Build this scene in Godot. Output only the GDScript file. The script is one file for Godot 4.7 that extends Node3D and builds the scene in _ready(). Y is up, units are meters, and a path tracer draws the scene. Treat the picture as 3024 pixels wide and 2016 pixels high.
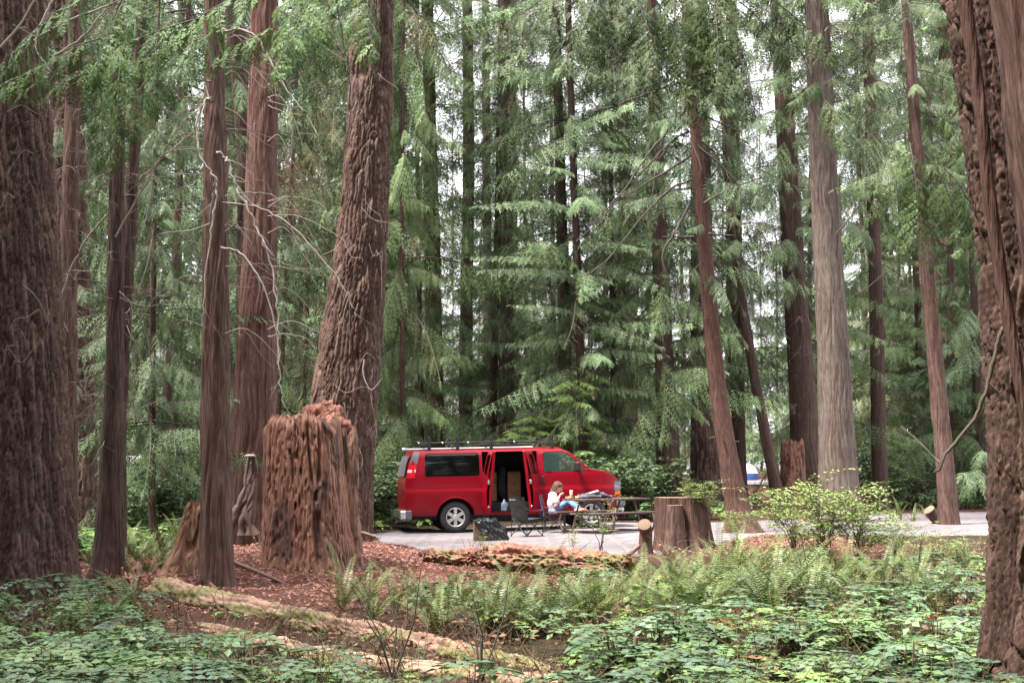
extends Node3D
# A forest campsite: red van, camp chairs and picnic table among cedars and firs.
# Pixel coordinates below are those of the 3024 x 2016 photograph; they are turned into
# directions, and depth comes from the ground or from the thing's usual size.

const F := 3939.0
const PITCH := 0.0952
const EYE := Vector3(0, 1.6, 0)
const SP := sin(0.0952)
const CP := cos(0.0952)
var rng := RandomNumberGenerator.new()
var nz := FastNoiseLite.new()      # generic 3D noise, frequency 1
var nf := FastNoiseLite.new()      # fractal noise
var nc := FastNoiseLite.new()      # cell borders
var nv := FastNoiseLite.new()      # cell values
var names := {}
var M := {}
var BR := []                       # branch prototype meshes
var pad_poly := PackedVector2Array()

class MB:
	var v := PackedVector3Array()
	var c := PackedColorArray()
	var t := PackedInt32Array()
	func quad(a: Vector3, b: Vector3, d: Vector3, e: Vector3, col: Color) -> void:
		var n := v.size()
		v.append(a); v.append(b); v.append(d); v.append(e)
		c.append(col); c.append(col); c.append(col); c.append(col)
		t.append_array(PackedInt32Array([n, n + 1, n + 2, n, n + 2, n + 3]))
	func tri(a: Vector3, b: Vector3, d: Vector3, col: Color) -> void:
		var n := v.size()
		v.append(a); v.append(b); v.append(d)
		c.append(col); c.append(col); c.append(col)
		t.append_array(PackedInt32Array([n, n + 1, n + 2]))
	# a pointed leaf from p along d (its full length), side vector s (half width), folded by f along up
	func leaf(p: Vector3, d: Vector3, s: Vector3, f: Vector3, col: Color, mid := 0.45) -> void:
		var n := v.size()
		var m := p + d * mid
		v.append(p); v.append(m + s - f); v.append(p + d); v.append(m - s - f)
		c.append(col); c.append(col); c.append(col); c.append(col)
		t.append_array(PackedInt32Array([n, n + 1, n + 2, n, n + 2, n + 3]))
	func tube(pts: Array, rads: Array, sides: int, col: Color, cap := false) -> void:
		var base := v.size()
		var last: Vector3 = pts[1] - pts[0]
		var u := last.cross(Vector3(0.31, 0.11, 0.94)).normalized()
		for j in pts.size():
			var tg: Vector3 = (pts[mini(j + 1, pts.size() - 1)] - pts[maxi(j - 1, 0)]).normalized()
			u = (u - tg * u.dot(tg)).normalized()
			var w := tg.cross(u)
			var r: float = rads[j]
			for k in sides:
				var a := TAU * k / sides
				v.append(pts[j] + (u * cos(a) + w * sin(a)) * r)
				c.append(col)
		for j in pts.size() - 1:
			for k in sides:
				var a := base + j * sides + k
				var b := base + j * sides + (k + 1) % sides
				t.append_array(PackedInt32Array([a, a + sides, b, b, a + sides, b + sides]))
		if cap:
			for e in [0, pts.size() - 1]:
				var n := v.size()
				for k in sides:
					v.append(v[base + e * sides + k]); c.append(col)
				v.append(pts[e]); c.append(col)
				for k in sides:
					if e == 0:
						t.append_array(PackedInt32Array([n + sides, n + k, n + (k + 1) % sides]))
					else:
						t.append_array(PackedInt32Array([n + sides, n + (k + 1) % sides, n + k]))
	func box(ce: Vector3, sz: Vector3, col: Color, bs := Basis.IDENTITY, bev := 0.0) -> void:
		var h := sz * 0.5
		if bev <= 0.0:
			for ax in 3:
				for sg in [-1.0, 1.0]:
					var n := Vector3.ZERO; n[ax] = sg
					var p := Vector3.ZERO; p[(ax + 1) % 3] = 1.0
					var q := Vector3.ZERO; q[(ax + 2) % 3] = 1.0
					if sg < 0: 
						var tmp := p; p = q; q = tmp
					var o := ce + bs * (n * h)
					var pp := bs * (p * h); var qq := bs * (q * h)
					quad(o - pp - qq, o - pp + qq, o + pp + qq, o + pp - qq, col)
			return
		# bevelled: convex shape from 24 points
		var k := bev
		for ax in 3:
			for sg in [-1.0, 1.0]:
				var a1 := (ax + 1) % 3; var a2 := (ax + 2) % 3
				var o := Vector3.ZERO; o[ax] = sg * h[ax]
				var p := Vector3.ZERO; p[a1] = h[a1] - k
				var q := Vector3.ZERO; q[a2] = h[a2] - k
				if sg < 0:
					var tmp := p; p = q; q = tmp
				quad(ce + bs * (o - p - q), ce + bs * (o - p + q), ce + bs * (o + p + q), ce + bs * (o + p - q), col)
		for ax in 3:
			var a1 := (ax + 1) % 3; var a2 := (ax + 2) % 3
			for s1 in [-1.0, 1.0]:
				for s2 in [-1.0, 1.0]:
					var e := Vector3.ZERO; e[ax] = h[ax] - k
					var p := Vector3.ZERO; p[a1] = s1 * h[a1]; p[a2] = s2 * (h[a2] - k)
					var q := Vector3.ZERO; q[a1] = s1 * (h[a1] - k); q[a2] = s2 * h[a2]
					if s1 * s2 < 0:
						var tmp := p; p = q; q = tmp
					quad(ce + bs * (p - e), ce + bs * (p + e), ce + bs * (q + e), ce + bs * (q - e), col)
		for s0 in [-1.0, 1.0]:
			for s1 in [-1.0, 1.0]:
				for s2 in [-1.0, 1.0]:
					var a := Vector3(s0 * h.x, s1 * (h.y - k), s2 * (h.z - k))
					var b := Vector3(s0 * (h.x - k), s1 * h.y, s2 * (h.z - k))
					var d := Vector3(s0 * (h.x - k), s1 * (h.y - k), s2 * h.z)
					if s0 * s1 * s2 > 0: tri(ce + bs * a, ce + bs * d, ce + bs * b, col)
					else: tri(ce + bs * a, ce + bs * b, ce + bs * d, col)
	# profile of (radius, along) turned about an axis
	func lathe(o: Vector3, axis: Vector3, prof: Array, sides: int, col: Color) -> void:
		var u := axis.cross(Vector3(0.3, 0.2, 0.93)).normalized()
		var w := axis.cross(u)
		var base := v.size()
		for p in prof:
			for k in sides:
				var a := TAU * k / sides
				v.append(o + axis * p.y + (u * cos(a) + w * sin(a)) * p.x); c.append(col)
		for j in prof.size() - 1:
			for k in sides:
				var a := base + j * sides + k
				var b := base + j * sides + (k + 1) % sides
				t.append_array(PackedInt32Array([a, a + sides, b, b, a + sides, b + sides]))
	func grid(pts: PackedVector3Array, cols: PackedColorArray, w: int, h: int, flip := false) -> void:
		var base := v.size()
		v.append_array(pts); c.append_array(cols)
		var ix := PackedInt32Array()
		ix.resize((w - 1) * (h - 1) * 6)
		var o := 0
		for j in h - 1:
			for k in w - 1:
				var a := base + j * w + k
				ix[o] = a
				if flip:
					ix[o + 1] = a + 1; ix[o + 2] = a + w; ix[o + 3] = a + 1; ix[o + 4] = a + w + 1; ix[o + 5] = a + w
				else:
					ix[o + 1] = a + w; ix[o + 2] = a + 1; ix[o + 3] = a + 1; ix[o + 4] = a + w; ix[o + 5] = a + w + 1
				o += 6
		t.append_array(ix)
	func mesh() -> ArrayMesh:
		var nr := PackedVector3Array()
		nr.resize(v.size())
		for k in range(0, t.size(), 3):
			var a := v[t[k]]
			var n := (v[t[k + 2]] - a).cross(v[t[k + 1]] - a)
			nr[t[k]] += n; nr[t[k + 1]] += n; nr[t[k + 2]] += n
		for k in nr.size():
			nr[k] = nr[k].normalized() if nr[k].length_squared() > 1e-20 else Vector3.UP
		var ar := []
		ar.resize(Mesh.ARRAY_MAX)
		ar[Mesh.ARRAY_VERTEX] = v
		ar[Mesh.ARRAY_NORMAL] = nr
		ar[Mesh.ARRAY_COLOR] = c
		ar[Mesh.ARRAY_INDEX] = t
		var m := ArrayMesh.new()
		m.add_surface_from_arrays(Mesh.PRIMITIVE_TRIANGLES, ar)
		return m

# a distance field of tapered capsules and ellipsoids joined by a smooth minimum, meshed as surface nets
class Field:
	var o: Vector3
	var cs: float
	var nx: int
	var ny: int
	var nzz: int
	var d := PackedFloat32Array()
	func _init(lo: Vector3, hi: Vector3, cell: float) -> void:
		o = lo; cs = cell
		nx = int(ceil((hi.x - lo.x) / cs)) + 1; ny = int(ceil((hi.y - lo.y) / cs)) + 1; nzz = int(ceil((hi.z - lo.z) / cs)) + 1
		d.resize(nx * ny * nzz); d.fill(1.0)
	func capsule(a: Vector3, b: Vector3, ra: float, rb: float, k := 0.03, sq := Vector3.ONE) -> void:
		var m := maxf(ra, rb) + k * 2.0 + cs * 2.0
		var lo := ((a.min(b) - Vector3.ONE * m - o) / cs).floor()
		var hi := ((a.max(b) + Vector3.ONE * m - o) / cs).ceil()
		var ab := (b - a)
		var ll := maxf(ab.length_squared(), 1e-9)
		for z in range(maxi(0, int(lo.z)), mini(nzz, int(hi.z) + 1)):
			for y in range(maxi(0, int(lo.y)), mini(ny, int(hi.y) + 1)):
				for x in range(maxi(0, int(lo.x)), mini(nx, int(hi.x) + 1)):
					var p := o + Vector3(x, y, z) * cs
					var h := clampf((p - a).dot(ab) / ll, 0.0, 1.0)
					var q := (p - a - ab * h) / sq
					var e := q.length() - lerpf(ra, rb, h)
					var ix := (z * ny + y) * nx + x
					var c := d[ix]
					var hh := maxf(k - absf(c - e), 0.0) / k
					d[ix] = minf(c, e) - hh * hh * k * 0.25
	func cut(a: Vector3, r: float) -> void:
		for z in nzz:
			for y in ny:
				for x in nx:
					var p := o + Vector3(x, y, z) * cs
					var ix := (z * ny + y) * nx + x
					d[ix] = maxf(d[ix], r - p.distance_to(a))
	func cut_plane(n: Vector3, off: float) -> void:
		for z in nzz:
			for y in ny:
				for x in nx:
					var ix := (z * ny + y) * nx + x
					d[ix] = maxf(d[ix], (o + Vector3(x, y, z) * cs).dot(n) - off)
	func add(mb: MB, col: Color) -> void:
		var at := {}
		var st := [1, nx, nx * ny]
		var co := [0, 1, nx, nx + 1, nx * ny, nx * ny + 1, nx * ny + nx, nx * ny + nx + 1]
		var ed := [[0, 1], [2, 3], [4, 5], [6, 7], [0, 2], [1, 3], [4, 6], [5, 7], [0, 4], [1, 5], [2, 6], [3, 7]]
		for z in nzz - 1:
			for y in ny - 1:
				for x in nx - 1:
					var b := (z * ny + y) * nx + x
					var first := d[b] < 0.0
					var mixed := false
					for k in range(1, 8):
						if (d[b + co[k]] < 0.0) != first:
							mixed = true; break
					if not mixed: continue
					var s := Vector3.ZERO
					var n := 0
					for e in ed:
						var d0 := d[b + co[e[0]]]; var d1 := d[b + co[e[1]]]
						if (d0 < 0.0) == (d1 < 0.0): continue
						var f := d0 / (d0 - d1)
						var p0 := Vector3(e[0] & 1, (e[0] >> 1) & 1, e[0] >> 2)
						var p1 := Vector3(e[1] & 1, (e[1] >> 1) & 1, e[1] >> 2)
						s += p0.lerp(p1, f); n += 1
					at[b] = mb.v.size()
					mb.v.append(o + (Vector3(x, y, z) + s / n) * cs); mb.c.append(col)
		for b in at:
			var x: int = b % nx; var y: int = (b / nx) % ny; var z: int = b / (nx * ny)
			var i0 := d[b] < 0.0
			for ax in 3:
				var q := [x, y, z]
				if q[(ax + 1) % 3] == 0 or q[(ax + 2) % 3] == 0: continue
				if (d[b + st[ax]] < 0.0) == i0: continue
				var s1: int = st[(ax + 1) % 3]; var s2: int = st[(ax + 2) % 3]
				if not (at.has(b - s1) and at.has(b - s2) and at.has(b - s1 - s2)): continue
				var a0: int = at[b]; var a1: int = at[b - s1]; var a2: int = at[b - s1 - s2]; var a3: int = at[b - s2]
				if i0: mb.t.append_array(PackedInt32Array([a0, a3, a2, a0, a2, a1]))
				else: mb.t.append_array(PackedInt32Array([a0, a1, a2, a0, a2, a3]))

# ---------- placing ----------
func ray(px: float, py: float) -> Vector3:
	var vx := (px - 1512.0) / F
	var vy := -(py - 1008.0) / F
	return Vector3(vx, vy * CP + SP, -CP + vy * SP)

func P(px: float, py: float, depth: float) -> Vector3:
	var d := ray(px, py)
	return EYE + d * (depth / -d.z)

func G(px: float, py: float, h := 0.0) -> Vector3:
	var d := ray(px, py)
	return EYE + d * ((h - EYE.y) / d.y)

func R(a: float, b: float) -> float:
	return rng.randf_range(a, b)

func numbered(called: String) -> String:
	var n: int = names.get(called, 0)
	names[called] = n + 1
	return called if n == 0 else "%s_%03d" % [called, n]

func tag(o: Node3D, label: String, category: String, group := "") -> Node3D:
	o.set_meta("label", label); o.set_meta("category", category)
	if group: o.set_meta("group", group)
	return o

func thing(called: String, at: Vector3, label: String, category: String, group := "") -> Node3D:
	var o := Node3D.new()
	o.name = numbered(called)
	add_child(o)
	o.position = at
	return tag(o, label, category, group)

func part(parent: Node3D, called: String, m: Mesh, mat: Material) -> MeshInstance3D:
	var o := MeshInstance3D.new()
	o.mesh = m
	o.material_override = mat
	var k := "%d/%s" % [parent.get_instance_id(), called]
	var n: int = names.get(k, 0)
	names[k] = n + 1
	o.name = called if n == 0 else "%s_%03d" % [called, n]
	parent.add_child(o)
	return o

func top(called: String, m: Mesh, mat: Material, at: Vector3, label: String, category: String, group := "") -> MeshInstance3D:
	var o := MeshInstance3D.new()
	o.mesh = m
	o.material_override = mat
	o.name = numbered(called)
	add_child(o)
	o.position = at
	tag(o, label, category, group)
	return o

func multi(parent: Node3D, called: String, m: Mesh, mat: Material, xf: Array, cols: Array) -> MultiMeshInstance3D:
	var mm := MultiMesh.new()
	mm.transform_format = MultiMesh.TRANSFORM_3D
	mm.use_colors = true
	mm.mesh = m
	mm.instance_count = xf.size()
	for k in xf.size():
		mm.set_instance_transform(k, xf[k])
		mm.set_instance_color(k, cols[k])
	var o := MultiMeshInstance3D.new()
	o.multimesh = mm
	o.material_override = mat
	var key := "%d/%s" % [parent.get_instance_id(), called]
	var n: int = names.get(key, 0)
	names[key] = n + 1
	o.name = called if n == 0 else "%s_%03d" % [called, n]
	parent.add_child(o)
	return o

func lin(r: float, g: float, b: float) -> Color:
	return Color(r, g, b).linear_to_srgb()

func mat(col: Color, rough := 0.7, metal := 0.0) -> StandardMaterial3D:
	var m := StandardMaterial3D.new()
	m.albedo_color = col.linear_to_srgb()
	m.roughness = rough
	m.metallic = metal
	return m

func vmat(rough := 0.7, back := Color.BLACK) -> StandardMaterial3D:
	var m := StandardMaterial3D.new()
	m.vertex_color_use_as_albedo = true
	m.roughness = rough
	if back != Color.BLACK:
		m.backlight_enabled = true
		m.backlight = back
	return m

func noise_tex(freq: float, lo: float, hi: float, size := 512, sd := 1) -> NoiseTexture2D:
	var f := FastNoiseLite.new()
	f.seed = sd
	f.noise_type = FastNoiseLite.TYPE_SIMPLEX_SMOOTH
	f.frequency = freq
	f.fractal_octaves = 5
	var g := Gradient.new()
	g.set_color(0, Color(lo, lo, lo)); g.set_color(1, Color(hi, hi, hi))
	var t := NoiseTexture2D.new()
	t.width = size; t.height = size
	t.seamless = true
	t.noise = f
	t.color_ramp = g
	return t

func spline(pts: Array, step: int) -> Array:
	var out := []
	for k in pts.size() - 1:
		var p0: Vector3 = pts[maxi(k - 1, 0)]
		var p1: Vector3 = pts[k]
		var p2: Vector3 = pts[k + 1]
		var p3: Vector3 = pts[mini(k + 2, pts.size() - 1)]
		for s in step:
			out.append(p1.cubic_interpolate(p2, p0, p3, float(s) / step))
	out.append(pts[-1])
	return out

# ---------- the lie of the land ----------
func sm(a: float, b: float, x: float) -> float:
	return smoothstep(a, b, x)

func pad_h(x: float) -> float:
	return clampf(0.025 * (x + 1.4), 0.0, 0.12)

func pad_dist(x: float, z: float) -> float:
	if z < -52.0 or z > -20.0 or x < -9.0: return 9.0
	var p := Vector2(x, z)
	var best := 1e9
	for k in pad_poly.size():
		var q := Geometry2D.get_closest_point_to_segment(p, pad_poly[k], pad_poly[(k + 1) % pad_poly.size()])
		best = minf(best, p.distance_squared_to(q))
	best = sqrt(best)
	return -best if Geometry2D.is_point_in_polygon(p, pad_poly) else best

func land(x: float, z: float) -> float:
	var d := -z
	var y := pad_h(x)
	var start := 39.5 + maxf(0.0, x - 8.0) * 1.4
	y += sm(start, start + 4.0, d) * 0.36
	y += sm(48.0, 90.0, d) * 0.75
	y += 0.40 * exp(-pow((x + 3.5) / 2.5, 2.0) - pow((d - 21.5) / 4.2, 2.0))
	y += 0.12 * exp(-pow((x - 5.2) / 1.6, 2.0) - pow((d - 26.0) / 2.5, 2.0))
	y += nz.get_noise_2d(x * 0.35, z * 0.35) * 0.06 * sm(60.0, 30.0, d) + nz.get_noise_2d(x * 1.7, z * 1.7) * 0.025
	return y

func H(x: float, z: float) -> float:
	var pd := pad_dist(x, z)
	if pd > 2.5: return land(x, z)
	var e := pd + nz.get_noise_2d(x * 1.3, z * 1.3) * 0.35 + nz.get_noise_2d(x * 5.0, z * 5.0) * 0.08
	return lerpf(pad_h(x) - 0.04, maxf(land(x, z), pad_h(x)) + 0.03, sm(-0.5, 0.5, e))

func _ready() -> void:
	# ---- camera, sky, light, exposure ----
	var cam := Camera3D.new()
	cam.name = "camera"
	add_child(cam)
	cam.position = EYE
	cam.rotation.x = PITCH
	cam.fov = rad_to_deg(2.0 * atan(1008.0 / F))
	cam.near = 0.1
	cam.far = 2000.0
	cam.current = true
	var env := Environment.new()
	env.background_mode = Environment.BG_SKY
	var sky := Sky.new()
	var sk := ProceduralSkyMaterial.new()
	sk.sky_top_color = Color(0.97, 0.975, 1.0)
	sk.sky_horizon_color = Color(0.98, 0.98, 1.0)
	sk.ground_horizon_color = Color(0.35, 0.33, 0.32)
	sk.ground_bottom_color = Color(0.2, 0.19, 0.18)
	sk.sky_curve = 0.2
	sk.sky_energy_multiplier = 0.66
	sk.sun_angle_max = 1.0
	sky.sky_material = sk
	env.sky = sky
	env.tonemap_mode = Environment.TONE_MAPPER_LINEAR
	env.tonemap_exposure = 9.9
	env.fog_enabled = false
	env.fog_density = 0.0003
	env.fog_light_color = Color(0.93, 0.95, 0.97)
	env.sdfgi_enabled = true
	env.ssao_enabled = true
	env.ssil_enabled = true
	var we := WorldEnvironment.new()
	we.name = "environment"
	we.environment = env
	add_child(we)
	var sun := DirectionalLight3D.new()
	sun.name = "sun"
	sun.light_color = Color(1.0, 0.97, 0.93)
	sun.light_energy = 0.5
	sun.light_angular_distance = 12.0
	sun.shadow_enabled = true
	sun.rotation_degrees = Vector3(-64, -62, 0)
	add_child(sun)
	# ---- noise, materials ----
	rng.seed = 20240
	nz.noise_type = FastNoiseLite.TYPE_SIMPLEX_SMOOTH
	nz.fractal_type = FastNoiseLite.FRACTAL_NONE
	nz.frequency = 1.0
	nf.noise_type = FastNoiseLite.TYPE_SIMPLEX_SMOOTH
	nf.frequency = 1.0
	nf.fractal_octaves = 4
	for q in [nc, nv]:
		q.noise_type = FastNoiseLite.TYPE_CELLULAR
		q.frequency = 1.0
		q.fractal_type = FastNoiseLite.FRACTAL_NONE
		q.cellular_distance_function = FastNoiseLite.DISTANCE_EUCLIDEAN
		q.cellular_jitter = 1.0
		q.seed = 4
	nc.cellular_return_type = FastNoiseLite.RETURN_DISTANCE2_SUB
	nv.cellular_return_type = FastNoiseLite.RETURN_CELL_VALUE
	make_materials()
	for q in [[1083, 1573], [1130, 1600], [1205, 1612], [1255, 1645], [1500, 1652], [1700, 1650], [1890, 1648], [2120, 1628], [2230, 1592], [2420, 1600], [2700, 1592], [3000, 1592], [3500, 1592]]:
		var g := G(q[0], q[1], 0.05)
		pad_poly.append(Vector2(g.x, g.z))
	for q in [[3500, 1512], [3000, 1514], [2600, 1522], [2400, 1538], [2210, 1545], [1980, 1552], [1750, 1546], [1400, 1553], [1180, 1560]]:
		var g := G(q[0], q[1], 0.06)
		pad_poly.append(Vector2(g.x, g.z))
	# ---- large structure ----
	make_ground()
	print("ground ", Time.get_ticks_msec())
	make_branches()
	make_crowns()
	make_trees()
	print("trees ", Time.get_ticks_msec())
	make_stumps_and_logs()
	print("logs ", Time.get_ticks_msec())
	# ---- objects ----
	make_van()
	print("van ", Time.get_ticks_msec())
	make_camp()
	make_person()
	print("camp ", Time.get_ticks_msec())
	make_far_things()
	# ---- plants and small details ----
	make_plants()
	print("plants ", Time.get_ticks_msec())

func make_materials() -> void:
	var fine := noise_tex(0.03, 0.55, 1.0, 512, 3)
	var fib := noise_tex(0.02, 0.62, 1.0, 512, 5)
	var m := vmat(0.95)
	m.albedo_texture = fine; m.uv1_triplanar = true; m.uv1_world_triplanar = true
	m.uv1_scale = Vector3(1.3, 1.3, 1.3)
	m.heightmap_enabled = true; m.heightmap_texture = noise_tex(0.04, 0, 1, 512, 8); m.heightmap_scale = 6.0
	m.metallic_specular = 0.2
	M.ground = m
	m = StandardMaterial3D.new()
	m.albedo_color = lin(0.335, 0.29, 0.305)
	m.albedo_texture = noise_tex(0.09, 0.72, 1.0, 512, 11); m.uv1_triplanar = true; m.uv1_world_triplanar = true
	m.uv1_scale = Vector3(0.7, 0.7, 0.7)
	m.detail_enabled = true
	m.detail_blend_mode = BaseMaterial3D.BLEND_MODE_MUL
	m.detail_albedo = noise_tex(0.006, 0.7, 1.0, 512, 12)
	m.roughness = 0.9
	m.heightmap_enabled = true; m.heightmap_texture = noise_tex(0.12, 0, 1, 512, 13); m.heightmap_scale = 1.2
	M.gravel = m
	m = vmat(0.9)
	m.albedo_texture = fib; m.uv1_triplanar = true; m.uv1_scale = Vector3(4.0, 0.35, 4.0)
	m.heightmap_enabled = true; m.heightmap_texture = noise_tex(0.02, 0, 1, 512, 6); m.heightmap_scale = 2.0
	m.metallic_specular = 0.25
	M.bark = m
	m = vmat(0.9)
	m.albedo_texture = fine; m.uv1_triplanar = true; m.uv1_scale = Vector3(2.2, 1.1, 2.2)
	m.metallic_specular = 0.25
	M.fir = m
	M.leaf = vmat(0.38, Color(0.24, 0.32, 0.12))
	M.leaf.metallic_specular = 0.42
	M.needle = vmat(0.5, Color(0.22, 0.28, 0.13))
	M.needle.metallic_specular = 0.32
	M.twig = vmat(0.9)
	M.wood = vmat(0.85)
	M.wood.albedo_texture = fib; M.wood.uv1_triplanar = true; M.wood.uv1_scale = Vector3(1.0, 5.0, 5.0)
	M.plain = vmat(0.8)
	M.red_paint = mat(Color(0.21, 0.001, 0.009), 0.35)
	M.red_paint.metallic_specular = 0.3
	M.red_paint.clearcoat_enabled = true; M.red_paint.clearcoat = 0.25; M.red_paint.clearcoat_roughness = 0.12
	M.black = mat(Color(0.012, 0.012, 0.013), 0.6)
	M.liner = mat(Color(0.02, 0.02, 0.021), 0.9)
	M.rubber = mat(Color(0.022, 0.022, 0.023), 0.85)
	M.alloy = mat(Color(0.62, 0.62, 0.63), 0.32, 0.7)
	M.chrome = mat(Color(0.6, 0.6, 0.61), 0.22, 0.9)
	M.grey_plastic = mat(Color(0.11, 0.11, 0.125), 0.5)
	M.white = mat(Color(0.62, 0.62, 0.64), 0.45)
	var g := StandardMaterial3D.new()
	g.transparency = BaseMaterial3D.TRANSPARENCY_ALPHA
	g.albedo_color = Color(0.02, 0.025, 0.03, 0.93); g.roughness = 0.03
	M.tint = g
	g = StandardMaterial3D.new()
	g.transparency = BaseMaterial3D.TRANSPARENCY_ALPHA
	g.albedo_color = Color(0.3, 0.4, 0.38, 0.25); g.roughness = 0.02
	M.glass = g

# ---------- ground ----------
func axis_steps(lo: float, hi: float, st: float, far_lo: float, far_hi: float) -> PackedFloat32Array:
	var out := []
	var x := lo
	var s := st
	while x > far_lo:
		s *= 1.35
		x = maxf(x - s, far_lo)
		out.push_front(x)
	x = lo
	while x < hi:
		out.append(x); x += st
	s = st
	while x < far_hi:
		out.append(x); s *= 1.35; x += s
	out.append(far_hi)
	return PackedFloat32Array(out)

func make_ground() -> void:
	var xs := axis_steps(-17.0, 21.0, 0.2, -700.0, 700.0)
	var zs := axis_steps(-50.0, -5.0, 0.2, -900.0, 300.0)
	var pts := PackedVector3Array()
	var cols := PackedColorArray()
	for z in zs:
		for x in xs:
			pts.append(Vector3(x, H(x, z), z))
			var n := nf.get_noise_2d(x * 0.5, z * 0.5)
			var n2 := nf.get_noise_2d(x * 2.3 + 40.0, z * 2.3)
			var red := exp(-pow((x + 3.0) / 4.4, 2.0) - pow((-z - 20.5) / 6.0, 2.0))
			red = maxf(red, exp(-pow((x - 5.5) / 2.2, 2.0) - pow((-z - 26.0) / 3.2, 2.0)))
			red = maxf(red, sm(38.0, 41.0, -z) * sm(4.0, 7.0, x) * 0.9)
			var a := Color(0.10, 0.075, 0.05).lerp(Color(0.15, 0.11, 0.075), clampf(n + 0.5, 0, 1))
			var b := Color(0.21, 0.080, 0.060).lerp(Color(0.32, 0.15, 0.12), clampf(n2 + 0.5, 0, 1))
			var c := a.lerp(b, clampf(red * 1.4 + n * 0.3, 0, 1))
			c = c.lerp(Color(0.085, 0.10, 0.035), clampf((nf.get_noise_2d(x * 0.8 - 90.0, z * 0.8) - 0.15) * 2.0, 0, 0.6) * (1.0 - red))
			cols.append(c)
	var mb := MB.new()
	mb.grid(pts, cols, xs.size(), zs.size(), false)
	var o := top("ground", mb.mesh(), M.ground, Vector3.ZERO, "forest floor of brown soil and red cedar litter", "ground")
	o.set_meta("kind", "structure")
	mb = MB.new()
	var wide: PackedVector2Array = Geometry2D.offset_polygon(pad_poly, 0.7)[0]
	var gx := -9.0
	while gx < 32.0:
		for q in Geometry2D.intersect_polygons(wide, PackedVector2Array([Vector2(gx, -54), Vector2(gx + 0.5, -54), Vector2(gx + 0.5, -20), Vector2(gx, -20)])):
			var ix := Geometry2D.triangulate_polygon(q)
			for k in range(0, ix.size(), 3):
				var t3 := []
				for n in 3: t3.append(Vector3(q[ix[k + n]].x, pad_h(q[ix[k + n]].x), q[ix[k + n]].y))
				if (t3[2] - t3[0]).cross(t3[1] - t3[0]).y < 0: t3.reverse()
				mb.tri(t3[0], t3[1], t3[2], Color.WHITE)
		gx += 0.5
	o = top("gravel_road", mb.mesh(), M.gravel, Vector3.ZERO, "pale pinkish gravel parking pad and road between the trees", "road")
	o.set_meta("kind", "structure")
	# a second strip of road far off to the right, and one by the tent
	for q in [[[2560, 1500], [3600, 1496], [3600, 1477], [2560, 1480], 0.2], [[2080, 1444], [2560, 1444], [2560, 1421], [2080, 1421], 0.0]]:
		mb = MB.new()
		var cs := []
		for k in 4:
			var d: float = [56.0, 56.0, 61.0, 61.0][k] if q[4] > 0 else [66.0, 66.0, 74.0, 74.0][k]
			var p := P(q[k][0], q[k][1], d)
			cs.append(p)
		pts = PackedVector3Array(); cols = PackedColorArray()
		for j in 6:
			for k in 40:
				var p: Vector3 = (cs[3] as Vector3).lerp(cs[2], k / 39.0).lerp((cs[0] as Vector3).lerp(cs[1], k / 39.0), j / 5.0)
				p.y = H(p.x, p.z) + 0.05
				pts.append(p); cols.append(Color.WHITE)
		mb.grid(pts, cols, 40, 6, false)
		o = top("gravel_road", mb.mesh(), M.gravel, Vector3.ZERO, "strip of pale gravel road crossing between far trees" if q[4] > 0 else "patch of pale gravel road beside the blue and white tent", "road")
		o.set_meta("kind", "structure")

# ---------- trunks ----------
const FIR := {"kind": 0, "amp": 0.050, "f": 16.0, "a": Color(0.105, 0.062, 0.050), "b": Color(0.27, 0.178, 0.150)}
const FIR_FAR := {"kind": 0, "amp": 0.024, "f": 12.0, "a": Color(0.105, 0.062, 0.050), "b": Color(0.27, 0.178, 0.150)}
const FIR_HAZED := {"kind": 0, "amp": 0.020, "f": 12.0, "a": Color(0.145, 0.098, 0.086), "b": Color(0.25, 0.175, 0.158)}  # fir bark lightened: distance haze and light painted into its colour
const CEDAR := {"kind": 1, "amp": 0.016, "f": 9.0, "a": Color(0.120, 0.066, 0.054), "b": Color(0.225, 0.145, 0.124)}
const CEDAR_RED := {"kind": 1, "amp": 0.020, "f": 7.0, "a": Color(0.14, 0.066, 0.054), "b": Color(0.27, 0.165, 0.142)}
const CEDAR_DARK := {"kind": 1, "amp": 0.014, "f": 9.0, "a": Color(0.085, 0.053, 0.044), "b": Color(0.150, 0.100, 0.085)}
const CEDAR_GREY := {"kind": 1, "amp": 0.018, "f": 8.0, "a": Color(0.150, 0.105, 0.090), "b": Color(0.26, 0.215, 0.188)}
const YOUNG := {"kind": 1, "amp": 0.006, "f": 14.0, "a": Color(0.13, 0.068, 0.055), "b": Color(0.19, 0.112, 0.094)}

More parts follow.
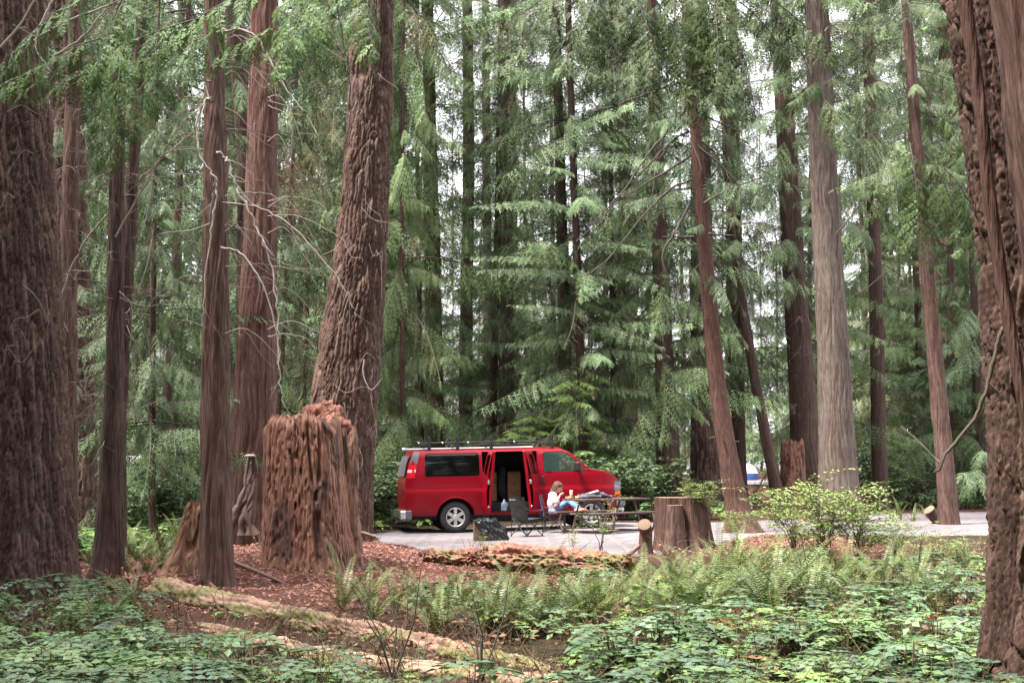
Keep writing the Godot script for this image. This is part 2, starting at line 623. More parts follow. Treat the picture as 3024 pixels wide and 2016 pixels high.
func trunk_mesh(pts: Array, rads: Array, st: Dictionary, na: int, nl: int, flare := 0.3, fh := 0.4, lobes := 5) -> ArrayMesh:
	var v := PackedVector3Array()
	var c := PackedColorArray()
	var n := pts.size()
	var cum := [0.0]
	for k in n - 1:
		cum.append(cum[k] + (pts[k + 1] - pts[k]).length())
	var ph := R(0, 100)
	var seg := 0
	var fr: float = st.f
	var amp: float = st.amp
	var ca: Color = st.a
	var cb: Color = st.b
	for j in nl + 1:
		var s: float = cum[-1] * j / nl
		while seg < n - 2 and s > cum[seg + 1]: seg += 1
		var f: float = (s - cum[seg]) / maxf(cum[seg + 1] - cum[seg], 1e-6)
		var ce: Vector3 = pts[seg].lerp(pts[seg + 1], f)
		var r0: float = lerpf(rads[seg], rads[seg + 1], f)
		var fl := flare * exp(-s / fh)
		for k in na + 1:
			var th := -PI * 0.5 + TAU * (k % na) / na
			var cx := cos(th); var cz := sin(th)
			var r := r0
			if fl > 0.003:
				r *= 1.0 + fl * (0.7 + 0.5 * cos(lobes * th + ph + sin(th * 2.0 + ph)))
			var qx := cx * r0 + ph; var qz := cz * r0
			var d := 0.0
			var m := 0.0
			if st.kind == 0:
				# furrowed plates: uneven scales between wandering cracks
				var wob := nz.get_noise_3d(qx * 2.5, s * 1.3, qz * 2.5) * 0.05
				var sx := (qx + wob) * fr; var sy: float = (s + wob) * fr * st.get("v", 0.085); var sz := (qz + wob) * fr
				var e := nc.get_noise_3d(sx, sy, sz) + 1.0
				var cell := nv.get_noise_3d(sx, sy, sz)
				var fine := nz.get_noise_3d(qx * fr * 4.0, s * fr * 2.6, qz * fr * 4.0 + 5.0)
				d = sm(0.0, 0.30, e) * (0.75 + 0.4 * cell) - 0.35 * sm(0.10, 0.0, absf(nz.get_noise_3d(qx * fr * 0.6, s * fr * 0.55, qz * fr * 0.6 + 3.0))) + 0.25 * fine + 0.3 * nz.get_noise_3d(qx * fr * 0.4, s * fr * 0.1 + 7.0, qz * fr * 0.4)
				m = cell * 0.45 + fine * 0.4 + nz.get_noise_3d(qx * 3.0, s * 1.0, qz * 3.0 + 20.0) * 0.35
			else:
				# long fibrous strips
				var wob := nz.get_noise_3d(qx * 1.5, s * 0.5, qz * 1.5) * 0.12
				d = nz.get_noise_3d((qx + wob) * fr, s * 0.55, (qz + wob) * fr) + 0.5 * nz.get_noise_3d((qx + wob) * fr * 2.6, s * 1.5, qz * fr * 2.6)
				m = nz.get_noise_3d((qx + wob) * fr * 1.7 + 11.0, s * 0.8, qz * fr * 1.7) * 0.7 + nz.get_noise_3d(qx * fr * 4.0, s * 2.5, qz * fr * 4.0 + 9.0) * 0.35 + nz.get_noise_3d(qx * 1.2, s * 0.35, qz * 1.2 + 33.0) * 0.35
			r += d * amp
			v.append(ce + Vector3(cx * r, 0, cz * r))
			var cc := ca.lerp(cb, clampf(0.5 + m, 0, 1))
			c.append(cc)
	var mb := MB.new()
	mb.grid(v, c, na + 1, nl + 1, true)
	return mb.mesh()

# rows: [px, py, width in px], from low to the top of the frame; the trunk starts on the ground at that depth
func tree_px(called: String, label: String, depth: float, rows: Array, st: Dictionary, res := 1.0, flare := 0.3, fh := 0.4, group := "", lobes := 5, up := 2.5) -> Dictionary:
	var b := P(rows[0][0], rows[0][1], depth)
	b.y = H(b.x, b.z) - 0.08
	var pts := [Vector3.ZERO]
	var rads := [rows[0][2] * 0.5 * depth / F]
	for q in rows:
		var p := P(q[0], q[1], depth) - b
		if p.y > pts[-1].y + 0.1:
			pts.append(p); rads.append(q[2] * 0.5 * depth / F)
	var dirn: Vector3 = (pts[-1] - pts[-2]).normalized()
	var rl: float = rads[-1]
	pts.append(pts[-1] + dirn * up); rads.append(rl * 0.72)
	pts.append(pts[-1] + dirn * up); rads.append(rl * 0.4)
	var sp := spline(pts, 4)
	var rr := []
	for k in sp.size():
		var f := float(k) / 4.0
		var i := mini(int(f), rads.size() - 2)
		rr.append(lerpf(rads[i], rads[i + 1], f - i))
	var tr := thing(called, b, label, "tree", group)
	var wpx: float = rows[0][2] / 2.95
	var na := clampi(int(wpx * PI * 0.68 * res), 14, 420)
	var hh: float = (sp[-1] as Vector3).y
	var nl := clampi(int(hh * F / depth / 2.95 / (2.7 if st.kind == 0 else 8.0) * res), 24, 480)
	part(tr, "trunk", trunk_mesh(sp, rr, st, na, nl, flare, fh, lobes), M.fir if st.kind == 0 else M.bark)
	return {"node": tr, "base": b, "path": sp, "rads": rr, "depth": depth}

func on_path(t: Dictionary, h: float) -> Vector3:
	var sp: Array = t.path
	for k in sp.size() - 1:
		if sp[k + 1].y >= h:
			return (sp[k] as Vector3).lerp(sp[k + 1], clampf((h - sp[k].y) / maxf(sp[k + 1].y - sp[k].y, 1e-4), 0, 1))
	return sp[-1]

# ---------- branch prototypes, along +x, about 3 m long ----------
func frond(mb: MB, o: Vector3, dirn: Vector3, nrm: Vector3, L: float, pairs: int, side_l: float, hw: float, ca: Color, cb: Color, droop: float, sub := 0) -> void:
	var n := nrm
	var d := dirn.normalized()
	var p := o
	var step := L / pairs
	var tint := rng.randf()
	var col0 := ca.lerp(cb, tint)
	for k in pairs:
		var f := (k + 0.5) / pairs
		var d2 := (d + Vector3(0, -droop / pairs, 0)).normalized()
		var s := d2.cross(n).normalized()
		n = s.cross(d2).normalized()
		var q := p + d2 * step
		var wide := side_l * (0.35 + 0.65 * sin(PI * clampf(f * 0.85 + 0.12, 0, 1))) * R(0.75, 1.15)
		if k == pairs - 1: wide *= 0.6
		for sg in [-1.0, 1.0]:
			var ld: Vector3 = (d2 * 0.75 + s * sg * 0.85 + n * R(-0.55, 0.35) + Vector3(0, -0.2, 0)).normalized() * wide
			var col := col0.lerp(cb, R(0.0, 0.35)).darkened(R(0.0, 0.15))
			var ls := ld.cross(n).normalized() * hw * R(0.8, 1.2)
			mb.leaf(p, ld, ls, n * hw * 0.25, col, 0.4)
			for m in sub:
				var fm := (m + 1.0) / (sub + 1.0)
				for s2 in [-1.0, 1.0]:
					var l2: Vector3 = (ld.normalized() * 0.8 + ls.normalized() * s2 * 0.7).normalized() * wide * 0.42 * (1.1 - 0.5 * fm)
					mb.leaf(p + ld * fm * 0.85, l2, l2.cross(n).normalized() * hw * 0.7, n * hw * 0.2, col, 0.45)
		mb.leaf(p, d2 * step * 1.25, s * hw * 0.6, n * 0.0, col0, 0.5)
		p = q; d = d2

func branch_proto(L: float, nsec: int, sec_l: float, pairs: int, side_l: float, hw: float, ca: Color, cb: Color, sag: float, sub := 0, bare := 0.12, hang := 0.0) -> ArrayMesh:
	var mb := MB.new()
	var pts := []
	var rd := []
	for k in 9:
		var x := k / 8.0
		pts.append(Vector3(x * L, L * (0.10 * x - sag * x * x + sag * 0.45 * x * x * x), sin(x * 3.0 + L) * 0.05 * L))
		rd.append(lerpf(0.017, 0.004, x) * L / 3.0)
	mb.tube(pts, rd, 4, Color(0.075, 0.055, 0.045))
	for k in nsec:
		var t := bare + (1.0 - bare) * (k + R(-0.3, 0.3)) / nsec
		t = clampf(t, 0.05, 0.99)
		var f := t * 8.0
		var i := mini(int(f), 7)
		var o: Vector3 = (pts[i] as Vector3).lerp(pts[i + 1], f - i)
		var fw: Vector3 = (pts[i + 1] - pts[i]).normalized()
		var sg := 1.0 if k % 2 == 0 else -1.0
		var prof := pow(1.0 - t, 0.55) * minf(1.0, 0.35 + t * 2.2) + 0.18
		var sl := sec_l * prof * R(0.7, 1.25)
		var d := (fw * R(0.5, 0.9) + Vector3(0, R(-0.55, 0.0) - hang * R(0.2, 1.6), sg * R(0.6, 1.0))).normalized()
		if k >= nsec - 2: d = fw
		var n := Vector3(R(-0.35, 0.35), 1.0, R(-0.35, 0.35)).normalized()
		frond(mb, o, d, n, sl, maxi(3, int(pairs * prof)), side_l * (0.6 + 0.4 * prof), hw, ca, cb, R(0.5, 1.3) + hang, sub)
	return mb.mesh()

func make_branches() -> void:
	var d0 := Color(0.060, 0.092, 0.044); var d1 := Color(0.158, 0.200, 0.098)
	var l0 := Color(0.065, 0.108, 0.040); var l1 := Color(0.165, 0.225, 0.085)
	var a := []
	for k in 5:
		var g: float = [0.75, 1.0, 1.15, 1.3, 0.95][k]
		a.append(branch_proto(3.0, 38, 0.72, 9, 0.15, 0.0135, d0 * g, d1 * g, 0.38 + 0.10 * k, 0, 0.12, 0.45))
	a.append(branch_proto(3.0, 18, 0.6, 8, 0.11, 0.008, Color(0.10, 0.08, 0.055), Color(0.15, 0.14, 0.075), 0.7, 0, 0.2, 0.6))
	BR.append(a)                                                         # 0 cedar
	a = []
	for k in 3: a.append(branch_proto(3.0, 32, 0.85, 12, 0.13, 0.010, l0, l1, 0.22 + 0.06 * k))
	BR.append(a)                                                         # 1 hemlock and fir, finer and flatter
	a = []
	for k in 3: a.append(branch_proto(2.4, 24, 0.70, 12, 0.15, 0.009, d0, l1, 0.5 + 0.1 * k, 2))
	BR.append(a)                                                         # 2 fine cedar, for the near boughs
	a = []
	for k in 2: a.append(branch_proto(2.6, 16, 0.9, 7, 0.16, 0.006, Color(0.20, 0.085, 0.05), Color(0.30, 0.13, 0.075), 0.5, 0))
	BR.append(a)                                                         # 3 dead, rusty
	a = []
	var mb: MB
	for k in 3:                                                          # 4 bare twiggy branch
		mb = MB.new()
		var pts := []
		var rd := []
		for j in 9:
			var x := j / 8.0
			pts.append(Vector3(x * 2.6, 0.15 * x - 0.55 * x * x + 0.05 * sin(j * 1.7 + k), sin(x * 4.0 + k * 2.0) * 0.18)); rd.append(lerpf(0.014, 0.003, x))
		var col := Color(0.21, 0.17, 0.15)
		mb.tube(pts, rd, 5, col)
		for j in 12:
			var f := R(1.0, 7.5)
			var i := int(f)
			var o: Vector3 = (pts[i] as Vector3).lerp(pts[i + 1], f - i)
			var dd := Vector3(R(0.2, 0.7), R(-0.9, 0.3), R(-0.8, 0.8)).normalized() * R(0.25, 0.8)
			mb.tube([o, o + dd * 0.4 + Vector3(0, -0.03, 0), o + dd + Vector3(0, -0.12, 0)], [0.005, 0.004, 0.0015], 4, col)
		a.append(mb.mesh())
	BR.append(a)

# whole crowns, 12 m tall round the y axis, joined from branches; trees share them, turned and stretched
func crown_proto(kind: int, n: int, l0: float, l1: float) -> ArrayMesh:
	var st := SurfaceTool.new()
	var protos: Array = BR[kind]
	var pl := 3.0 if kind < 2 else 2.6
	for k in n:
		var f := (k + rng.randf()) / n
		var s := lerpf(l0, l1, f) * R(0.4, 1.3) / pl
		f = clampf(f + R(-0.04, 0.04), 0, 1)
		var bs := Basis(Vector3.UP, k * 2.39996 + R(-0.6, 0.6)) * Basis(Vector3(0, 0, 1), R(-0.55, 0.3)) * Basis(Vector3(1, 0, 0), R(-0.3, 0.3))
		st.append_from(protos[rng.randi() % protos.size()], 0, Transform3D(bs.scaled(Vector3(s, s, s)), Vector3(0, f * 12.0, 0)))
	return st.commit()

var CR := {}
var TM := {}
func make_crowns() -> void:
	for kind in [0, 1]:
		CR[kind] = [[], []]
		for k in (2 if kind == 0 else 1): CR[kind][0].append(crown_proto(kind, 104 if kind == 0 else 62, 3.1, 2.8))
		for k in 1: CR[kind][1].append(crown_proto(kind, 44, 3.0, 2.6))
	CR[5] = [[], []]
	for k in 2: CR[5][0].append(crown_proto(0, 90, 3.3, 0.6))
	CR[5][1] = CR[5][0]
	CR[4] = [[crown_proto(4, 44, 2.0, 2.0), crown_proto(4, 44, 2.0, 2.0)], [crown_proto(4, 20, 2.0, 2.0), crown_proto(4, 20, 2.0, 2.0)]]

func tinted(tint: Color, dead: bool) -> Material:
	var q := "%s %.1f %.1f %.1f" % [dead, tint.r, tint.g, tint.b]
	if not TM.has(q):
		var m: StandardMaterial3D = (M.twig if dead else M.needle).duplicate()
		m.albedo_color = Color(snappedf(tint.r, 0.1), snappedf(tint.g, 0.1), snappedf(tint.b, 0.1)).linear_to_srgb()
		TM[q] = m
	return TM[q]

# foliage from height h0 to h1 above a trunk's base, about n branches of length l0
func crown(t: Dictionary, kind: int, h0: float, h1: float, n: int, l0: float, _l1: float, tint := Color(1, 1, 1), called := "crown") -> void:
	var dense := n / maxf(h1 - h0, 0.5) > (4.0 if kind < 2 else 2.4)
	var segs := 1 if kind == 5 else maxi(1, int(round((h1 - h0) / 13.0)))
	for s in segs:
		var a := lerpf(h0, h1, float(s) / segs)
		var e := lerpf(h0, h1, float(s + 1) / segs)
		var pool: Array = CR[kind][0 if dense else 1]
		var o := part(t.node, called, pool[rng.randi() % pool.size()], tinted(tint, kind == 4))
		var pa := on_path(t, a)
		var pe := on_path(t, e)
		var wd := l0 / (2.0 if kind == 4 else 3.0) * R(0.92, 1.08)
		var bs := Basis(Vector3.UP, R(0, TAU)).scaled(Vector3(wd, (e - a) / 12.0, wd))
		if pe.distance_to(pa) > 0.1: bs = Basis(Quaternion(Vector3.UP, (pe - pa).normalized())) * bs
		o.transform = Transform3D(bs, pa)

func bough(t: Dictionary, called: String, pts_px: Array, depth: float, r0: float, r1: float, col: Color, depth2 := -1.0) -> Array:
	var pts := []
	for k in pts_px.size():
		var d := depth if depth2 < 0 else lerpf(depth, depth2, float(k) / (pts_px.size() - 1))
		pts.append(P(pts_px[k][0], pts_px[k][1], d) - t.base)
	var sp := spline(pts, 6)
	var L: float = (sp[-1] as Vector3).distance_to(sp[0])
	var rd := []
	for k in sp.size():
		rd.append(lerpf(r0, r1, float(k) / (sp.size() - 1)) * R(0.85, 1.15))
		if k > 0: sp[k] += Vector3(R(-1, 1), R(-1, 1), R(-1, 1)) * L * 0.006
	var mb := MB.new()
	mb.tube(sp, rd, 6, col)
	# side twigs, forked
	if L > 0.5:
		for k in int(L * 3.0) + 1:
			var i := rng.randi_range(1, sp.size() - 2)
			var q: Vector3 = sp[i]
			var fw: Vector3 = ((sp[i + 1] - sp[i]).normalized() + Vector3(R(-0.9, 0.9), R(-0.9, 0.4), R(-0.9, 0.9))).normalized()
			var l := R(0.12, 0.5) * minf(1.0, L * 0.4)
			var m1 := q + fw * l * 0.5 + Vector3(R(-0.1, 0.1), R(-0.1, 0.05), R(-0.1, 0.1)) * l
			var e1 := q + fw * l + Vector3(0, -0.15 * l, 0)
			mb.tube([q, m1, e1], [rd[i] * 0.45, rd[i] * 0.3, 0.0012], 4, col)
			mb.tube([m1, m1 + (fw + Vector3(R(-0.8, 0.8), R(-0.5, 0.6), R(-0.8, 0.8))).normalized() * l * 0.4], [rd[i] * 0.28, 0.001], 3, col)
	part(t.node, called, mb.mesh(), M.twig)
	return sp

# sprays hung at chosen places: [px, py, depth, azimuth in degrees, tilt, length]
func sprays(t: Dictionary, kind: int, list: Array, tint := Color(1, 1, 1)) -> void:
	var protos: Array = BR[kind]
	var pl := 3.0 if kind < 2 else (2.4 if kind == 2 else 2.6)
	var st := SurfaceTool.new()
	for q in list:
		var p: Vector3 = P(q[0], q[1], q[2]) - t.base
		var s: float = q[5] / pl
		var b := Basis(Vector3.UP, deg_to_rad(q[3])) * Basis(Vector3(0, 0, 1), deg_to_rad(q[4])) * Basis(Vector3(1, 0, 0), R(-0.3, 0.3))
		st.append_from(protos[rng.randi() % protos.size()], 0, Transform3D(b.scaled(Vector3(s, s, s)), p))
	part(t.node, "bough", st.commit(), tinted(tint, false))

func filler(x: float, d: float, r: float, st: Dictionary, kind: int, h0: float, dens: float, l0: float, tint: Color, label: String, group: String, called: String, bare := true, tall := 0.0) -> Dictionary:
	var b := Vector3(x, H(x, -d) - 0.1, -d)
	var hh := (3.0 + d * 0.40) * 1.1 if d > 0 else 30.0
	if tall > 0.0: hh = tall
	var tr := thing(called, b, label, "tree", group)
	var lx := R(-0.03, 0.03)
	var pts := []
	var rd := []
	for k in 7:
		var f := k / 6.0
		pts.append(Vector3(lx * hh * f + sin(f * 3.0 + x) * 0.08, hh * f, R(-0.05, 0.05)))
		rd.append(r * lerpf(1.0, 0.55, f))
	var na := clampi(int(r * 2.0 * F / absf(d) / 2.95 * PI * 0.7), 10, 60)
	part(tr, "trunk", trunk_mesh(pts, rd, st, na if d > 0.0 else 14, (34 if d < 60 else 18) if d > 0.0 else 14, 0.35, 0.5), M.fir if st.kind == 0 else M.bark)
	var t := {"node": tr, "base": b, "path": pts, "rads": rd, "depth": d}
	if dens > 0.0:
		crown(t, 5 if tall > 0.0 and d > 0.0 and bare else kind, h0, hh, int((hh - h0) * dens), l0 * (1.25 if tall > 0.0 else 1.0), l0 * 0.75, tint)
	if bare and h0 > 3.0:
		crown(t, 4, 1.5, h0 + 1.0, int(h0 * 1.6), 1.6, 2.2, Color(1, 1, 1), "dead_branches")
	return t

func lab(st: Dictionary, d: float, low: bool) -> String:
	var tr: String = "dark stringy" if st == CEDAR_DARK else ("reddish stringy" if st == CEDAR else ("haze-tinted plated" if st == FIR_HAZED else "brown plated"))
	var wh := "in the first rows behind the campsite" if d < 60.0 else ("in the middle rows of the forest" if d < 85.0 else "in the farthest rows of the forest")
	return ("leafy conifer with slim %s trunk %s" if low else "tall conifer with bare %s trunk %s") % [tr, wh]

func make_trees() -> void:
	var pale := Color(0.30, 0.255, 0.23)
	var brown := Color(0.17, 0.13, 0.11)
	var dark := Color(0.06, 0.048, 0.042)
	var t: Dictionary
	# --- foreground left
	t = tree_px("fir_tree", "massive fir trunk with deeply furrowed flaking brown bark, moss-free to the fern bed", 16.5, [[62, 1770, 312], [40, 1200, 288], [28, 800, 270], [14, 400, 252], [2, 0, 236]], FIR, 1.25, 0.16, 0.5, "", 5, 2.0)
	for q in [[[0, 255], [127, 191], [242, 108], [306, 32], [360, -30]], [[100, 120], [200, 60], [320, 16], [400, -20]], [[0, 140], [60, 70], [110, -20]]]:
		bough(t, "branch", q, 15.6, 0.018, 0.008, pale)
	bough(t, "branch", [[170, -40], [153, 0], [115, 83], [105, 140], [134, 191], [153, 214], [200, 225]], 15.4, 0.015, 0.006, Color(0.38, 0.33, 0.30))
	for k in 16:
		var y0 := R(-20, 1150)
		var x0 := R(10, 150)
		var sx := R(-90, 110)
		bough(t, "twig", [[x0, y0], [x0 + sx * 0.4, y0 + R(-20, 40)], [x0 + sx * 0.8, y0 + R(-10, 60)], [x0 + sx, y0 + R(0, 110)]], 15.75, 0.005, 0.002, pale.lerp(brown, rng.randf()))
	sprays(t, 2, [[330, -60, 12.5, 190, -30, 1.7], [430, -80, 12.5, 250, -45, 1.6], [300, 110, 12.8, 200, -25, 1.3], [380, 130, 12.6, 260, -55, 1.4], [300, 170, 12.7, 280, -70, 1.1], [260, 150, 12.8, 170, -25, 0.9], [620, 40, 13.2, 185, -20, 1.9], [560, 90, 13.4, 200, -30, 1.4], [500, 180, 13.4, 240, -50, 1.1], [700, 20, 13.4, 170, -35, 1.5]], Color(0.95, 1.1, 0.9))
	t = tree_px("cedar_tree", "thin straight reddish cedar trunk close beside the massive furrowed fir", 20.4, [[192, 1695, 66], [196, 1400, 62], [198, 1000, 54], [208, 500, 48], [224, 0, 42]], CEDAR, 1.4, 0.25, 0.3)
	bough(t, "branch", [[195, 980], [175, 900], [223, 765], [280, 676], [395, 548], [472, 472], [574, 389]], 19.8, 0.018, 0.012, brown)
	bough(t, "branch", [[205, 620], [165, 560], [140, 470], [150, 370], [175, 290], [172, 215]], 19.9, 0.014, 0.008, dark)
	crown(t, 4, 2.5, 9.0, 22, 1.2, 1.8, Color(0.9, 0.85, 0.8), "dead_branches")
	t = tree_px("fir_tree", "dark furrowed fir trunk half hidden behind thin cedar, roots spreading at its foot", 27.5, [[238, 1605, 84], [240, 1300, 78], [225, 900, 76], [205, 450, 84], [182, 0, 88]], FIR, 1.3, 0.45, 0.4)
	crown(t, 4, 4.0, 12.0, 40, 1.6, 2.4, Color(1, 0.9, 0.85), "dead_branches")
	crown(t, 0, 3.0, 13.0, 26, 2.2, 2.6, Color(0.8, 0.85, 0.85))
	t = tree_px("cedar_tree", "slender dark cedar with swelling foot rising from ferns", 18.4, [[318, 1722, 92], [328, 1400, 68], [338, 1000, 54], [345, 500, 44], [350, 0, 38]], CEDAR_DARK, 1.5, 0.55, 0.28)
	for q in [[[340, 700], [420, 560], [500, 420], [560, 330], [640, 270]], [[350, 330], [450, 220], [560, 130], [700, 80]], [[345, 150], [300, 200], [230, 240], [190, 260]], [[350, 860], [390, 900], [420, 960], [440, 1040], [450, 1110]], [[352, 880], [420, 905], [480, 900], [560, 920]]]:
		bough(t, "branch", q, 18.0, 0.014, 0.005, brown)
	crown(t, 4, 2.0, 8.5, 26, 1.2, 1.8, Color(0.8, 0.75, 0.7), "dead_branches")
	t = tree_px("cedar_tree", "thin dark sapling trunk branching off behind the slender cedar", 19.2, [[345, 1690, 52], [352, 1200, 44], [372, 850, 40], [392, 500, 36], [420, 0, 32]], CEDAR_DARK, 1.4)
	crown(t, 4, 2.0, 9.0, 20, 1.2, 1.8, Color(0.7, 0.65, 0.6), "dead_branches")
	# --- the bare cedar in front of the stump mound
	t = tree_px("cedar_tree", "straight bare cedar trunk with pale hooked dead branches, on the litter mound", 17.0, [[638, 1752, 108], [638, 1600, 92], [636, 1300, 86], [636, 900, 80], [634, 450, 68], [630, 0, 56]], CEDAR, 1.5, 0.30, 0.22, "", 6)
	var pw := Color(0.36, 0.31, 0.275)
	bough(t, "branch", [[626, 300], [615, 293], [596, 312], [580, 376], [590, 459], [631, 520], [641, 561], [628, 638], [615, 733], [603, 861], [598, 960]], 16.55, 0.020, 0.005, pw)
	bough(t, "branch", [[640, 450], [669, 472], [689, 529], [720, 599], [759, 676], [797, 771], [815, 900], [822, 1000], [826, 1130], [838, 1190]], 16.6, 0.018, 0.005, pw)
	bough(t, "branch", [[650, 730], [708, 746], [759, 810], [784, 861], [816, 977], [824, 1060]], 16.6, 0.016, 0.005, pw)
	bough(t, "branch", [[640, 96], [707, 87], [759, 116], [804, 193], [849, 270], [900, 334], [935, 390]], 16.6, 0.02, 0.006, Color(0.34, 0.29, 0.26))
	bough(t, "branch", [[655, 598], [771, 617], [874, 681], [977, 797], [1028, 874], [1050, 930]], 16.6, 0.013, 0.004, Color(0.34, 0.29, 0.26))
	bough(t, "branch", [[622, 240], [560, 235], [500, 250], [460, 290]], 16.6, 0.013, 0.004, brown)
	bough(t, "branch", [[620, 660], [560, 680], [500, 685], [470, 690]], 16.6, 0.011, 0.004, pale)
	bough(t, "branch", [[612, 160], [560, 165], [520, 150]], 16.6, 0.014, 0.006, dark)
	for k in 46:
		var y0 := R(60, 1000)
		var sg := -1.0 if rng.randf() < 0.45 else 1.0
		var x0 := 634 + sg * 30.0
		var L := R(60, 230) * sg
		bough(t, "twig", [[x0, y0], [x0 + L * 0.35, y0 + R(-25, 20)], [x0 + L * 0.75, y0 + R(-10, 60)], [x0 + L, y0 + R(20, 150)]], R(16.5, 17.6), 0.007, 0.0025, pale.lerp(brown, rng.randf()))
	# --- twin stemmed red cedar behind the stump
	t = tree_px("cedar_tree", "broad reddish cedar trunk with fluted foot behind the rotten stump", 25.0, [[738, 1560, 150], [742, 1400, 142], [752, 1180, 124], [768, 700, 98], [776, 300, 88], [780, 0, 80]], CEDAR_RED, 1.6, 0.40, 0.8, "", 7)
	sprays(t, 2, [[830, -60, 13.5, 200, -25, 1.6], [900, -60, 13.5, 260, -40, 1.6], [960, -40, 13.2, 230, -45, 1.4], [880, 60, 13.2, 190, -20, 1.2], [940, 30, 13.2, 250, -60, 1.2], [1010, -80, 13.6, 300, -40, 1.4], [1080, -60, 13.4, 280, -55, 1.1], [820, 80, 13.0, 180, -35, 0.7]], Color(0.95, 1.15, 0.85))
	sprays(t, 3, [[870, 380, 22.0, 260, -60, 1.5], [860, 430, 22.0, 240, -75, 1.4], [880, 470, 22.5, 280, -70, 1.2], [905, 420, 22.5, 300, -50, 1.3], [850, 440, 22.5, 270, -80, 1.6], [930, 300, 23.0, 310, -40, 1.2], [1220, 20, 30.0, 280, -50, 1.6]])
	for k in 26:
		var y0 := R(60, 1000)
		var L := R(80, 260)
		bough(t, "twig", [[790, y0], [790 + L * 0.35, y0 + R(-25, 30)], [790 + L * 0.75, y0 + R(0, 80)], [790 + L, y0 + R(40, 180)]], R(23.5, 25.5), 0.009, 0.003, pale.lerp(brown, rng.randf()))
	t = tree_px("cedar_tree", "narrow dark cedar stem between the bare cedar and the reddish cedar", 27.0, [[712, 1540, 44], [716, 1000, 42], [720, 500, 40], [690, 0, 60]], CEDAR_DARK, 1.3)
	crown(t, 0, 5.0, 13.0, 24, 2.0, 2.2, Color(0.8, 0.9, 0.85))
	t = tree_px("fir_tree", "pinkish trunk with haze painted into its bark, seen high between the bare cedar and reddish cedar", 36.0, [[700, 1500, 70], [692, 700, 58], [688, 0, 50]], FIR_HAZED, 1.2)
	crown(t, 0, 3.0, 16.0, 30, 2.4, 2.4, Color(0.85, 0.95, 0.9))
	# --- central leaning fir
	t = tree_px("fir_tree", "great leaning fir trunk with plated dark bark behind the rotten stump", 24.0, [[985, 1575, 212], [1000, 1350, 196], [1026, 1093, 178], [1052, 850, 156], [1073, 643, 135], [1092, 300, 122], [1104, 0, 113]], FIR, 1.5, 0.14, 0.4, "", 5, 2.0)
	bough(t, "hanging_root", [[985, -60], [991, 0], [1012, 110], [1030, 210], [1033, 350], [1009, 456], [975, 500], [945, 519]], 22.8, 0.014, 0.008, Color(0.02, 0.018, 0.017))
	for k in 20:
		var f := rng.randf()
		var y0 := lerpf(60, 1350, f)
		var xc := lerpf(1100, 995, f * f)
		var w := lerpf(50, 85, f)
		var x0 := xc + R(-w, w)
		var L := R(-110, 130)
		bough(t, "twig", [[x0, y0], [x0 + L * 0.3, y0 + R(-10, 40)], [x0 + L * 0.8, y0 + R(10, 80)], [x0 + L * R(0.6, 1.1), y0 + R(50, 170)]], R(22.9, 23.3), 0.006, 0.002, Color(0.36, 0.28, 0.25).lerp(brown, rng.randf()))
	bough(t, "branch", [[1075, 1060], [1072, 1100], [1085, 1140], [1100, 1150], [1125, 1120]], 22.9, 0.014, 0.006, pale)
	# --- right foreground
	t = tree_px("fir_tree", "huge rough fir trunk with chunky dark bark at the edge of the leafy bed", 8.6, [[3195, 2250, 560], [3190, 1800, 470], [3175, 1400, 440], [3140, 800, 432], [3085, 400, 426], [3022, 0, 420]], {"kind": 0, "amp": 0.050, "v": 0.05, "f": 24.0, "a": Color(0.060, 0.035, 0.029), "b": Color(0.19, 0.118, 0.098)}, 0.95, 0.35, 0.35, "", 4, 1.5)
	bough(t, "branch", [[2975, 960], [2957, 985], [2935, 1060], [2912, 1160], [2870, 1250], [2800, 1330], [2778, 1378], [2763, 1394]], 7.9, 0.016, 0.007, Color(0.085, 0.064, 0.047))
	bough(t, "branch", [[2783, 1372], [2740, 1330], [2700, 1290], [2660, 1260]], 8.0, 0.007, 0.003, Color(0.30, 0.25, 0.22))
	t = tree_px("cedar_tree", "smooth stringy barked cedar pressed against the huge rough fir", 7.5, [[3330, 2350, 400], [3300, 1500, 384], [3225, 800, 376], [3165, 400, 366], [3110, 0, 356]], CEDAR, 0.7, 0.2, 0.3, "", 5, 5.0)
	t = tree_px("cedar_sapling", "thin smooth sapling stem rising across the huge rough fir", 7.7, [[3100, 2300, 40], [3050, 1400, 36], [3010, 1120, 34], [2972, 900, 36], [2925, 600, 38], [2895, 300, 38], [2850, 0, 40]], YOUNG, 1.0, 0.0, 0.3, "", 5, 3.0)
	# --- leaning reddish cedar right of the camp
	t = tree_px("cedar_tree", "leaning reddish cedar with small knots, rooted at the road edge beyond the cut stump", 31.5, [[2192, 1570, 92], [2176, 1480, 68], [2152, 1350, 58], [2118, 1130, 50], [2088, 800, 44], [2064, 500, 38], [2036, 150, 30], [2024, 0, 26]], YOUNG, 2.0, 0.55, 0.35)
	for q in [[[2030, 235], [1930, 270], [1820, 310], [1740, 330]], [[2030, 318], [1960, 400], [1890, 490], [1800, 620], [1700, 715]], [[2035, 385], [1965, 435], [1850, 555], [1760, 650]], [[2040, 460], [1935, 526], [1838, 582]], [[2045, 530], [1978, 560], [1893, 645], [1795, 765], [1732, 815]], [[2052, 700], [1956, 698]], [[2060, 330], [2117, 358], [2190, 390]], [[2070, 415], [2110, 450], [2130, 512]], [[2090, 690], [2174, 696]], [[2040, 600], [1990, 690], [1955, 760], [1990, 850], [2010, 930]], [[2020, 150], [1930, 90], [1870, 65]], [[2080, 600], [2150, 560], [2260, 520]], [[2060, 430], [2160, 520], [2230, 640]]]:
		bough(t, "branch", q, 30.8, 0.034, 0.010, dark)
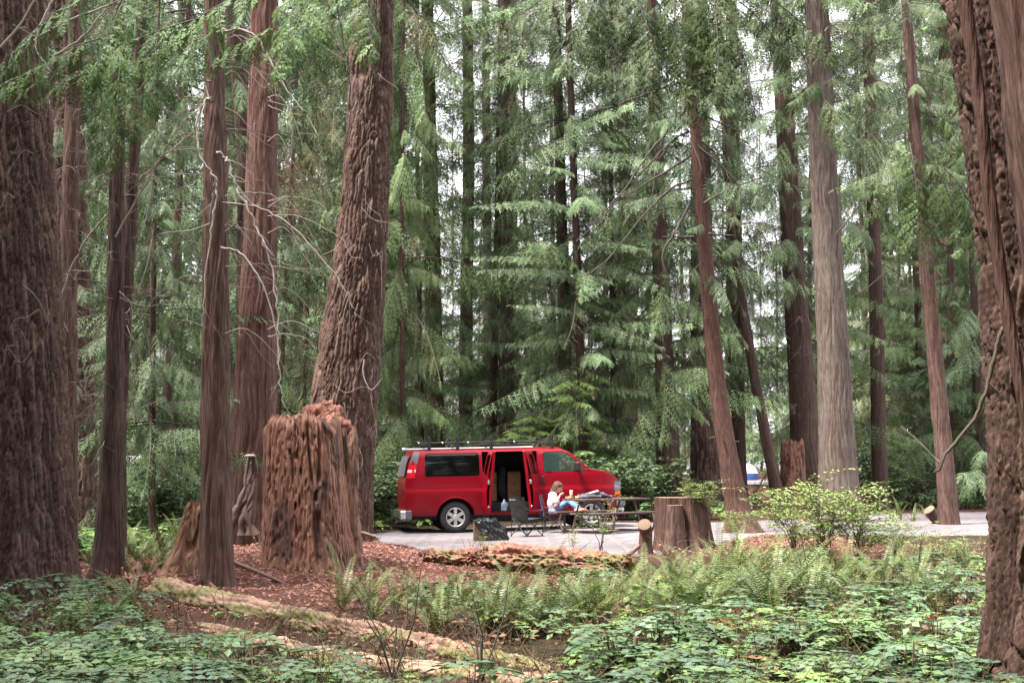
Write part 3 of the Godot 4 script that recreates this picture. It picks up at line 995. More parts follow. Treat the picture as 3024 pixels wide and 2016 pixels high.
	bough(t, "branch", [[2040, 295], [2020, 330], [2035, 400], [2060, 460], [2072, 500]], 30.9, 0.016, 0.006, pale)
	for k in 30:
		var h := R(1.0, 12.0)
		var p := on_path(t, h)
		var az := R(0, PI)
		var d := Vector3(cos(az), R(-0.2, 0.3), sin(az))
		var mb := MB.new()
		mb.tube([p, p + d * R(0.27, 0.4)], [0.022, 0.012], 5, dark, true)
		part(t.node, "knot", mb.mesh(), M.twig)
	sprays(t, 2, [[1700, 0, 13.0, 200, -35, 1.3], [1790, 10, 12.8, 240, -50, 1.2], [1850, 20, 12.6, 280, -60, 1.1], [1940, 0, 12.8, 320, -55, 1.2], [2050, 20, 12.6, 260, -65, 1.2], [2130, 0, 12.5, 300, -60, 1.3], [2190, 10, 12.6, 330, -45, 1.2], [1720, -60, 13.0, 200, -25, 1.4], [1800, -70, 12.8, 240, -40, 1.5], [1860, -60, 12.6, 280, -50, 1.4], [1930, -80, 12.8, 320, -45, 1.4], [1990, -60, 12.6, 260, -55, 1.5], [2060, -60, 12.5, 300, -50, 1.5], [2120, -80, 12.6, 250, -45, 1.6], [2180, -60, 12.6, 330, -35, 1.4], [2210, -70, 12.8, 300, -50, 1.3], [1760, -40, 12.9, 290, -60, 1.4], [2090, -20, 12.4, 280, -70, 1.1], [1900, 0, 12.5, 270, -70, 1.1], [2010, 10, 12.6, 240, -65, 1.5]], Color(0.6, 0.65, 0.55))
	crown(t, 0, 6.0, 15.0, 20, 2.4, 2.4, Color(0.8, 0.9, 0.85))
	# --- pale grey cedar and its neighbours
	t = tree_px("cedar_tree", "tall pale grey cedar trunk with weathered lower bark, behind the yellow green bush", 38.0, [[2482, 1545, 136], [2476, 1400, 112], [2462, 1050, 92], [2440, 650, 82], [2424, 300, 76], [2412, 0, 68]], CEDAR_GREY, 1.9, 0.20, 0.6, "", 6)
	for q in [[[2420, 366], [2400, 320], [2370, 270]], [[2400, 240], [2370, 160], [2330, 130], [2260, 128]], [[2470, 690], [2530, 620], [2580, 560]], [[2465, 300], [2530, 285], [2590, 280]], [[2440, 250], [2520, 180], [2600, 80], [2660, 10]]]:
		bough(t, "branch", q, 37.3, 0.024, 0.009, dark)
	crown(t, 0, 12.3, 22.0, 60, 3.0, 3.4, Color(0.85, 1.0, 0.85))
	t = tree_px("cedar_tree", "dark cedar trunk standing behind a broken reddish stump", 44.0, [[2395, 1490, 112], [2384, 1400, 92], [2370, 1150, 78], [2348, 850, 66], [2330, 550, 60], [2300, 0, 48]], CEDAR_DARK, 1.8, 0.30, 0.6)
	crown(t, 0, 8.0, 22.0, 80, 3.0, 3.6, Color(0.9, 1.0, 0.9))
	crown(t, 4, 3.0, 9.0, 16, 1.5, 2.4, Color(0.9, 0.8, 0.75), "dead_branches")
	t = tree_px("cedar_tree", "thin dark leaning pole tree beside the broken reddish stump", 42.0, [[2302, 1490, 40], [2262, 1285, 32], [2225, 1090, 28], [2195, 900, 24], [2165, 700, 22], [2150, 540, 18], [2120, 0, 14]], CEDAR_DARK, 2.0, 0.3, 0.3)
	crown(t, 0, 6.0, 16.0, 34, 2.2, 2.0, Color(0.8, 0.95, 0.85))
	t = tree_px("cedar_tree", "straight reddish brown cedar trunk at the far road edge, tilted log at its foot", 36.0, [[2806, 1558, 58], [2790, 1350, 52], [2765, 1080, 46], [2740, 800, 41], [2722, 600, 38], [2695, 250, 33], [2676, 0, 29]], CEDAR, 2.0, 0.2, 0.35)
	crown(t, 0, 9.5, 18.0, 30, 2.4, 2.6, Color(0.85, 0.95, 0.85))
	for q in [[[2735, 770], [2800, 840], [2850, 900]], [[2740, 500], [2690, 700], [2640, 780], [2560, 850], [2490, 890]], [[2700, 330], [2660, 200], [2680, 60], [2700, -40]], [[2700, 560], [2740, 560], [2800, 555], [2850, 540]]]:
		bough(t, "branch", q, 35.6, 0.02, 0.008, dark)
	sprays(t, 2, [[2680, 380, 15.0, 200, -45, 1.3], [2700, 420, 14.8, 250, -60, 1.4], [2740, 450, 14.8, 300, -55, 1.4], [2660, 470, 15.0, 230, -65, 1.2], [2790, 500, 14.8, 340, -50, 1.3], [2830, 520, 15.0, 290, -65, 1.2], [2720, 520, 15.0, 270, -75, 1.1], [2760, 330, 15.2, 320, -40, 1.1]], Color(0.7, 0.8, 0.7))
	# --- great flared cedars far right
	t = tree_px("cedar_tree", "great flared old cedar with stringy reddish flutes beyond the far road", 58.0, [[2858, 1440, 110], [2846, 1250, 92], [2830, 1000, 76], [2815, 600, 66], [2800, 0, 54]], CEDAR_RED, 2.0, 0.5, 1.2, "", 9)
	crown(t, 0, 10.0, 26.0, 60, 3.2, 3.4, Color(0.85, 0.95, 0.85))
	t = tree_px("cedar_tree", "great grey cedar with widely spreading buttressed foot beyond the post", 56.0, [[2936, 1465, 104], [2930, 1300, 92], [2920, 1100, 82], [2905, 600, 72], [2890, 0, 60]], CEDAR_GREY, 2.0, 0.75, 1.3, "", 8)
	crown(t, 0, 6.0, 24.0, 70, 3.2, 3.6, Color(0.85, 0.95, 0.85))
	# --- behind the van
	t = tree_px("fir_tree", "mossy dark fir with crooked limbs behind the van's rear window", 44.0, [[1288, 1440, 58], [1282, 1100, 50], [1276, 700, 44], [1268, 300, 36], [1262, 0, 32]], {"kind": 0, "amp": 0.02, "f": 8.0, "a": Color(0.10, 0.082, 0.05), "b": Color(0.19, 0.155, 0.085)}, 1.5)
	for q in [[[1270, 330], [1220, 290], [1180, 310]], [[1268, 210], [1240, 130], [1215, 60]], [[1268, 250], [1330, 190], [1400, 180]], [[1272, 400], [1215, 445], [1165, 450]], [[1270, 380], [1285, 420], [1300, 400], [1310, 450]], [[1264, 100], [1310, 30], [1330, -20]], [[1266, 120], [1190, 130], [1150, 100]]]:
		bough(t, "branch", q, 43.6, 0.03, 0.012, Color(0.30, 0.27, 0.12))
	crown(t, 1, 9.0, 23.0, 40, 2.6, 2.6, Color(1.1, 1.1, 1.0))
	t = tree_px("fir_tree", "dark straight fir trunk rising behind the van's roof rack", 47.0, [[1376, 1440, 40], [1376, 1000, 36], [1384, 500, 33], [1380, 0, 28]], FIR_FAR, 1.5)
	crown(t, 0, 3.5, 7.0, 10, 2.0, 2.2, Color(0.8, 0.9, 0.85))
	crown(t, 4, 3.0, 18.0, 40, 1.4, 2.0, Color(0.9, 0.85, 0.8), "dead_branches")
	crown(t, 1, 10.0, 24.0, 40, 2.4, 2.6, Color(1.0, 1.05, 1.0))
	t = tree_px("fir_tree", "pinkish plated fir trunk with haze painted into its bark, rising directly behind the van's middle", 46.0, [[1494, 1440, 48], [1496, 1000, 42], [1492, 600, 38], [1488, 300, 34], [1486, 0, 30]], FIR_HAZED, 1.6)
	crown(t, 1, 11.0, 24.0, 36, 2.4, 2.6, Color(1.0, 1.05, 1.0))
	crown(t, 4, 4.0, 18.0, 30, 1.4, 2.0, Color(0.9, 0.85, 0.8), "dead_branches")
	t = tree_px("fir_tree", "slim pink fir trunk, its bark colour lightened as haze, left of the plated pinkish fir", 58.0, [[1444, 1430, 30], [1440, 900, 26], [1436, 500, 24], [1434, 0, 20]], FIR_HAZED, 1.5)
	crown(t, 1, 14.0, 28.0, 30, 2.6, 2.8, Color(1.1, 1.1, 1.0))
	t = tree_px("fir_tree", "trunk with bark painted hazy pale, rising through the dense cedar foliage behind the van's cab", 60.0, [[1870, 1430, 38], [1852, 700, 34], [1840, 400, 32], [1828, 150, 28], [1820, 0, 26]], FIR_HAZED, 1.5)
	crown(t, 1, 17.0, 30.0, 30, 2.8, 2.8, Color(1.1, 1.1, 1.0))
	t = tree_px("cedar_tree", "dark cedar trunk behind the van's open side doors", 42.5, [[1678, 1450, 46], [1672, 1200, 42], [1660, 700, 34], [1640, 0, 24]], CEDAR_DARK, 1.5)
	crown(t, 0, 2.6, 18.0, 130, 3.2, 3.4, Color(0.85, 1.0, 0.9))
	t = tree_px("cedar_tree", "shaggy dark cedar trunk standing just past the van's front bumper", 41.0, [[1978, 1480, 82], [1972, 1300, 66], [1960, 1000, 54], [1945, 600, 44], [1925, 0, 30]], CEDAR_DARK, 1.7, 0.3, 0.5)
	crown(t, 0, 3.2, 17.0, 120, 3.0, 3.2, Color(0.85, 1.0, 0.9))
	t = tree_px("fir_tree", "furrowed brown fir trunk behind the leaning reddish cedar", 43.0, [[2085, 1475, 84], [2080, 1250, 72], [2076, 1000, 64], [2070, 500, 54], [2062, 0, 42]], FIR, 1.9, 0.25, 0.5)
	crown(t, 0, 5.0, 18.0, 60, 2.8, 3.0, Color(0.85, 0.98, 0.9))
	t = tree_px("cedar_tree", "dark cedar with spreading roots on the litter bank right of the leaning cedar", 46.0, [[2176, 1485, 70], [2174, 1350, 58], [2172, 1100, 52], [2168, 600, 44], [2160, 0, 34]], CEDAR_DARK, 1.8, 0.45, 0.3, "", 6)
	crown(t, 0, 4.0, 19.0, 100, 2.8, 3.0, Color(0.85, 1.0, 0.9))
	# thin crooked tree left of the bare cedar
	t = tree_px("cedar_tree", "thin crooked little tree curving at its foot among back ferns", 24.0, [[468, 1600, 26], [455, 1560, 24], [446, 1480, 22], [448, 1300, 20], [450, 1000, 18], [455, 600, 14], [470, 0, 8]], CEDAR_DARK, 2.0, 0.2, 0.2)
	for q in [[[448, 1230], [420, 1190], [400, 1150], [392, 1090]], [[450, 1240], [520, 1250], [600, 1250]], [[450, 1190], [500, 1230], [540, 1340], [548, 1440]], [[447, 1330], [540, 1340], [600, 1350]], [[450, 1200], [390, 1180], [372, 1290], [385, 1370]], [[452, 1050], [430, 1000], [405, 900]], [[452, 1180], [470, 1260], [490, 1330]]]:
		bough(t, "branch", q, 23.8, 0.016, 0.006, dark)
	crown(t, 0, 1.6, 9.0, 70, 1.8, 1.8, Color(0.8, 0.95, 0.85))
	# --- fillers: crowded trees farther back
	var spots := []
	for q in [[-11.5, 33.0], [-9.2, 36.5], [-8.0, 31.0], [-6.9, 39.0], [-12.8, 38.0], [-4.6, 41.5], [-3.2, 39.5], [-2.9, 44.0], [2.2, 41.0], [3.4, 44.0], [5.2, 48.0], [10.5, 47.0], [11.8, 51.0], [14.2, 52.0], [16.5, 50.0], [18.0, 55.0], [9.0, 55.0], [7.6, 50.0], [-14.0, 30.0], [-7.2, 46.0], [-8.5, 54.0], [-9.6, 60.0], [-10.6, 51.0], [-6.4, 50.0], [14.5, 58.0], [17.0, 63.0], [13.0, 61.0], [19.5, 58.0], [0.6, 58.0], [4.4, 60.0]]:
		spots.append([q[0], q[1], true])
	for k in 62:
		var d := R(46.0, 88.0)
		spots.append([R(-0.42, 0.42) * d, d, rng.randf() < 0.85])
	for k in 70:
		var d := R(85.0, 135.0)
		spots.append([(-0.42 + 0.84 * (k + rng.randf()) / 70.0) * d, d, true])
	for q in spots:
		var d: float = q[1]
		var low: bool = q[2]
		if d > 47.0 and d < 76.0 and absf(q[0] - 0.183 * d) < 4.5: continue      # keep the tent in sight
		var st: Dictionary = [CEDAR_DARK, FIR_FAR, CEDAR, FIR_FAR][rng.randi() % 4] if not low else [CEDAR_DARK, CEDAR, FIR_FAR][rng.randi() % 3]
		var tint := Color(R(0.85, 1.05), R(0.92, 1.1), R(0.85, 1.0))
		filler(q[0], d, R(0.07, 0.17) if low else R(0.2, 0.4), st, 0 if low or rng.randf() < 0.4 else 1, R(0.5, 2.5) if low else R(4.0, 9.0), 5.0 if low else 2.4, R(2.6, 3.8) * (1.0 if d < 80 else 1.35), tint, lab(st, d, low), lab(st, d, low), "cedar_tree" if low else "conifer_tree", true, (R(0.15, 0.29) * d if d > 80.0 else (R(0.18, 0.40) * d if low and rng.randf() < 0.5 and d > 47.0 else 0.0)))
	# --- unseen ring of conifers added round the viewpoint to block low sky: it shades the fronts of the trunks, and the van's windows and paint mirror it
	for k in 58:
		var az := -1.95 + 3.9 * (k + R(-0.3, 0.3)) / 57.0
		var r: float = [15.0, 24.0, 34.0][k % 3] + R(-2.5, 2.5)
		var x := sin(az) * r * 1.1
		var z := cos(az) * r - 8.0
		if z < -6.0 and absf(x) < 0.42 * -z + 5.0: continue
		filler(x, -z, R(0.25, 0.4), CEDAR, 0, R(2.0, 6.0), 5.0, R(3.6, 4.6), Color(0.9, 1, 0.9), "unseen tall conifer added round the viewpoint to shade the trunks and van", "unseen conifers added to block low sky light", "conifer_tree", false, R(27.0, 36.0))

# ---------- stumps ----------
# rotten: deep grooves, holes and a ragged hollow top; else sawn flat
func stump_mesh(r0: float, r1: float, h: float, na: int, nl: int, rotten: bool, ca: Color, cb: Color, cc: Color, lobes := 5, flare := 0.25, lean := Vector2.ZERO, flute := 0.035) -> ArrayMesh:
	var v := PackedVector3Array()
	var c := PackedColorArray()
	var ph := R(0, 50)
	var tops := []
	for k in na + 1:
		var th := -PI * 0.5 + TAU * (k % na) / na
		var e := 0.0
		if rotten:
			e = nz.get_noise_2d(cos(th) * 1.2 + ph, sin(th) * 1.2) * 0.05 + nz.get_noise_2d(cos(th) * 6.0 + ph, sin(th) * 6.0) * 0.022 + absf(nz.get_noise_2d(cos(th) * 16.0, sin(th) * 16.0 + ph)) * 0.02
		tops.append(h * (1.0 + e))
	for j in nl + 1:
		var f := float(j) / nl
		for k in na + 1:
			var th := -PI * 0.5 + TAU * (k % na) / na
			var y: float = f * tops[k]
			var cx := cos(th); var cz := sin(th)
			var r := lerpf(r0, r1, pow(f, 0.7))
			r *= 1.0 + flare * exp(-y / 0.3) * (0.6 + 0.5 * cos(lobes * th + ph)) + flute * cos(lobes * th + ph + 0.6 * f)
			var qx := cx * r0 + ph; var qz := cz * r0
			var g := nz.get_noise_3d(qx * 7.0, y * 0.7, qz * 7.0)
			var g2 := nz.get_noise_3d(qx * 16.0, y * 1.8, qz * 16.0)
			var m := 0.5 + 0.6 * nz.get_noise_3d(qx * 12.0 + 20.0, y * 1.1, qz * 12.0) + 0.5 * nz.get_noise_3d(qx * 34.0, y * 3.0, qz * 34.0)
			if rotten:
				r += g * 0.012 + g2 * 0.008 + nz.get_noise_3d(qx * 40.0, y * 7.0, qz * 40.0) * 0.006 - 0.08 * sm(0.52, 0.70, nz.get_noise_3d(qx * 12.0 + 9.0, y * 2.6, qz * 12.0)) * sm(-0.1, 0.4, nz.get_noise_3d(qx * 1.6 + 3.0, y * 1.1, qz * 1.6)) - 0.022 * sm(0.1, 0.5, nz.get_noise_3d(qx * 24.0, y * 4.5, qz * 24.0 + 8.0)) - 0.10 * sm(0.10, 0.0, absf(nz.get_noise_3d(qx * 2.4 - 7.0, y * 0.22, qz * 2.4))) * sm(0.0, 0.5, nz.get_noise_3d(qx * 1.5, y * 1.2 + 3.0, qz * 1.5) + 0.3)
				r -= 0.05 * sm(0.8, 1.0, f) * absf(g2) + r0 * 0.10 * pow(sm(0.92, 1.0, f), 2.0)
			else:
				r += g * 0.014 + g2 * 0.008
			v.append(Vector3(cx * r + lean.x * y, y, cz * r + lean.y * y))
			var col := ca.lerp(cb, clampf(m, 0, 1))
			col = col.lerp(cc, clampf((nz.get_noise_3d(qx * 2.2 + 40.0, y * 0.9, qz * 2.2) + nz.get_noise_3d(qx * 9.0, y * 2.0, qz * 9.0 + 4.0) * 0.5 - 0.1) * 2.2, 0, 0.85))
			c.append(col)
	var mb := MB.new()
	mb.grid(v, c, na + 1, nl + 1, true)
	# the top
	var rows := 14
	var v2 := PackedVector3Array()
	var c2 := PackedColorArray()
	for j in rows + 1:
		var f := float(j) / rows
		for k in na + 1:
			var e := v[nl * (na + 1) + k]
			var ce := Vector3(lean.x * h, h * (0.93 if rotten else 1.0), lean.y * h)
			var p := e.lerp(ce, f)
			if rotten: p.y += nz.get_noise_2d(p.x * 9.0, p.z * 9.0) * 0.09 * sm(0.0, 0.15, f) - 0.05 * sm(0.0, 0.2, f)
			else: p.y += nz.get_noise_2d(p.x * 14.0, p.z * 14.0) * 0.008 * sm(0.0, 0.1, f)
			v2.append(p)
			var m := 0.5 + nz.get_noise_2d(p.x * 22.0, p.z * 22.0) * 0.7
			c2.append((Color(0.17, 0.062, 0.038).lerp(Color(0.32, 0.145, 0.095), clampf(m, 0, 1))) if rotten else Color(0.30, 0.19, 0.14).lerp(Color(0.44, 0.31, 0.23), clampf(m, 0, 1)))
	mb.grid(v2, c2, na + 1, rows + 1, true)
	return mb.mesh()

# a lying log, rough and weathered; moss grows in patches along its upper side
func log_mesh(pts: Array, rads: Array, na: int, nl: int, amp: float, ca: Color, cb: Color, moss: float, flat := 1.0, ru := 1.0) -> ArrayMesh:
	var sp := spline(pts, 6)
	var n := sp.size()
	var v := PackedVector3Array()
	var c := PackedColorArray()
	var ph := R(0, 60)
	for j in nl + 1:
		var f := float(j) / nl * (n - 1)
		var i := mini(int(f), n - 2)
		var ce: Vector3 = sp[i].lerp(sp[i + 1], f - i)
		var tg: Vector3 = (sp[i + 1] - sp[i]).normalized()
		var side := tg.cross(Vector3.UP).normalized()
		var up := side.cross(tg).normalized()
		var rf := f / (n - 1) * (rads.size() - 1)
		var ri := mini(int(rf), rads.size() - 2)
		var r0: float = lerpf(rads[ri], rads[ri + 1], rf - ri)
		var s: float = f * (pts[-1] - pts[0]).length() / (n - 1)
		var endf := minf(j, nl - j)
		var closing := 1.0 if endf > 0 else 0.02
		for k in na + 1:
			var th := -PI * 0.5 + TAU * (k % na) / na
			var ux := cos(th); var uy := sin(th)
			var g := nz.get_noise_3d(s * 0.9 * ru, ux * r0 * 9.0 + ph, uy * r0 * 9.0)
			var g2 := nz.get_noise_3d(s * 2.6 * ru, ux * r0 * 24.0 + ph, uy * r0 * 24.0)
			var g3 := nz.get_noise_3d(s * 6.0 * ru, ux * r0 * 38.0 + ph, uy * r0 * 38.0)
			var r := (r0 + (g * 0.9 + g2 * 0.6 + g3 * 0.5) * amp) * closing
			var jag := 0.0
			if endf <= 1: jag = nz.get_noise_2d(ux * 6.0 + ph, uy * 6.0) * 0.25 * (1.0 if j > nl / 2 else -1.0) * r0 / 0.2
			v.append(ce + (side * ux + up * uy * flat) * r + tg * jag)
			var col := ca.lerp(cb, clampf(0.5 + g2 * 0.6 + nz.get_noise_3d(s * 1.5, ux * r0 * 12.0 - 30.0, uy * r0 * 12.0) * 0.5, 0, 1))
			if moss > 0.0:
				var mo := nz.get_noise_3d(s * 1.1 + 80.0, ux * r0 * 3.0, uy * r0 * 3.0) + 0.6 * nz.get_noise_3d(s * 8.0, ux * r0 * 20.0, uy * r0 * 20.0 + 50.0)
				col = col.lerp(Color(0.095, 0.095, 0.028).lerp(Color(0.19, 0.175, 0.06), clampf(g3 + 0.5, 0, 1)), sm(0.0, 0.35, mo + uy * 0.45 + moss - 0.75))
			c.append(col)
	var mb := MB.new()
	mb.grid(v, c, na + 1, nl + 1, false)
	return mb.mesh()

func make_stumps_and_logs() -> void:
	var o: Node3D
	var mb: MB
	# the great rotten stump
	var b := P(908, 1672, 19.0)
	b.y = H(b.x, b.z) - 0.12
	o = thing("rotten_stump", b, "tall rotten cedar stump, grooved and hollow topped, on the litter mound", "stump")
	part(o, "stump_wall", stump_mesh(0.66, 0.545, 2.16, 360, 170, true, Color(0.150, 0.062, 0.042), Color(0.285, 0.145, 0.100), Color(0.080, 0.042, 0.034), 5, 0.14, Vector2(-0.055, 0)), M.plain)
	mb = MB.new()
	for q in [[0.02, 2.14, -0.40, 0.20], [-0.20, 2.08, -0.30, 0.16], [0.16, 2.22, -0.46, 0.17], [-0.02, 2.28, -0.46, 0.14], [0.36, 2.02, -0.35, 0.16], [0.3, 2.20, -0.5, 0.16], [0.16, 2.34, -0.55, 0.13], [0.42, 2.05, -0.5, 0.15]]:
		lump(mb, Vector3(q[0], q[1], q[2]), q[3], Color(0.12, 0.042, 0.028), Color(0.24, 0.095, 0.062))
	part(o, "rotten_heartwood", mb.mesh(), M.plain)
	# a leftover slab of the stump against its right side
	mb = MB.new()
	part(o, "stump_wall", stump_mesh(0.24, 0.17, 1.95, 80, 110, true, Color(0.155, 0.075, 0.05), Color(0.27, 0.15, 0.11), Color(0.09, 0.05, 0.04), 3, 0.3), M.plain).position = Vector3(0.50, 0.05, -0.25)
	# ragged snag left of the bare cedar
	b = P(552, 1715, 18.2); b.y = H(b.x, b.z) - 0.1
	o = thing("broken_snag", b, "ragged knee-high orange brown snag beside the bare cedar trunk", "stump")
	part(o, "stump_wall", stump_mesh(0.27, 0.15, 0.98, 120, 80, true, Color(0.19, 0.085, 0.05), Color(0.42, 0.25, 0.16), Color(0.10, 0.05, 0.04), 4, 0.75, Vector2(0.12, 0)), M.plain)
	# twisted root beside the reddish cedar, with a bracket fungus
	b = P(705, 1575, 22.5); b.y = H(b.x, b.z) - 0.1
	o = thing("twisted_root", b, "dark twisted upright root wood with a pale bracket fungus, left of the rotten stump", "root")
	for q in [[[748, 1335], [742, 1400], [716, 1460], [696, 1520], [672, 1580]], [[750, 1345], [752, 1420], [745, 1500], [735, 1580]], [[738, 1340], [725, 1410], [728, 1470], [700, 1500], [680, 1560]], [[742, 1350], [757, 1390], [735, 1440], [745, 1490], [715, 1530], [712, 1580]], [[748, 1370], [730, 1420], [748, 1450], [725, 1510], [755, 1580]]]:
		mb = MB.new()
		var ps := []
		for w in q: ps.append(P(w[0], w[1], 22.4) - b)
		var sp := spline(ps, 5)
		var rd := []
		for k in sp.size(): rd.append(lerpf(0.022, 0.075, float(k) / sp.size()) * (1.0 + 0.15 * sin(k * 1.3)))
		mb.tube(sp, rd, 9, Color(0.115, 0.066, 0.056).lerp(Color(0.17, 0.105, 0.09), rng.randf()), true)
		part(o, "root", mb.mesh(), M.wood)
	mb = MB.new()
	var fp := P(738, 1345, 22.3) - b
	mb.lathe(fp, Vector3.UP, [Vector2(0.0, 0.02), Vector2(0.06, 0.018), Vector2(0.095, 0.0), Vector2(0.07, -0.02), Vector2(0.0, -0.03)], 14, Color(0.36, 0.30, 0.265))
	part(o, "bracket_fungus", mb.mesh(), M.plain)
	# sawn stump right of the table
	b = P(2020, 1640, 24.8); b.y = H(b.x, b.z) - 0.1
	o = thing("sawn_stump", b, "wide sawn-off brown cedar stump with a buttressed side near the picnic table", "stump")
	part(o, "stump_wall", stump_mesh(0.50, 0.46, 1.10, 150, 70, false, Color(0.10, 0.055, 0.045), Color(0.19, 0.115, 0.095), Color(0.075, 0.042, 0.035), 5, 0.32, Vector2(-0.05, 0), 0.10), M.bark)
	part(o, "buttress", stump_mesh(0.22, 0.15, 0.97, 60, 50, false, Color(0.15, 0.09, 0.075), Color(0.25, 0.165, 0.145), Color(0.12, 0.07, 0.06), 3, 0.4), M.bark).position = Vector3(-0.22, 0.0, 0.50)
	b = P(1908, 1640, 24.0); b.y = H(b.x, b.z) - 0.08
	o = thing("cut_stem", b, "small cut stem with a slanting tan sawn face, left of the wide sawn stump", "stump")
	mb = MB.new()
	mb.tube([Vector3(0, 0, 0), Vector3(-0.01, 0.25, 0.0), Vector3(0.0, 0.50, 0.03), Vector3(-0.02, 0.58, 0.09), Vector3(-0.04, 0.64, 0.17)], [0.16, 0.125, 0.115, 0.118, 0.118], 18, Color(0.17, 0.10, 0.082))
	part(o, "stem", mb.mesh(), M.bark)
	mb = MB.new()
	mb.lathe(Vector3(-0.04, 0.64, 0.17), Vector3(-0.2, 0.6, 0.8).normalized(), [Vector2(0.117, -0.01), Vector2(0.115, 0.004), Vector2(0.0, 0.006)], 22, Color(0.15, 0.09, 0.062))
	part(o, "sawn_face", mb.mesh(), M.plain)
	# broken reddish stump in front of the dark cedar
	b = P(2345, 1490, 42.5); b.y = H(b.x, b.z) - 0.1
	o = thing("broken_stump", b, "man-high broken reddish stump leaning against a dark cedar by the road", "stump")
	part(o, "stump_wall", stump_mesh(0.44, 0.36, 2.25, 70, 60, true, Color(0.18, 0.08, 0.055), Color(0.34, 0.19, 0.145), Color(0.12, 0.06, 0.05), 4, 0.2), M.bark)
	# fallen logs
	var l0 := P(470, 1752, 16.4); var l1 := P(1000, 1860, 13.4); var l2 := P(1250, 1915, 12.3); var l3 := P(1640, 2000, 10.6)
	for p in [[l0, 0.20], [l1, 0.10], [l2, 0.09], [l3, 0.06]]: pass
	o = top("fallen_log", log_mesh([l0, l0.lerp(l1, 0.3), l0.lerp(l1, 0.7), l1, l2, l2.lerp(l3, 0.6), l3], [0.23, 0.19, 0.155, 0.145, 0.135, 0.12, 0.09], 56, 420, 0.034, Color(0.12, 0.060, 0.040), Color(0.36, 0.225, 0.155), 0.42, 0.85, 1.8), M.plain, Vector3.ZERO, "long pale split log with moss, slanting down from the mound through leaves", "log")
	l0 = P(540, 1850, 14.2); l1 = P(1010, 1960, 11.4); l3 = P(1800, 2060, 9.6)
	o = top("fallen_log", log_mesh([l0, l0.lerp(l1, 0.5), l1, l1.lerp(l3, 0.5), l3], [0.12, 0.13, 0.13, 0.14, 0.13], 50, 360, 0.026, Color(0.18, 0.095, 0.062), Color(0.44, 0.29, 0.20), 0.28, 0.75), M.plain, Vector3.ZERO, "lower weathered log half buried in leaves beside the long mossy log", "log")
	l0 = P(1255, 1660, 20.6); l1 = P(1480, 1678, 20.0); l3 = P(1850, 1698, 19.4)
	l0.y = H(l0.x, l0.z) + 0.10; l1.y = H(l1.x, l1.z) + 0.17; l3.y = H(l3.x, l3.z) + 0.15
	o = top("rotten_log", log_mesh([l0, l0.lerp(l1, 0.6), l1, l1.lerp(l3, 0.5), l3], [0.09, 0.11, 0.20, 0.19, 0.13], 90, 420, 0.055, Color(0.10, 0.040, 0.029), Color(0.30, 0.14, 0.095), 0.16, 1.0, 2.6), M.plain, Vector3.ZERO, "crumbling red rotten log lying along the edge of the gravel pad", "log")
	l0 = P(1330, 1730, 17.6); l1 = P(1130, 1722, 18.2)
	# the split butt of the long log
	b = P(440, 1760, 16.6); b.y = H(b.x, b.z)
	mb = MB.new()
	for k in 150:
		var p := Vector3(rng.randfn(0.0, 0.26), R(0.0, 0.14), rng.randfn(0.0, 0.16))
		var d := Vector3(R(-0.6, 0.8), R(-0.15, 0.35), R(-0.3, 0.3)).normalized()
		mb.box(p, Vector3(R(0.10, 0.38), R(0.008, 0.025), R(0.015, 0.045)), Color(0.19, 0.07, 0.045).lerp(Color(0.38, 0.19, 0.13), rng.randf()), Basis(Quaternion(Vector3.RIGHT, d)), 0.003)
	o = top("wood_chunks", mb.mesh(), M.plain, b, "heap of splintered red wood at the upper end of the long split log", "wood chunks")
	o.set_meta("kind", "stuff")
	# tilted log chunk by the far road
	b = P(2772, 1545, 36.6)
	b.y = H(b.x, b.z)
	o = thing("log_piece", b, "short tilted log piece with pale cut end, leaning by the far road cedar", "log")
	mb = MB.new()
	mb.tube([Vector3(0.05, 0.02, 0), Vector3(-0.28, 0.42, 0.1)], [0.16, 0.15], 14, Color(0.14, 0.09, 0.075))
	part(o, "bark", mb.mesh(), M.bark)
	mb = MB.new()
	mb.lathe(Vector3(-0.28, 0.42, 0.1), Vector3(-0.6, 0.75, 0.2).normalized(), [Vector2(0.16, -0.03), Vector2(0.155, 0.01), Vector2(0.0, 0.012)], 16, Color(0.20, 0.14, 0.10))
	part(o, "cut_end", mb.mesh(), M.plain)
	# sticks
	for q in [[[[1497, 1606], [1520, 1618], [1550, 1632]], 22.6, 0.05, "thick bare stick poking up at the edge of the gravel pad"], [[[610, 1610], [690, 1660], [740, 1680], [830, 1720], [880, 1745]], 17.6, 0.035, "long dark stick lying down the litter slope below the rotten stump"], [[[1790, 1655], [1850, 1640], [1890, 1610]], 23.0, 0.055, "dark root stick reaching from the cut stem to the pad"], [[[1880, 1880], [1872, 1930], [1855, 2030]], 9.8, 0.022, "upright bare brown stick standing among the leafy bed"], [[[1110, 1585], [1060, 1570], [1010, 1560]], 22.5, 0.03, "short root stick beside the foot of the great leaning fir"], [[[2860, 1830], [2820, 1850], [2790, 1900], [2780, 1960]], 10.2, 0.008, "thin pale bent twig near the foot of the huge rough fir"]]:
		mb = MB.new()
		var ps := []
		var bb: Vector3 = P(q[0][0][0], q[0][0][1], q[1])
		for w in q[0]: ps.append(P(w[0], w[1], q[1]) - bb)
		var sp := spline(ps, 5)
		var rd := []
		for k in sp.size(): rd.append(q[2] * lerpf(1.0, 0.55, float(k) / sp.size()) * (1.0 + 0.15 * sin(k * 2.3)))
		mb.tube(sp, rd, 8, Color(0.19, 0.125, 0.10) if q[2] > 0.01 else Color(0.45, 0.40, 0.36), true)
		top("fallen_stick", mb.mesh(), M.twig, bb, q[3], "stick")
	# red litter: bark chips and shreds
	mb = MB.new()
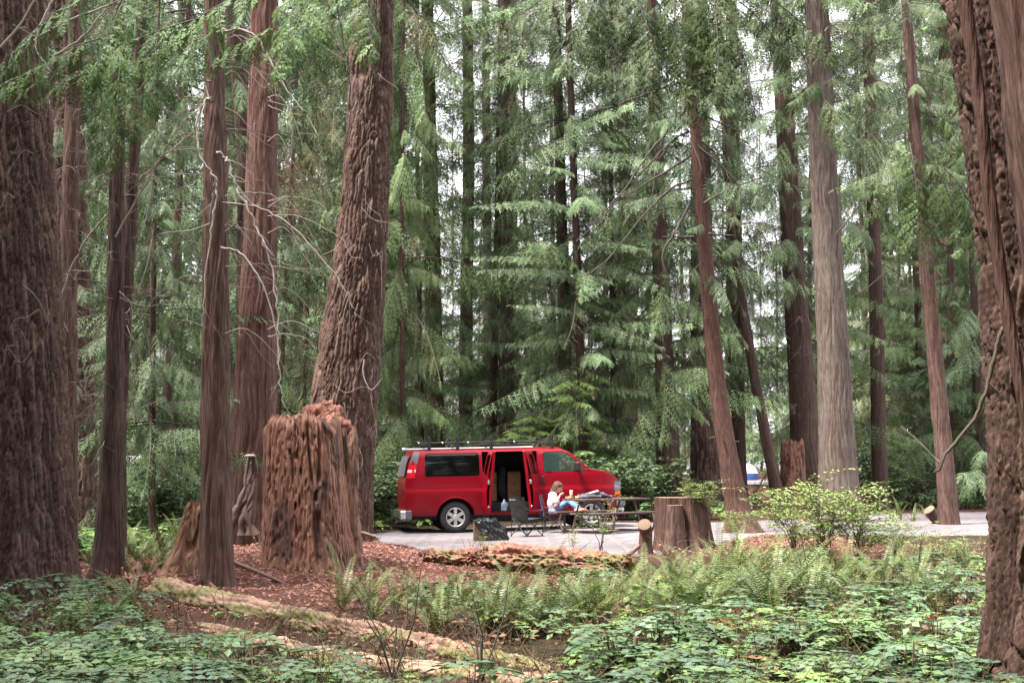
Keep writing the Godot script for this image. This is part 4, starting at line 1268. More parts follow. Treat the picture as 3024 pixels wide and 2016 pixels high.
	mb.leaf(Vector3(-0.5, 0, 0), Vector3(1, 0.06, 0), Vector3(0, 0, 0.5), Vector3(0, 0.12, 0), Color.WHITE, 0.5)
	var chip := mb.mesh()
	var xs := []
	var cs := []
	for k in 19000:
		var x: float
		var z: float
		if k % 5 < 3:
			x = -3.0 + rng.randfn(0, 2.2); z = -19.0 + rng.randfn(0, 2.6)
		elif k % 5 == 3:
			x = 5.0 + rng.randfn(0, 1.6); z = -25.5 + rng.randfn(0, 1.6)
		else:
			var d := R(10.0, 46.0)
			x = R(-0.4, 0.4) * d; z = -d
		if pad_dist(x, z) < -0.1 and rng.randf() < 0.78: continue
		var l := R(0.02, 0.09)
		var bs := Basis(Vector3.UP, R(0, TAU)) * Basis(Vector3(1, 0, 0), R(-0.5, 0.5)) * Basis(Vector3(0, 0, 1), R(-0.4, 0.4))
		xs.append(Transform3D(bs.scaled_local(Vector3(l, l, l * R(0.2, 0.5))), Vector3(x, H(x, z) + R(0.004, 0.02), z)))
		var e := rng.randf()
		cs.append(Color(0.17, 0.07, 0.052).lerp(Color(0.42, 0.21, 0.165), e * e) if rng.randf() < 0.95 else Color(0.28, 0.17, 0.10))
	var ln := Node3D.new()
	ln.name = "bark_litter"
	add_child(ln)
	tag(ln, "reddish bark chips and shreds strewn over the mound and forest floor", "litter")
	ln.set_meta("kind", "stuff")
	multi(ln, "chips", chip, vmat(0.9), xs, cs).set_meta("kind", "stuff")

func lump(mb: MB, ce: Vector3, r: float, ca: Color, cb: Color) -> void:
	var w := 30
	var h := 18
	var v := PackedVector3Array()
	var c := PackedColorArray()
	for j in h + 1:
		for k in w + 1:
			var th := -PI * 0.5 + TAU * (k % w) / w
			var f := PI * (1.0 - float(j) / h)
			var d := Vector3(sin(f) * cos(th), cos(f), sin(f) * sin(th))
			var q := ce + d * r
			var e := r * (1.0 + 0.35 * nz.get_noise_3dv(q * 5.0) + 0.25 * nz.get_noise_3dv(q * 13.0) + 0.12 * nz.get_noise_3dv(q * 30.0))
			v.append(ce + d * e)
			c.append(ca.lerp(cb, clampf(0.5 + nz.get_noise_3dv(q * 18.0) * 0.8, 0, 1)))
	mb.grid(v, c, w + 1, h + 1, true)

# ---------- the van: x from rear bumper to nose, y up, z towards its right side ----------
const HW := [[0.36, 0.925], [0.45, 0.96], [0.60, 0.985], [0.85, 0.997], [1.00, 1.0], [1.035, 0.995], [1.075, 0.974], [1.2, 0.972], [1.36, 0.962], [1.5, 0.94], [1.75, 0.885], [1.92, 0.842], [2.0, 0.80], [2.03, 0.76]]

func van_z(x: float, y: float) -> float:
	var w: float = HW[0][1]
	for k in HW.size() - 1:
		if y >= HW[k][0]:
			w = lerpf(HW[k][1], HW[k + 1][1], clampf((y - HW[k][0]) / (HW[k + 1][0] - HW[k][0]), 0, 1))
	if x < 0.32: w -= 0.13 * pow((0.32 - x) / 0.32, 2.0)
	if x > 4.7: w -= 0.17 * pow((x - 4.7) / 0.95, 2.2)
	return w

func circle_poly(cx: float, cy: float, r: float, n := 36) -> PackedVector2Array:
	var p := PackedVector2Array()
	for k in n:
		p.append(Vector2(cx + r * cos(TAU * k / n), cy + r * sin(TAU * k / n)))
	return p

func round_poly(q: Array, r: float, n := 4) -> PackedVector2Array:
	var p := PackedVector2Array()
	for k in q.size():
		var a := Vector2(q[k - 1][0], q[k - 1][1]); var b := Vector2(q[k][0], q[k][1])
		var c := Vector2(q[(k + 1) % q.size()][0], q[(k + 1) % q.size()][1])
		var s := b + (a - b).normalized() * r
		var e := b + (c - b).normalized() * r
		for i in n + 1:
			var f := float(i) / n
			p.append(s.lerp(b, f).lerp(b.lerp(e, f), f))
	return p

func rect(x0: float, y0: float, x1: float, y1: float) -> PackedVector2Array:
	return PackedVector2Array([Vector2(x0, y0), Vector2(x1, y0), Vector2(x1, y1), Vector2(x0, y1)])

# a piece of the body's side, cut into small cells that follow its curve
func side(mb: MB, poly: PackedVector2Array, holes: Array, off := 0.0, sgn := 1.0, cw := 0.2, ch := 0.045) -> void:
	var lo := poly[0]; var hi := poly[0]
	for p in poly:
		lo = lo.min(p); hi = hi.max(p)
	var y := lo.y
	while y < hi.y - 1e-5:
		var x := lo.x
		while x < hi.x - 1e-5:
			var pieces := Geometry2D.intersect_polygons(poly, rect(x, y, minf(x + cw, hi.x), minf(y + ch, hi.y)))
			for h in holes:
				var next := []
				for q in pieces: 
					for w in Geometry2D.clip_polygons(q, h): next.append(w)
				pieces.assign(next)
			for q in pieces:
				if q.size() < 3 or Geometry2D.is_polygon_clockwise(q): 
					if q.size() < 3: continue
				var ix := Geometry2D.triangulate_polygon(q)
				var n := mb.v.size()
				for p in q:
					mb.v.append(Vector3(p.x, p.y, sgn * (van_z(p.x, p.y) + off))); mb.c.append(Color.WHITE)
				for k in range(0, ix.size(), 3):
					var a := q[ix[k]]; var b := q[ix[k + 1]]; var c := q[ix[k + 2]]
					var ccw := (b - a).cross(c - a) > 0
					if ccw == (sgn > 0): mb.t.append_array(PackedInt32Array([n + ix[k], n + ix[k + 2], n + ix[k + 1]]))
					else: mb.t.append_array(PackedInt32Array([n + ix[k], n + ix[k + 1], n + ix[k + 2]]))
			x += cw
		y += ch

# the turned-in edge of an opening or a panel
func edge(mb: MB, poly: PackedVector2Array, d0: float, d1: float, sgn := 1.0, closed := true) -> void:
	for k in poly.size() if closed else poly.size() - 1:
		var a := poly[k]; var b := poly[(k + 1) % poly.size()]
		var za := van_z(a.x, a.y); var zb := van_z(b.x, b.y)
		mb.quad(Vector3(a.x, a.y, sgn * (za + d0)), Vector3(b.x, b.y, sgn * (zb + d0)), Vector3(b.x, b.y, sgn * (zb + d1)), Vector3(a.x, a.y, sgn * (za + d1)), Color.WHITE)

func welded(mb: MB) -> ArrayMesh:
	var o := MB.new()
	var at := {}
	var ix := PackedInt32Array()
	for k in mb.v.size():
		var q := (mb.v[k] * 2000.0).round()
		if not at.has(q):
			at[q] = o.v.size()
			o.v.append(mb.v[k]); o.c.append(mb.c[k])
		ix.append(at[q])
	for k in range(0, mb.t.size(), 3):
		var a := ix[mb.t[k]]; var b := ix[mb.t[k + 1]]; var c := ix[mb.t[k + 2]]
		if a != b and b != c and a != c: o.t.append_array(PackedInt32Array([a, b, c]))
	return o.mesh()

func make_van() -> void:
	var van := thing("camper_van", Vector3.ZERO, "red camper van with open side doors, roof rack and tinted rear side window", "van")
	var bs := Basis(Vector3.UP, deg_to_rad(11.0)) * Basis(Vector3(0, 0, 1), 0.020)
	bs = bs.scaled(Vector3.ONE * 1.012)
	var wheel_at := Vector3(P(1347, 1400, 33.7).x, 0.0, -33.7)
	van.transform = Transform3D(bs, wheel_at + Vector3(0, 0.012, 0) - bs * Vector3(1.33, 0, 0.98))
	var white := Color.WHITE
	var arch_r := circle_poly(1.33, 0.38, 0.475)
	var arch_f := circle_poly(4.81, 0.38, 0.475)
	var win := round_poly([[0.57, 1.385], [1.96, 1.385], [1.96, 1.955], [0.60, 1.955]], 0.07)
	var dwin := round_poly([[3.60, 1.45], [4.72, 1.45], [4.30, 1.86], [4.18, 1.955], [3.60, 1.955]], 0.05)
	var quarter := PackedVector2Array([Vector2(0.12, 0.42), Vector2(2.03, 0.42), Vector2(2.03, 2.03), Vector2(0.36, 2.03), Vector2(0.31, 2.0), Vector2(0.19, 1.72), Vector2(0.10, 1.3), Vector2(0.09, 0.9)])
	var rail := rect(2.03, 1.985, 3.45, 2.03)
	var sill := rect(2.03, 0.40, 3.45, 0.47)
	var door := PackedVector2Array([Vector2(3.45, 0.42), Vector2(4.62, 0.42), Vector2(4.62, 1.45), Vector2(4.80, 1.485), Vector2(4.30, 1.94), Vector2(4.08, 2.03), Vector2(3.45, 2.03)])
	var fender := PackedVector2Array([Vector2(4.626, 0.44), Vector2(5.55, 0.44), Vector2(5.62, 0.62), Vector2(5.60, 1.1), Vector2(5.54, 1.24), Vector2(5.42, 1.34), Vector2(5.2, 1.42), Vector2(4.84, 1.475), Vector2(4.626, 1.447)])
	var mb := MB.new()
	side(mb, quarter, [arch_r, win])
	side(mb, rail, [])
	side(mb, sill, [])
	side(mb, fender, [arch_f], 0.0, 1.0, 0.1)
	# the left side, closed
	for q in [[quarter, [arch_r]], [rect(2.03, 0.40, 3.45, 2.03), []], [door, [arch_f, dwin]], [fender, [arch_f]]]:
		side(mb, q[0], q[1], 0.0, -1.0)
	var body := welded(mb)
	mb = MB.new()
	# roof, rear, hood and nose
	var prof := [[0.12, 0.42], [0.095, 0.7], [0.09, 0.9], [0.095, 1.1], [0.10, 1.3], [0.12, 1.40], [0.19, 1.72], [0.27, 1.92], [0.31, 2.0], [0.36, 2.03], [0.7, 2.03], [1.2, 2.03], [2.03, 2.03], [3.0, 2.03], [3.6, 2.03], [4.08, 2.03], [4.19, 1.985], [4.30, 1.94]]
	var front := [[4.80, 1.485], [4.84, 1.475], [5.0, 1.45], [5.2, 1.42], [5.32, 1.38], [5.42, 1.34], [5.49, 1.29], [5.54, 1.24], [5.57, 1.17], [5.60, 1.1], [5.61, 0.85], [5.62, 0.62], [5.55, 0.44]]
	for lst in [prof, front, [[4.30, 1.94], [4.55, 1.713], [4.80, 1.485]]]:
		var v := PackedVector3Array()
		var c := PackedColorArray()
		for q in lst:
			var w := van_z(q[0], q[1])
			for k in 17:
				var f := k / 8.0 - 1.0
				var bow := 1.0 - f * f
				var up := 0.055 * bow * sm(1.9, 2.03, q[1]) if q[0] < 4.2 else 0.035 * bow * sm(1.0, 1.3, q[1])
				var fw := -0.03 * bow * sm(0.5, 0.3, q[0]) + 0.10 * bow * sm(4.1, 4.6, q[0])
				v.append(Vector3(q[0] + fw, q[1] + up, f * w)); c.append(white)
		if lst.size() > 3: mb.grid(v, c, 17, lst.size(), false)
		else:
			var gl := MB.new()
			gl.grid(v, c, 17, lst.size(), false)
			part(van, "windshield", gl.mesh(), M.glass)
	part(van, "roof", mb.mesh(), M.red_paint)
	var bo := part(van, "body", body, M.red_paint)
	# returns of the openings, wheel lips
	mb = MB.new()
	edge(mb, win, 0.0, -0.03)
	part(van, "body_edge", mb.mesh(), M.red_paint)
	mb = MB.new()
	edge(mb, PackedVector2Array([Vector2(2.03, 0.47), Vector2(2.03, 1.985), Vector2(3.45, 1.985), Vector2(3.45, 0.47)]), 0.0, -0.09)
	part(van, "door_jamb", mb.mesh(), M.red_paint)
	for a in [arch_r, arch_f]:
		mb = MB.new()
		var up := PackedVector2Array()
		for p in a:
			if p.y >= 0.42: up.append(p)
		edge(mb, up, 0.012, -0.10, 1.0, false)
		var lip := MB.new()
		for k in up.size() - 1:
			var cc := Vector2(1.33 if a == arch_r else 4.81, 0.38)
			var p0 := up[k]; var p1 := up[k + 1]
			var o0 := cc + (p0 - cc) * 1.09; var o1 := cc + (p1 - cc) * 1.09
			mb.quad(Vector3(p0.x, p0.y, van_z(p0.x, p0.y) + 0.014), Vector3(p1.x, p1.y, van_z(p1.x, p1.y) + 0.014), Vector3(o1.x, o1.y, van_z(o1.x, o1.y) + 0.001), Vector3(o0.x, o0.y, van_z(o0.x, o0.y) + 0.001), white)
		part(van, "wheel_arch", mb.mesh(), M.red_paint)
	# tinted window with black rubber frame
	mb = MB.new()
	side(mb, win, [], -0.018)
	var wn := part(van, "side_window", welded(mb), M.tint)
	mb = MB.new()
	side(mb, round_poly([[0.545, 1.36], [1.985, 1.36], [1.985, 1.98], [0.575, 1.98]], 0.08), [win], 0.003)
	part(wn, "window_frame", welded(mb), M.red_paint)
	# rear glass, dark corner panel, tail lamp
	mb = MB.new()
	for q in [[0.125, 1.40, 0.195, 1.72], [0.195, 1.72, 0.275, 1.92]]:
		var w0 := van_z(q[0], q[1]) - 0.09; var w1 := van_z(q[2], q[3]) - 0.10
		mb.quad(Vector3(q[0] - 0.05, q[1], -w0), Vector3(q[2] - 0.05, q[3], -w1), Vector3(q[2] - 0.05, q[3], w1), Vector3(q[0] - 0.05, q[1], w0), white)
	part(van, "rear_window", mb.mesh(), M.grey_plastic)
	mb = MB.new()
	side(mb, PackedVector2Array([Vector2(0.20, 1.71), Vector2(0.40, 1.71), Vector2(0.47, 2.0), Vector2(0.32, 2.0)]), [], 0.004)
	part(van, "corner_panel", welded(mb), M.grey_plastic)
	mb = MB.new()
	side(mb, PackedVector2Array([Vector2(0.115, 1.36), Vector2(0.33, 1.36), Vector2(0.385, 1.695), Vector2(0.195, 1.695)]), [], 0.008)
	var tl := part(van, "tail_lamp", welded(mb), mat(Color(0.50, 0.01, 0.02), 0.15))
	mb = MB.new()
	side(mb, PackedVector2Array([Vector2(0.145, 1.50), Vector2(0.345, 1.50), Vector2(0.36, 1.57), Vector2(0.16, 1.57)]), [], 0.012)
	part(tl, "clear_lens", welded(mb), mat(Color(0.75, 0.45, 0.45), 0.2))
	# front door with window, mirror, handle
	mb = MB.new()
	side(mb, door, [arch_f, dwin], 0.0)
	edge(mb, dwin, 0.0, -0.03)
	var fd := part(van, "front_door", welded(mb), M.red_paint)
	mb = MB.new()
	side(mb, dwin, [], -0.015)
	part(fd, "door_window", welded(mb), M.glass)
	mb = MB.new()
	mb.box(Vector3(4.44, 1.57, 1.09), Vector3(0.13, 0.24, 0.17), white, Basis(Vector3.UP, 0.3), 0.03)
	mb.box(Vector3(4.48, 1.50, 1.0), Vector3(0.05, 0.05, 0.16), white)
	part(fd, "side_mirror", mb.mesh(), M.black)
	mb = MB.new()
	mb.box(Vector3(3.565, 1.24, van_z(3.565, 1.24) + 0.006), Vector3(0.075, 0.20, 0.025), white, Basis.IDENTITY, 0.01)
	part(fd, "door_handle", mb.mesh(), M.black)
	mb = MB.new()
	side(mb, PackedVector2Array([Vector2(4.44, 1.455), Vector2(4.725, 1.455), Vector2(4.44, 1.70)]), [], 0.004)
	part(fd, "mirror_sail", welded(mb), M.black)
	mb = MB.new()
	for q in [[3.447, 0.44, 3.453, 2.02], [4.620, 0.85, 4.627, 1.46], [2.026, 0.44, 2.034, 2.02]]:
		side(mb, rect(q[0], q[1], q[2], q[3]), [], 0.0015)
	part(van, "panel_gap", mb.mesh(), M.liner)
	# side doors swung open; built shut, then turned on their hinges
	for q in [[2.045, 2.62, 2.03, -88.0, "rear"], [2.635, 3.435, 3.45, 66.0, "front"]]:
		var pl := round_poly([[q[0], 0.475], [q[1], 0.475], [q[1], 1.98], [q[0], 1.98]], 0.03)
		var lw := round_poly([[q[0] + 0.1, 1.40], [q[1] - 0.1, 1.40], [q[1] - 0.1, 1.90], [q[0] + 0.1, 1.90]], 0.06)
		mb = MB.new()
		side(mb, pl, [lw], 0.0)
		edge(mb, pl, 0.0, -0.07)
		var leaf := MeshInstance3D.new()
		var inner := MB.new()
		side(inner, pl, [lw], -0.07)
		var pivot := Vector3(q[2], 0, 0.965)
		var glass := MB.new()
		side(glass, lw, [], -0.03)
		var knob := MB.new()
		var kx: float = q[1] - 0.03 if q[4] == "rear" else q[0] + 0.03
		knob.box(Vector3(kx, 1.22, van_z(kx, 1.22) - 0.035), Vector3(0.075, 0.10, 0.05), white, Basis.IDENTITY, 0.01)
		knob.box(Vector3(kx, 0.62, van_z(kx, 0.62) - 0.035), Vector3(0.07, 0.05, 0.05), white, Basis.IDENTITY, 0.008)
		for m in [mb, inner, glass, knob]:
			for k in m.v.size(): m.v[k] -= pivot
		var d := part(van, "cargo_door", welded(mb), M.red_paint)
		d.position = pivot
		d.rotation.y = deg_to_rad(q[3])
		part(d, "inner_panel", welded(inner), mat(Color(0.16, 0.012, 0.018), 0.6))
		part(d, "door_window", welded(glass), M.tint)
		part(d, "latch", knob.mesh(), M.chrome)
	# inside
	mb = MB.new()
	mb.box(Vector3(2.35, 0.68, -0.12), Vector3(4.1, 0.04, 1.50), white)
	mb.box(Vector3(2.74, 0.60, 0.63), Vector3(1.40, 0.20, 0.015), white)
	mb.box(Vector3(2.74, 0.485, 0.78), Vector3(1.40, 0.02, 0.30), white)
	part(van, "floor", mb.mesh(), M.liner)
	mb = MB.new()
	mb.box(Vector3(2.35, 1.33, -0.74), Vector3(4.1, 1.28, 0.02), white)
	mb.box(Vector3(2.2, 1.985, 0.0), Vector3(3.6, 0.015, 1.46), white)
	mb.box(Vector3(2.02, 1.32, 0.0), Vector3(0.02, 1.3, 1.60), white)
	mb.box(Vector3(3.42, 1.20, 0.0), Vector3(0.02, 1.0, 1.56), white)
	part(van, "lining", mb.mesh(), M.liner)
	mb = MB.new()
	for sz in [-0.45, 0.42]:
		mb.box(Vector3(3.70, 1.22, sz), Vector3(0.16, 0.72, 0.50), white, Basis(Vector3(0, 0, 1), 0.2), 0.06)
		mb.box(Vector3(3.64, 1.68, sz), Vector3(0.11, 0.18, 0.26), white, Basis(Vector3(0, 0, 1), 0.2), 0.05)
		mb.box(Vector3(3.95, 0.86, sz), Vector3(0.52, 0.16, 0.50), white, Basis.IDENTITY, 0.06)
	part(van, "seat", mb.mesh(), M.liner)
	mb = MB.new()
	mb.box(Vector3(4.62, 1.28, 0), Vector3(0.35, 0.30, 1.70), white, Basis.IDENTITY, 0.08)
	var ring := []
	var rr := []
	for k in 25:
		ring.append(Vector3(4.30 + sin(TAU * k / 24.0) * -0.07, 1.36 + 0.18 * sin(TAU * k / 24.0), -0.45 + 0.19 * cos(TAU * k / 24.0))); rr.append(0.014)
	mb.tube(ring, rr, 6, white)
	part(van, "dashboard", mb.mesh(), M.black)
	# plywood cabinets with drawers, and a dark coat hanging between them
	for q in [[2.36, 0.42], [3.02, 0.36]]:
		mb = MB.new()
		mb.box(Vector3(q[0], 1.09, -0.28), Vector3(q[1], 0.76, 0.5), Color(0.30, 0.17, 0.09), Basis.IDENTITY, 0.008)
		var cab := part(van, "cabinet", mb.mesh(), M.wood)
		for k in 3:
			mb = MB.new()
			mb.box(Vector3(q[0], 0.84 + k * 0.245, -0.024), Vector3(q[1] - 0.03, 0.232, 0.012), Color(0.33, 0.19, 0.10), Basis.IDENTITY, 0.004)
			mb.box(Vector3(q[0], 0.90 + k * 0.245, -0.012), Vector3(0.10, 0.018, 0.012), Color(0.12, 0.03, 0.02))
			part(cab, "drawer_front", mb.mesh(), M.plain)
	mb = MB.new()
	var cp := []
	var cr := []
	for k in 8:
		cp.append(Vector3(2.68 + 0.02 * sin(k * 1.3), 1.62 - k * 0.12, 0.03)); cr.append([0.05, 0.10, 0.11, 0.12, 0.11, 0.12, 0.10, 0.06][k])
	mb.tube(cp, cr, 10, white, true)
	part(van, "hanging_coat", mb.mesh(), M.liner)
	# lamps, grille, bumpers
	mb = MB.new()
	side(mb, round_poly([[5.43, 0.94], [5.605, 0.94], [5.595, 1.17], [5.45, 1.19]], 0.02), [], 0.006)
	for k in 2: mb.box(Vector3(5.625, 1.06, [-0.62, 0.62][k]), Vector3(0.06, 0.22, 0.30), white, Basis.IDENTITY, 0.02)
	var hl := part(van, "headlight", welded(mb), mat(Color(0.13, 0.14, 0.15), 0.12))
	mb = MB.new()
	side(mb, round_poly([[5.44, 0.84], [5.60, 0.84], [5.605, 0.93], [5.45, 0.93]], 0.015), [], 0.010)
	part(hl, "amber_lens", welded(mb), mat(Color(0.75, 0.17, 0.01), 0.25))
	mb = MB.new()
	mb.box(Vector3(5.66, 0.98, 0), Vector3(0.06, 0.28, 0.9), white, Basis.IDENTITY, 0.02)
	part(van, "grille", mb.mesh(), M.black)
	mb = MB.new()
	mb.box(Vector3(5.60, 0.62, 0), Vector3(0.26, 0.20, 1.80), white, Basis.IDENTITY, 0.05)
	part(van, "front_bumper", mb.mesh(), M.grey_plastic)
	mb = MB.new()
	mb.box(Vector3(5.52, 0.46, 0), Vector3(0.36, 0.16, 1.72), white, Basis.IDENTITY, 0.05)
	part(van, "air_dam", mb.mesh(), mat(Color(0.55, 0.54, 0.54), 0.5))
	mb = MB.new()
	mb.box(Vector3(0.03, 0.46, 0), Vector3(0.17, 0.22, 1.98), white, Basis.IDENTITY, 0.03)
	var rb := part(van, "rear_bumper", mb.mesh(), M.chrome)
	mb = MB.new()
	mb.box(Vector3(0.17, 0.455, 0.955), Vector3(0.14, 0.23, 0.10), white, Basis.IDENTITY, 0.02)
	mb.box(Vector3(0.10, 0.335, 0), Vector3(0.24, 0.05, 1.94), white, Basis.IDENTITY, 0.01)
	part(rb, "bumper_corner", mb.mesh(), M.grey_plastic)
	mb = MB.new()
	mb.box(Vector3(0.085, 1.0, 0.55), Vector3(0.05, 0.16, 0.10), white, Basis.IDENTITY, 0.01)
	part(van, "rear_door_handle", mb.mesh(), M.black)
	# underside and wheel wells
	mb = MB.new()
	mb.box(Vector3(2.75, 0.36, 0), Vector3(2.3, 0.16, 1.60), white)
	mb.box(Vector3(0.5, 0.40, 0), Vector3(0.8, 0.14, 1.5), white)
	mb.box(Vector3(3.1, 0.42, 0), Vector3(4.2, 0.10, 0.9), white)
	for ax in [1.33, 4.81]:
		mb.tube([Vector3(ax, 0.36, -0.8), Vector3(ax, 0.36, 0.8)], [0.06, 0.06], 10, white)
		var a := []
		for k in 15:
			var th := PI * k / 14.0
			a.append(Vector2(ax + 0.49 * cos(th), 0.38 + 0.49 * sin(th)))
		for sg in [-1.0, 1.0]:
			for k in 14:
				mb.quad(Vector3(a[k].x, a[k].y, sg * 0.90), Vector3(a[k + 1].x, a[k + 1].y, sg * 0.90), Vector3(a[k + 1].x, a[k + 1].y, sg * 0.55), Vector3(a[k].x, a[k].y, sg * 0.55), white)
				mb.tri(Vector3(a[k].x, a[k].y, sg * 0.55), Vector3(a[k + 1].x, a[k + 1].y, sg * 0.55), Vector3(ax, 0.38, sg * 0.55), white)
	part(van, "underbody", mb.mesh(), M.liner)
	for ax in [1.33, 4.81]:
		for sg in [-1.0, 1.0]:
			mb = MB.new()
			var ce := Vector3(ax, 0.375, sg * 0.86)
			var zx := Vector3(0, 0, sg)
			mb.lathe(ce, zx, [Vector2(0.20, -0.12), Vector2(0.33, -0.13), Vector2(0.372, -0.11), Vector2(0.382, -0.05), Vector2(0.382, 0.05), Vector2(0.372, 0.10), Vector2(0.33, 0.125), Vector2(0.26, 0.12), Vector2(0.238, 0.10), Vector2(0.235, 0.05)], 44, white)
			for k in 52:
				var th := TAU * k / 52.0
				var rd := Vector3(cos(th), sin(th), 0)
				mb.box(ce + rd * 0.381 + zx * 0.055, Vector3(0.016, 0.022, 0.075), white, Basis(Vector3(0, 0, 1), th))
			var wh := part(van, "wheel", mb.mesh(), M.rubber)
			mb = MB.new()
			mb.lathe(ce, zx, [Vector2(0.242, 0.10), Vector2(0.236, 0.118), Vector2(0.215, 0.112), Vector2(0.205, 0.02), Vector2(0.20, -0.02)], 44, white)
			mb.lathe(ce, zx, [Vector2(0.0, 0.095), Vector2(0.040, 0.093), Vector2(0.062, 0.085), Vector2(0.070, 0.06), Vector2(0.072, 0.02)], 24, white)
			for k in 6:
				var th := TAU * (k + 0.5) / 6.0
				var rd := Vector3(cos(th), sin(th), 0); var td := Vector3(-sin(th), cos(th), 0)
				var q := []
				for s in [[0.055, 0.036, 0.084], [0.215, 0.043, 0.108]]:
					q.append([ce + rd * s[0] + td * s[1] + zx * s[2], ce + rd * s[0] - td * s[1] + zx * s[2], ce + rd * s[0] + td * (s[1] + 0.008) + zx * (s[2] - 0.045), ce + rd * s[0] - td * (s[1] + 0.008) + zx * (s[2] - 0.045)])
				mb.quad(q[0][0], q[1][0], q[1][1], q[0][1], white)
				mb.quad(q[0][2], q[1][2], q[1][0], q[0][0], white)
				mb.quad(q[0][1], q[1][1], q[1][3], q[0][3], white)
				mb.lathe(ce + Vector3(cos(th + 0.52), sin(th + 0.52), 0) * 0.052 + zx * 0.09, zx, [Vector2(0.010, -0.01), Vector2(0.010, 0.010), Vector2(0.0, 0.012)], 8, white)
			part(wh, "rim", mb.mesh(), M.alloy)
			mb = MB.new()
			mb.lathe(ce + zx * 0.02, zx, [Vector2(0.205, 0.0), Vector2(0.0, 0.001)], 24, white)
			part(wh, "brake_disc", mb.mesh(), M.liner)
	# roof rack
	mb = MB.new()
	for x in [0.72, 1.44, 2.30, 3.87]:
		for sg in [-1.0, 1.0]:
			mb.box(Vector3(x, 2.13, sg * 0.735), Vector3(0.085, 0.20, 0.05), white, Basis.IDENTITY, 0.012)
			mb.box(Vector3(x, 2.28, sg * 0.74), Vector3(0.085, 0.14, 0.03), white, Basis.IDENTITY, 0.012)
			mb.box(Vector3(x, 2.365, sg * 0.74), Vector3(0.05, 0.06, 0.025), white, Basis.IDENTITY, 0.01)
			mb.tube([Vector3(x - 0.02, 2.05, sg * 0.70), Vector3(x - 0.22, 2.045, sg * 0.52), Vector3(x - 0.02, 2.18, sg * 0.72)], [0.014, 0.014, 0.014], 6, white)
		mb.tube([Vector3(x, 2.19, -0.74), Vector3(x, 2.19, 0.74)], [0.02, 0.02], 8, white)
	part(van, "roof_rack", mb.mesh(), M.black)
	mb = MB.new()
	mb.box(Vector3(2.72, 2.155, 0.05), Vector3(1.35, 0.03, 1.0), white, Basis.IDENTITY, 0.005)
	part(van, "solar_panel", mb.mesh(), M.black)
	mb = MB.new()
	mb.tube([Vector3(0.47, 2.222, 0.70), Vector3(2.3, 2.226, 0.70), Vector3(4.13, 2.218, 0.70)], [0.024, 0.022, 0.016], 8, white, true)
	var pole := part(van, "roof_pole", mb.mesh(), M.black)
	mb = MB.new()
	for x in [0.47, 1.07, 1.72, 2.9]:
		mb.lathe(Vector3(x, 2.224, 0.70), Vector3(1, 0, 0), [Vector2(0.0, -0.02), Vector2(0.025, -0.018), Vector2(0.025, 0.018), Vector2(0.0, 0.02)], 10, white)
	part(pole, "ring_guide", mb.mesh(), M.chrome)
	mb = MB.new()
	mb.tube([Vector3(0.10, 2.075, 0.60), Vector3(3.4, 2.08, 0.60)], [0.022, 0.022], 12, white, true)  # long white run paints the roof edge sky highlight; rear end is tube
	mb.lathe(Vector3(0.07, 2.075, 0.60), Vector3(1, 0, 0), [Vector2(0.0, -0.01), Vector2(0.042, -0.01), Vector2(0.042, 0.07), Vector2(0.032, 0.07)], 12, white)
	part(van, "roof_tube_and_glint", mb.mesh(), M.white)
	mb = MB.new()
	mb.tube([Vector3(4.95, 1.46, 0.72), Vector3(4.93, 1.60, 0.72)], [0.006, 0.004], 5, white)
	part(van, "antenna", mb.mesh(), M.black)
	# plastic water jug on the door step
	var at := van.transform * Vector3(2.58, 0.497, 0.84)
	var jug := thing("water_jug", at, "translucent pale blue water jug standing on the van's door step", "jug")
	mb = MB.new()
	mb.lathe(Vector3.ZERO, Vector3.UP, [Vector2(0.0, 0.0), Vector2(0.07, 0.0), Vector2(0.078, 0.012), Vector2(0.078, 0.16), Vector2(0.07, 0.185), Vector2(0.045, 0.225), Vector2(0.025, 0.245), Vector2(0.022, 0.265)], 20, white)
	mb.tube([Vector3(0.05, 0.22, 0), Vector3(0.085, 0.20, 0), Vector3(0.088, 0.14, 0), Vector3(0.07, 0.11, 0)], [0.012, 0.012, 0.012, 0.012], 8, white)
	var jm := mat(Color(0.42, 0.52, 0.66), 0.35)
	jm.backlight_enabled = true; jm.backlight = Color(0.4, 0.5, 0.65)
	part(jug, "bottle", mb.mesh(), jm)
	mb = MB.new()
	mb.lathe(Vector3(0, 0.262, 0), Vector3.UP, [Vector2(0.027, 0.0), Vector2(0.027, 0.022), Vector2(0.0, 0.024)], 14, white)
	part(jug, "cap", mb.mesh(), M.white)

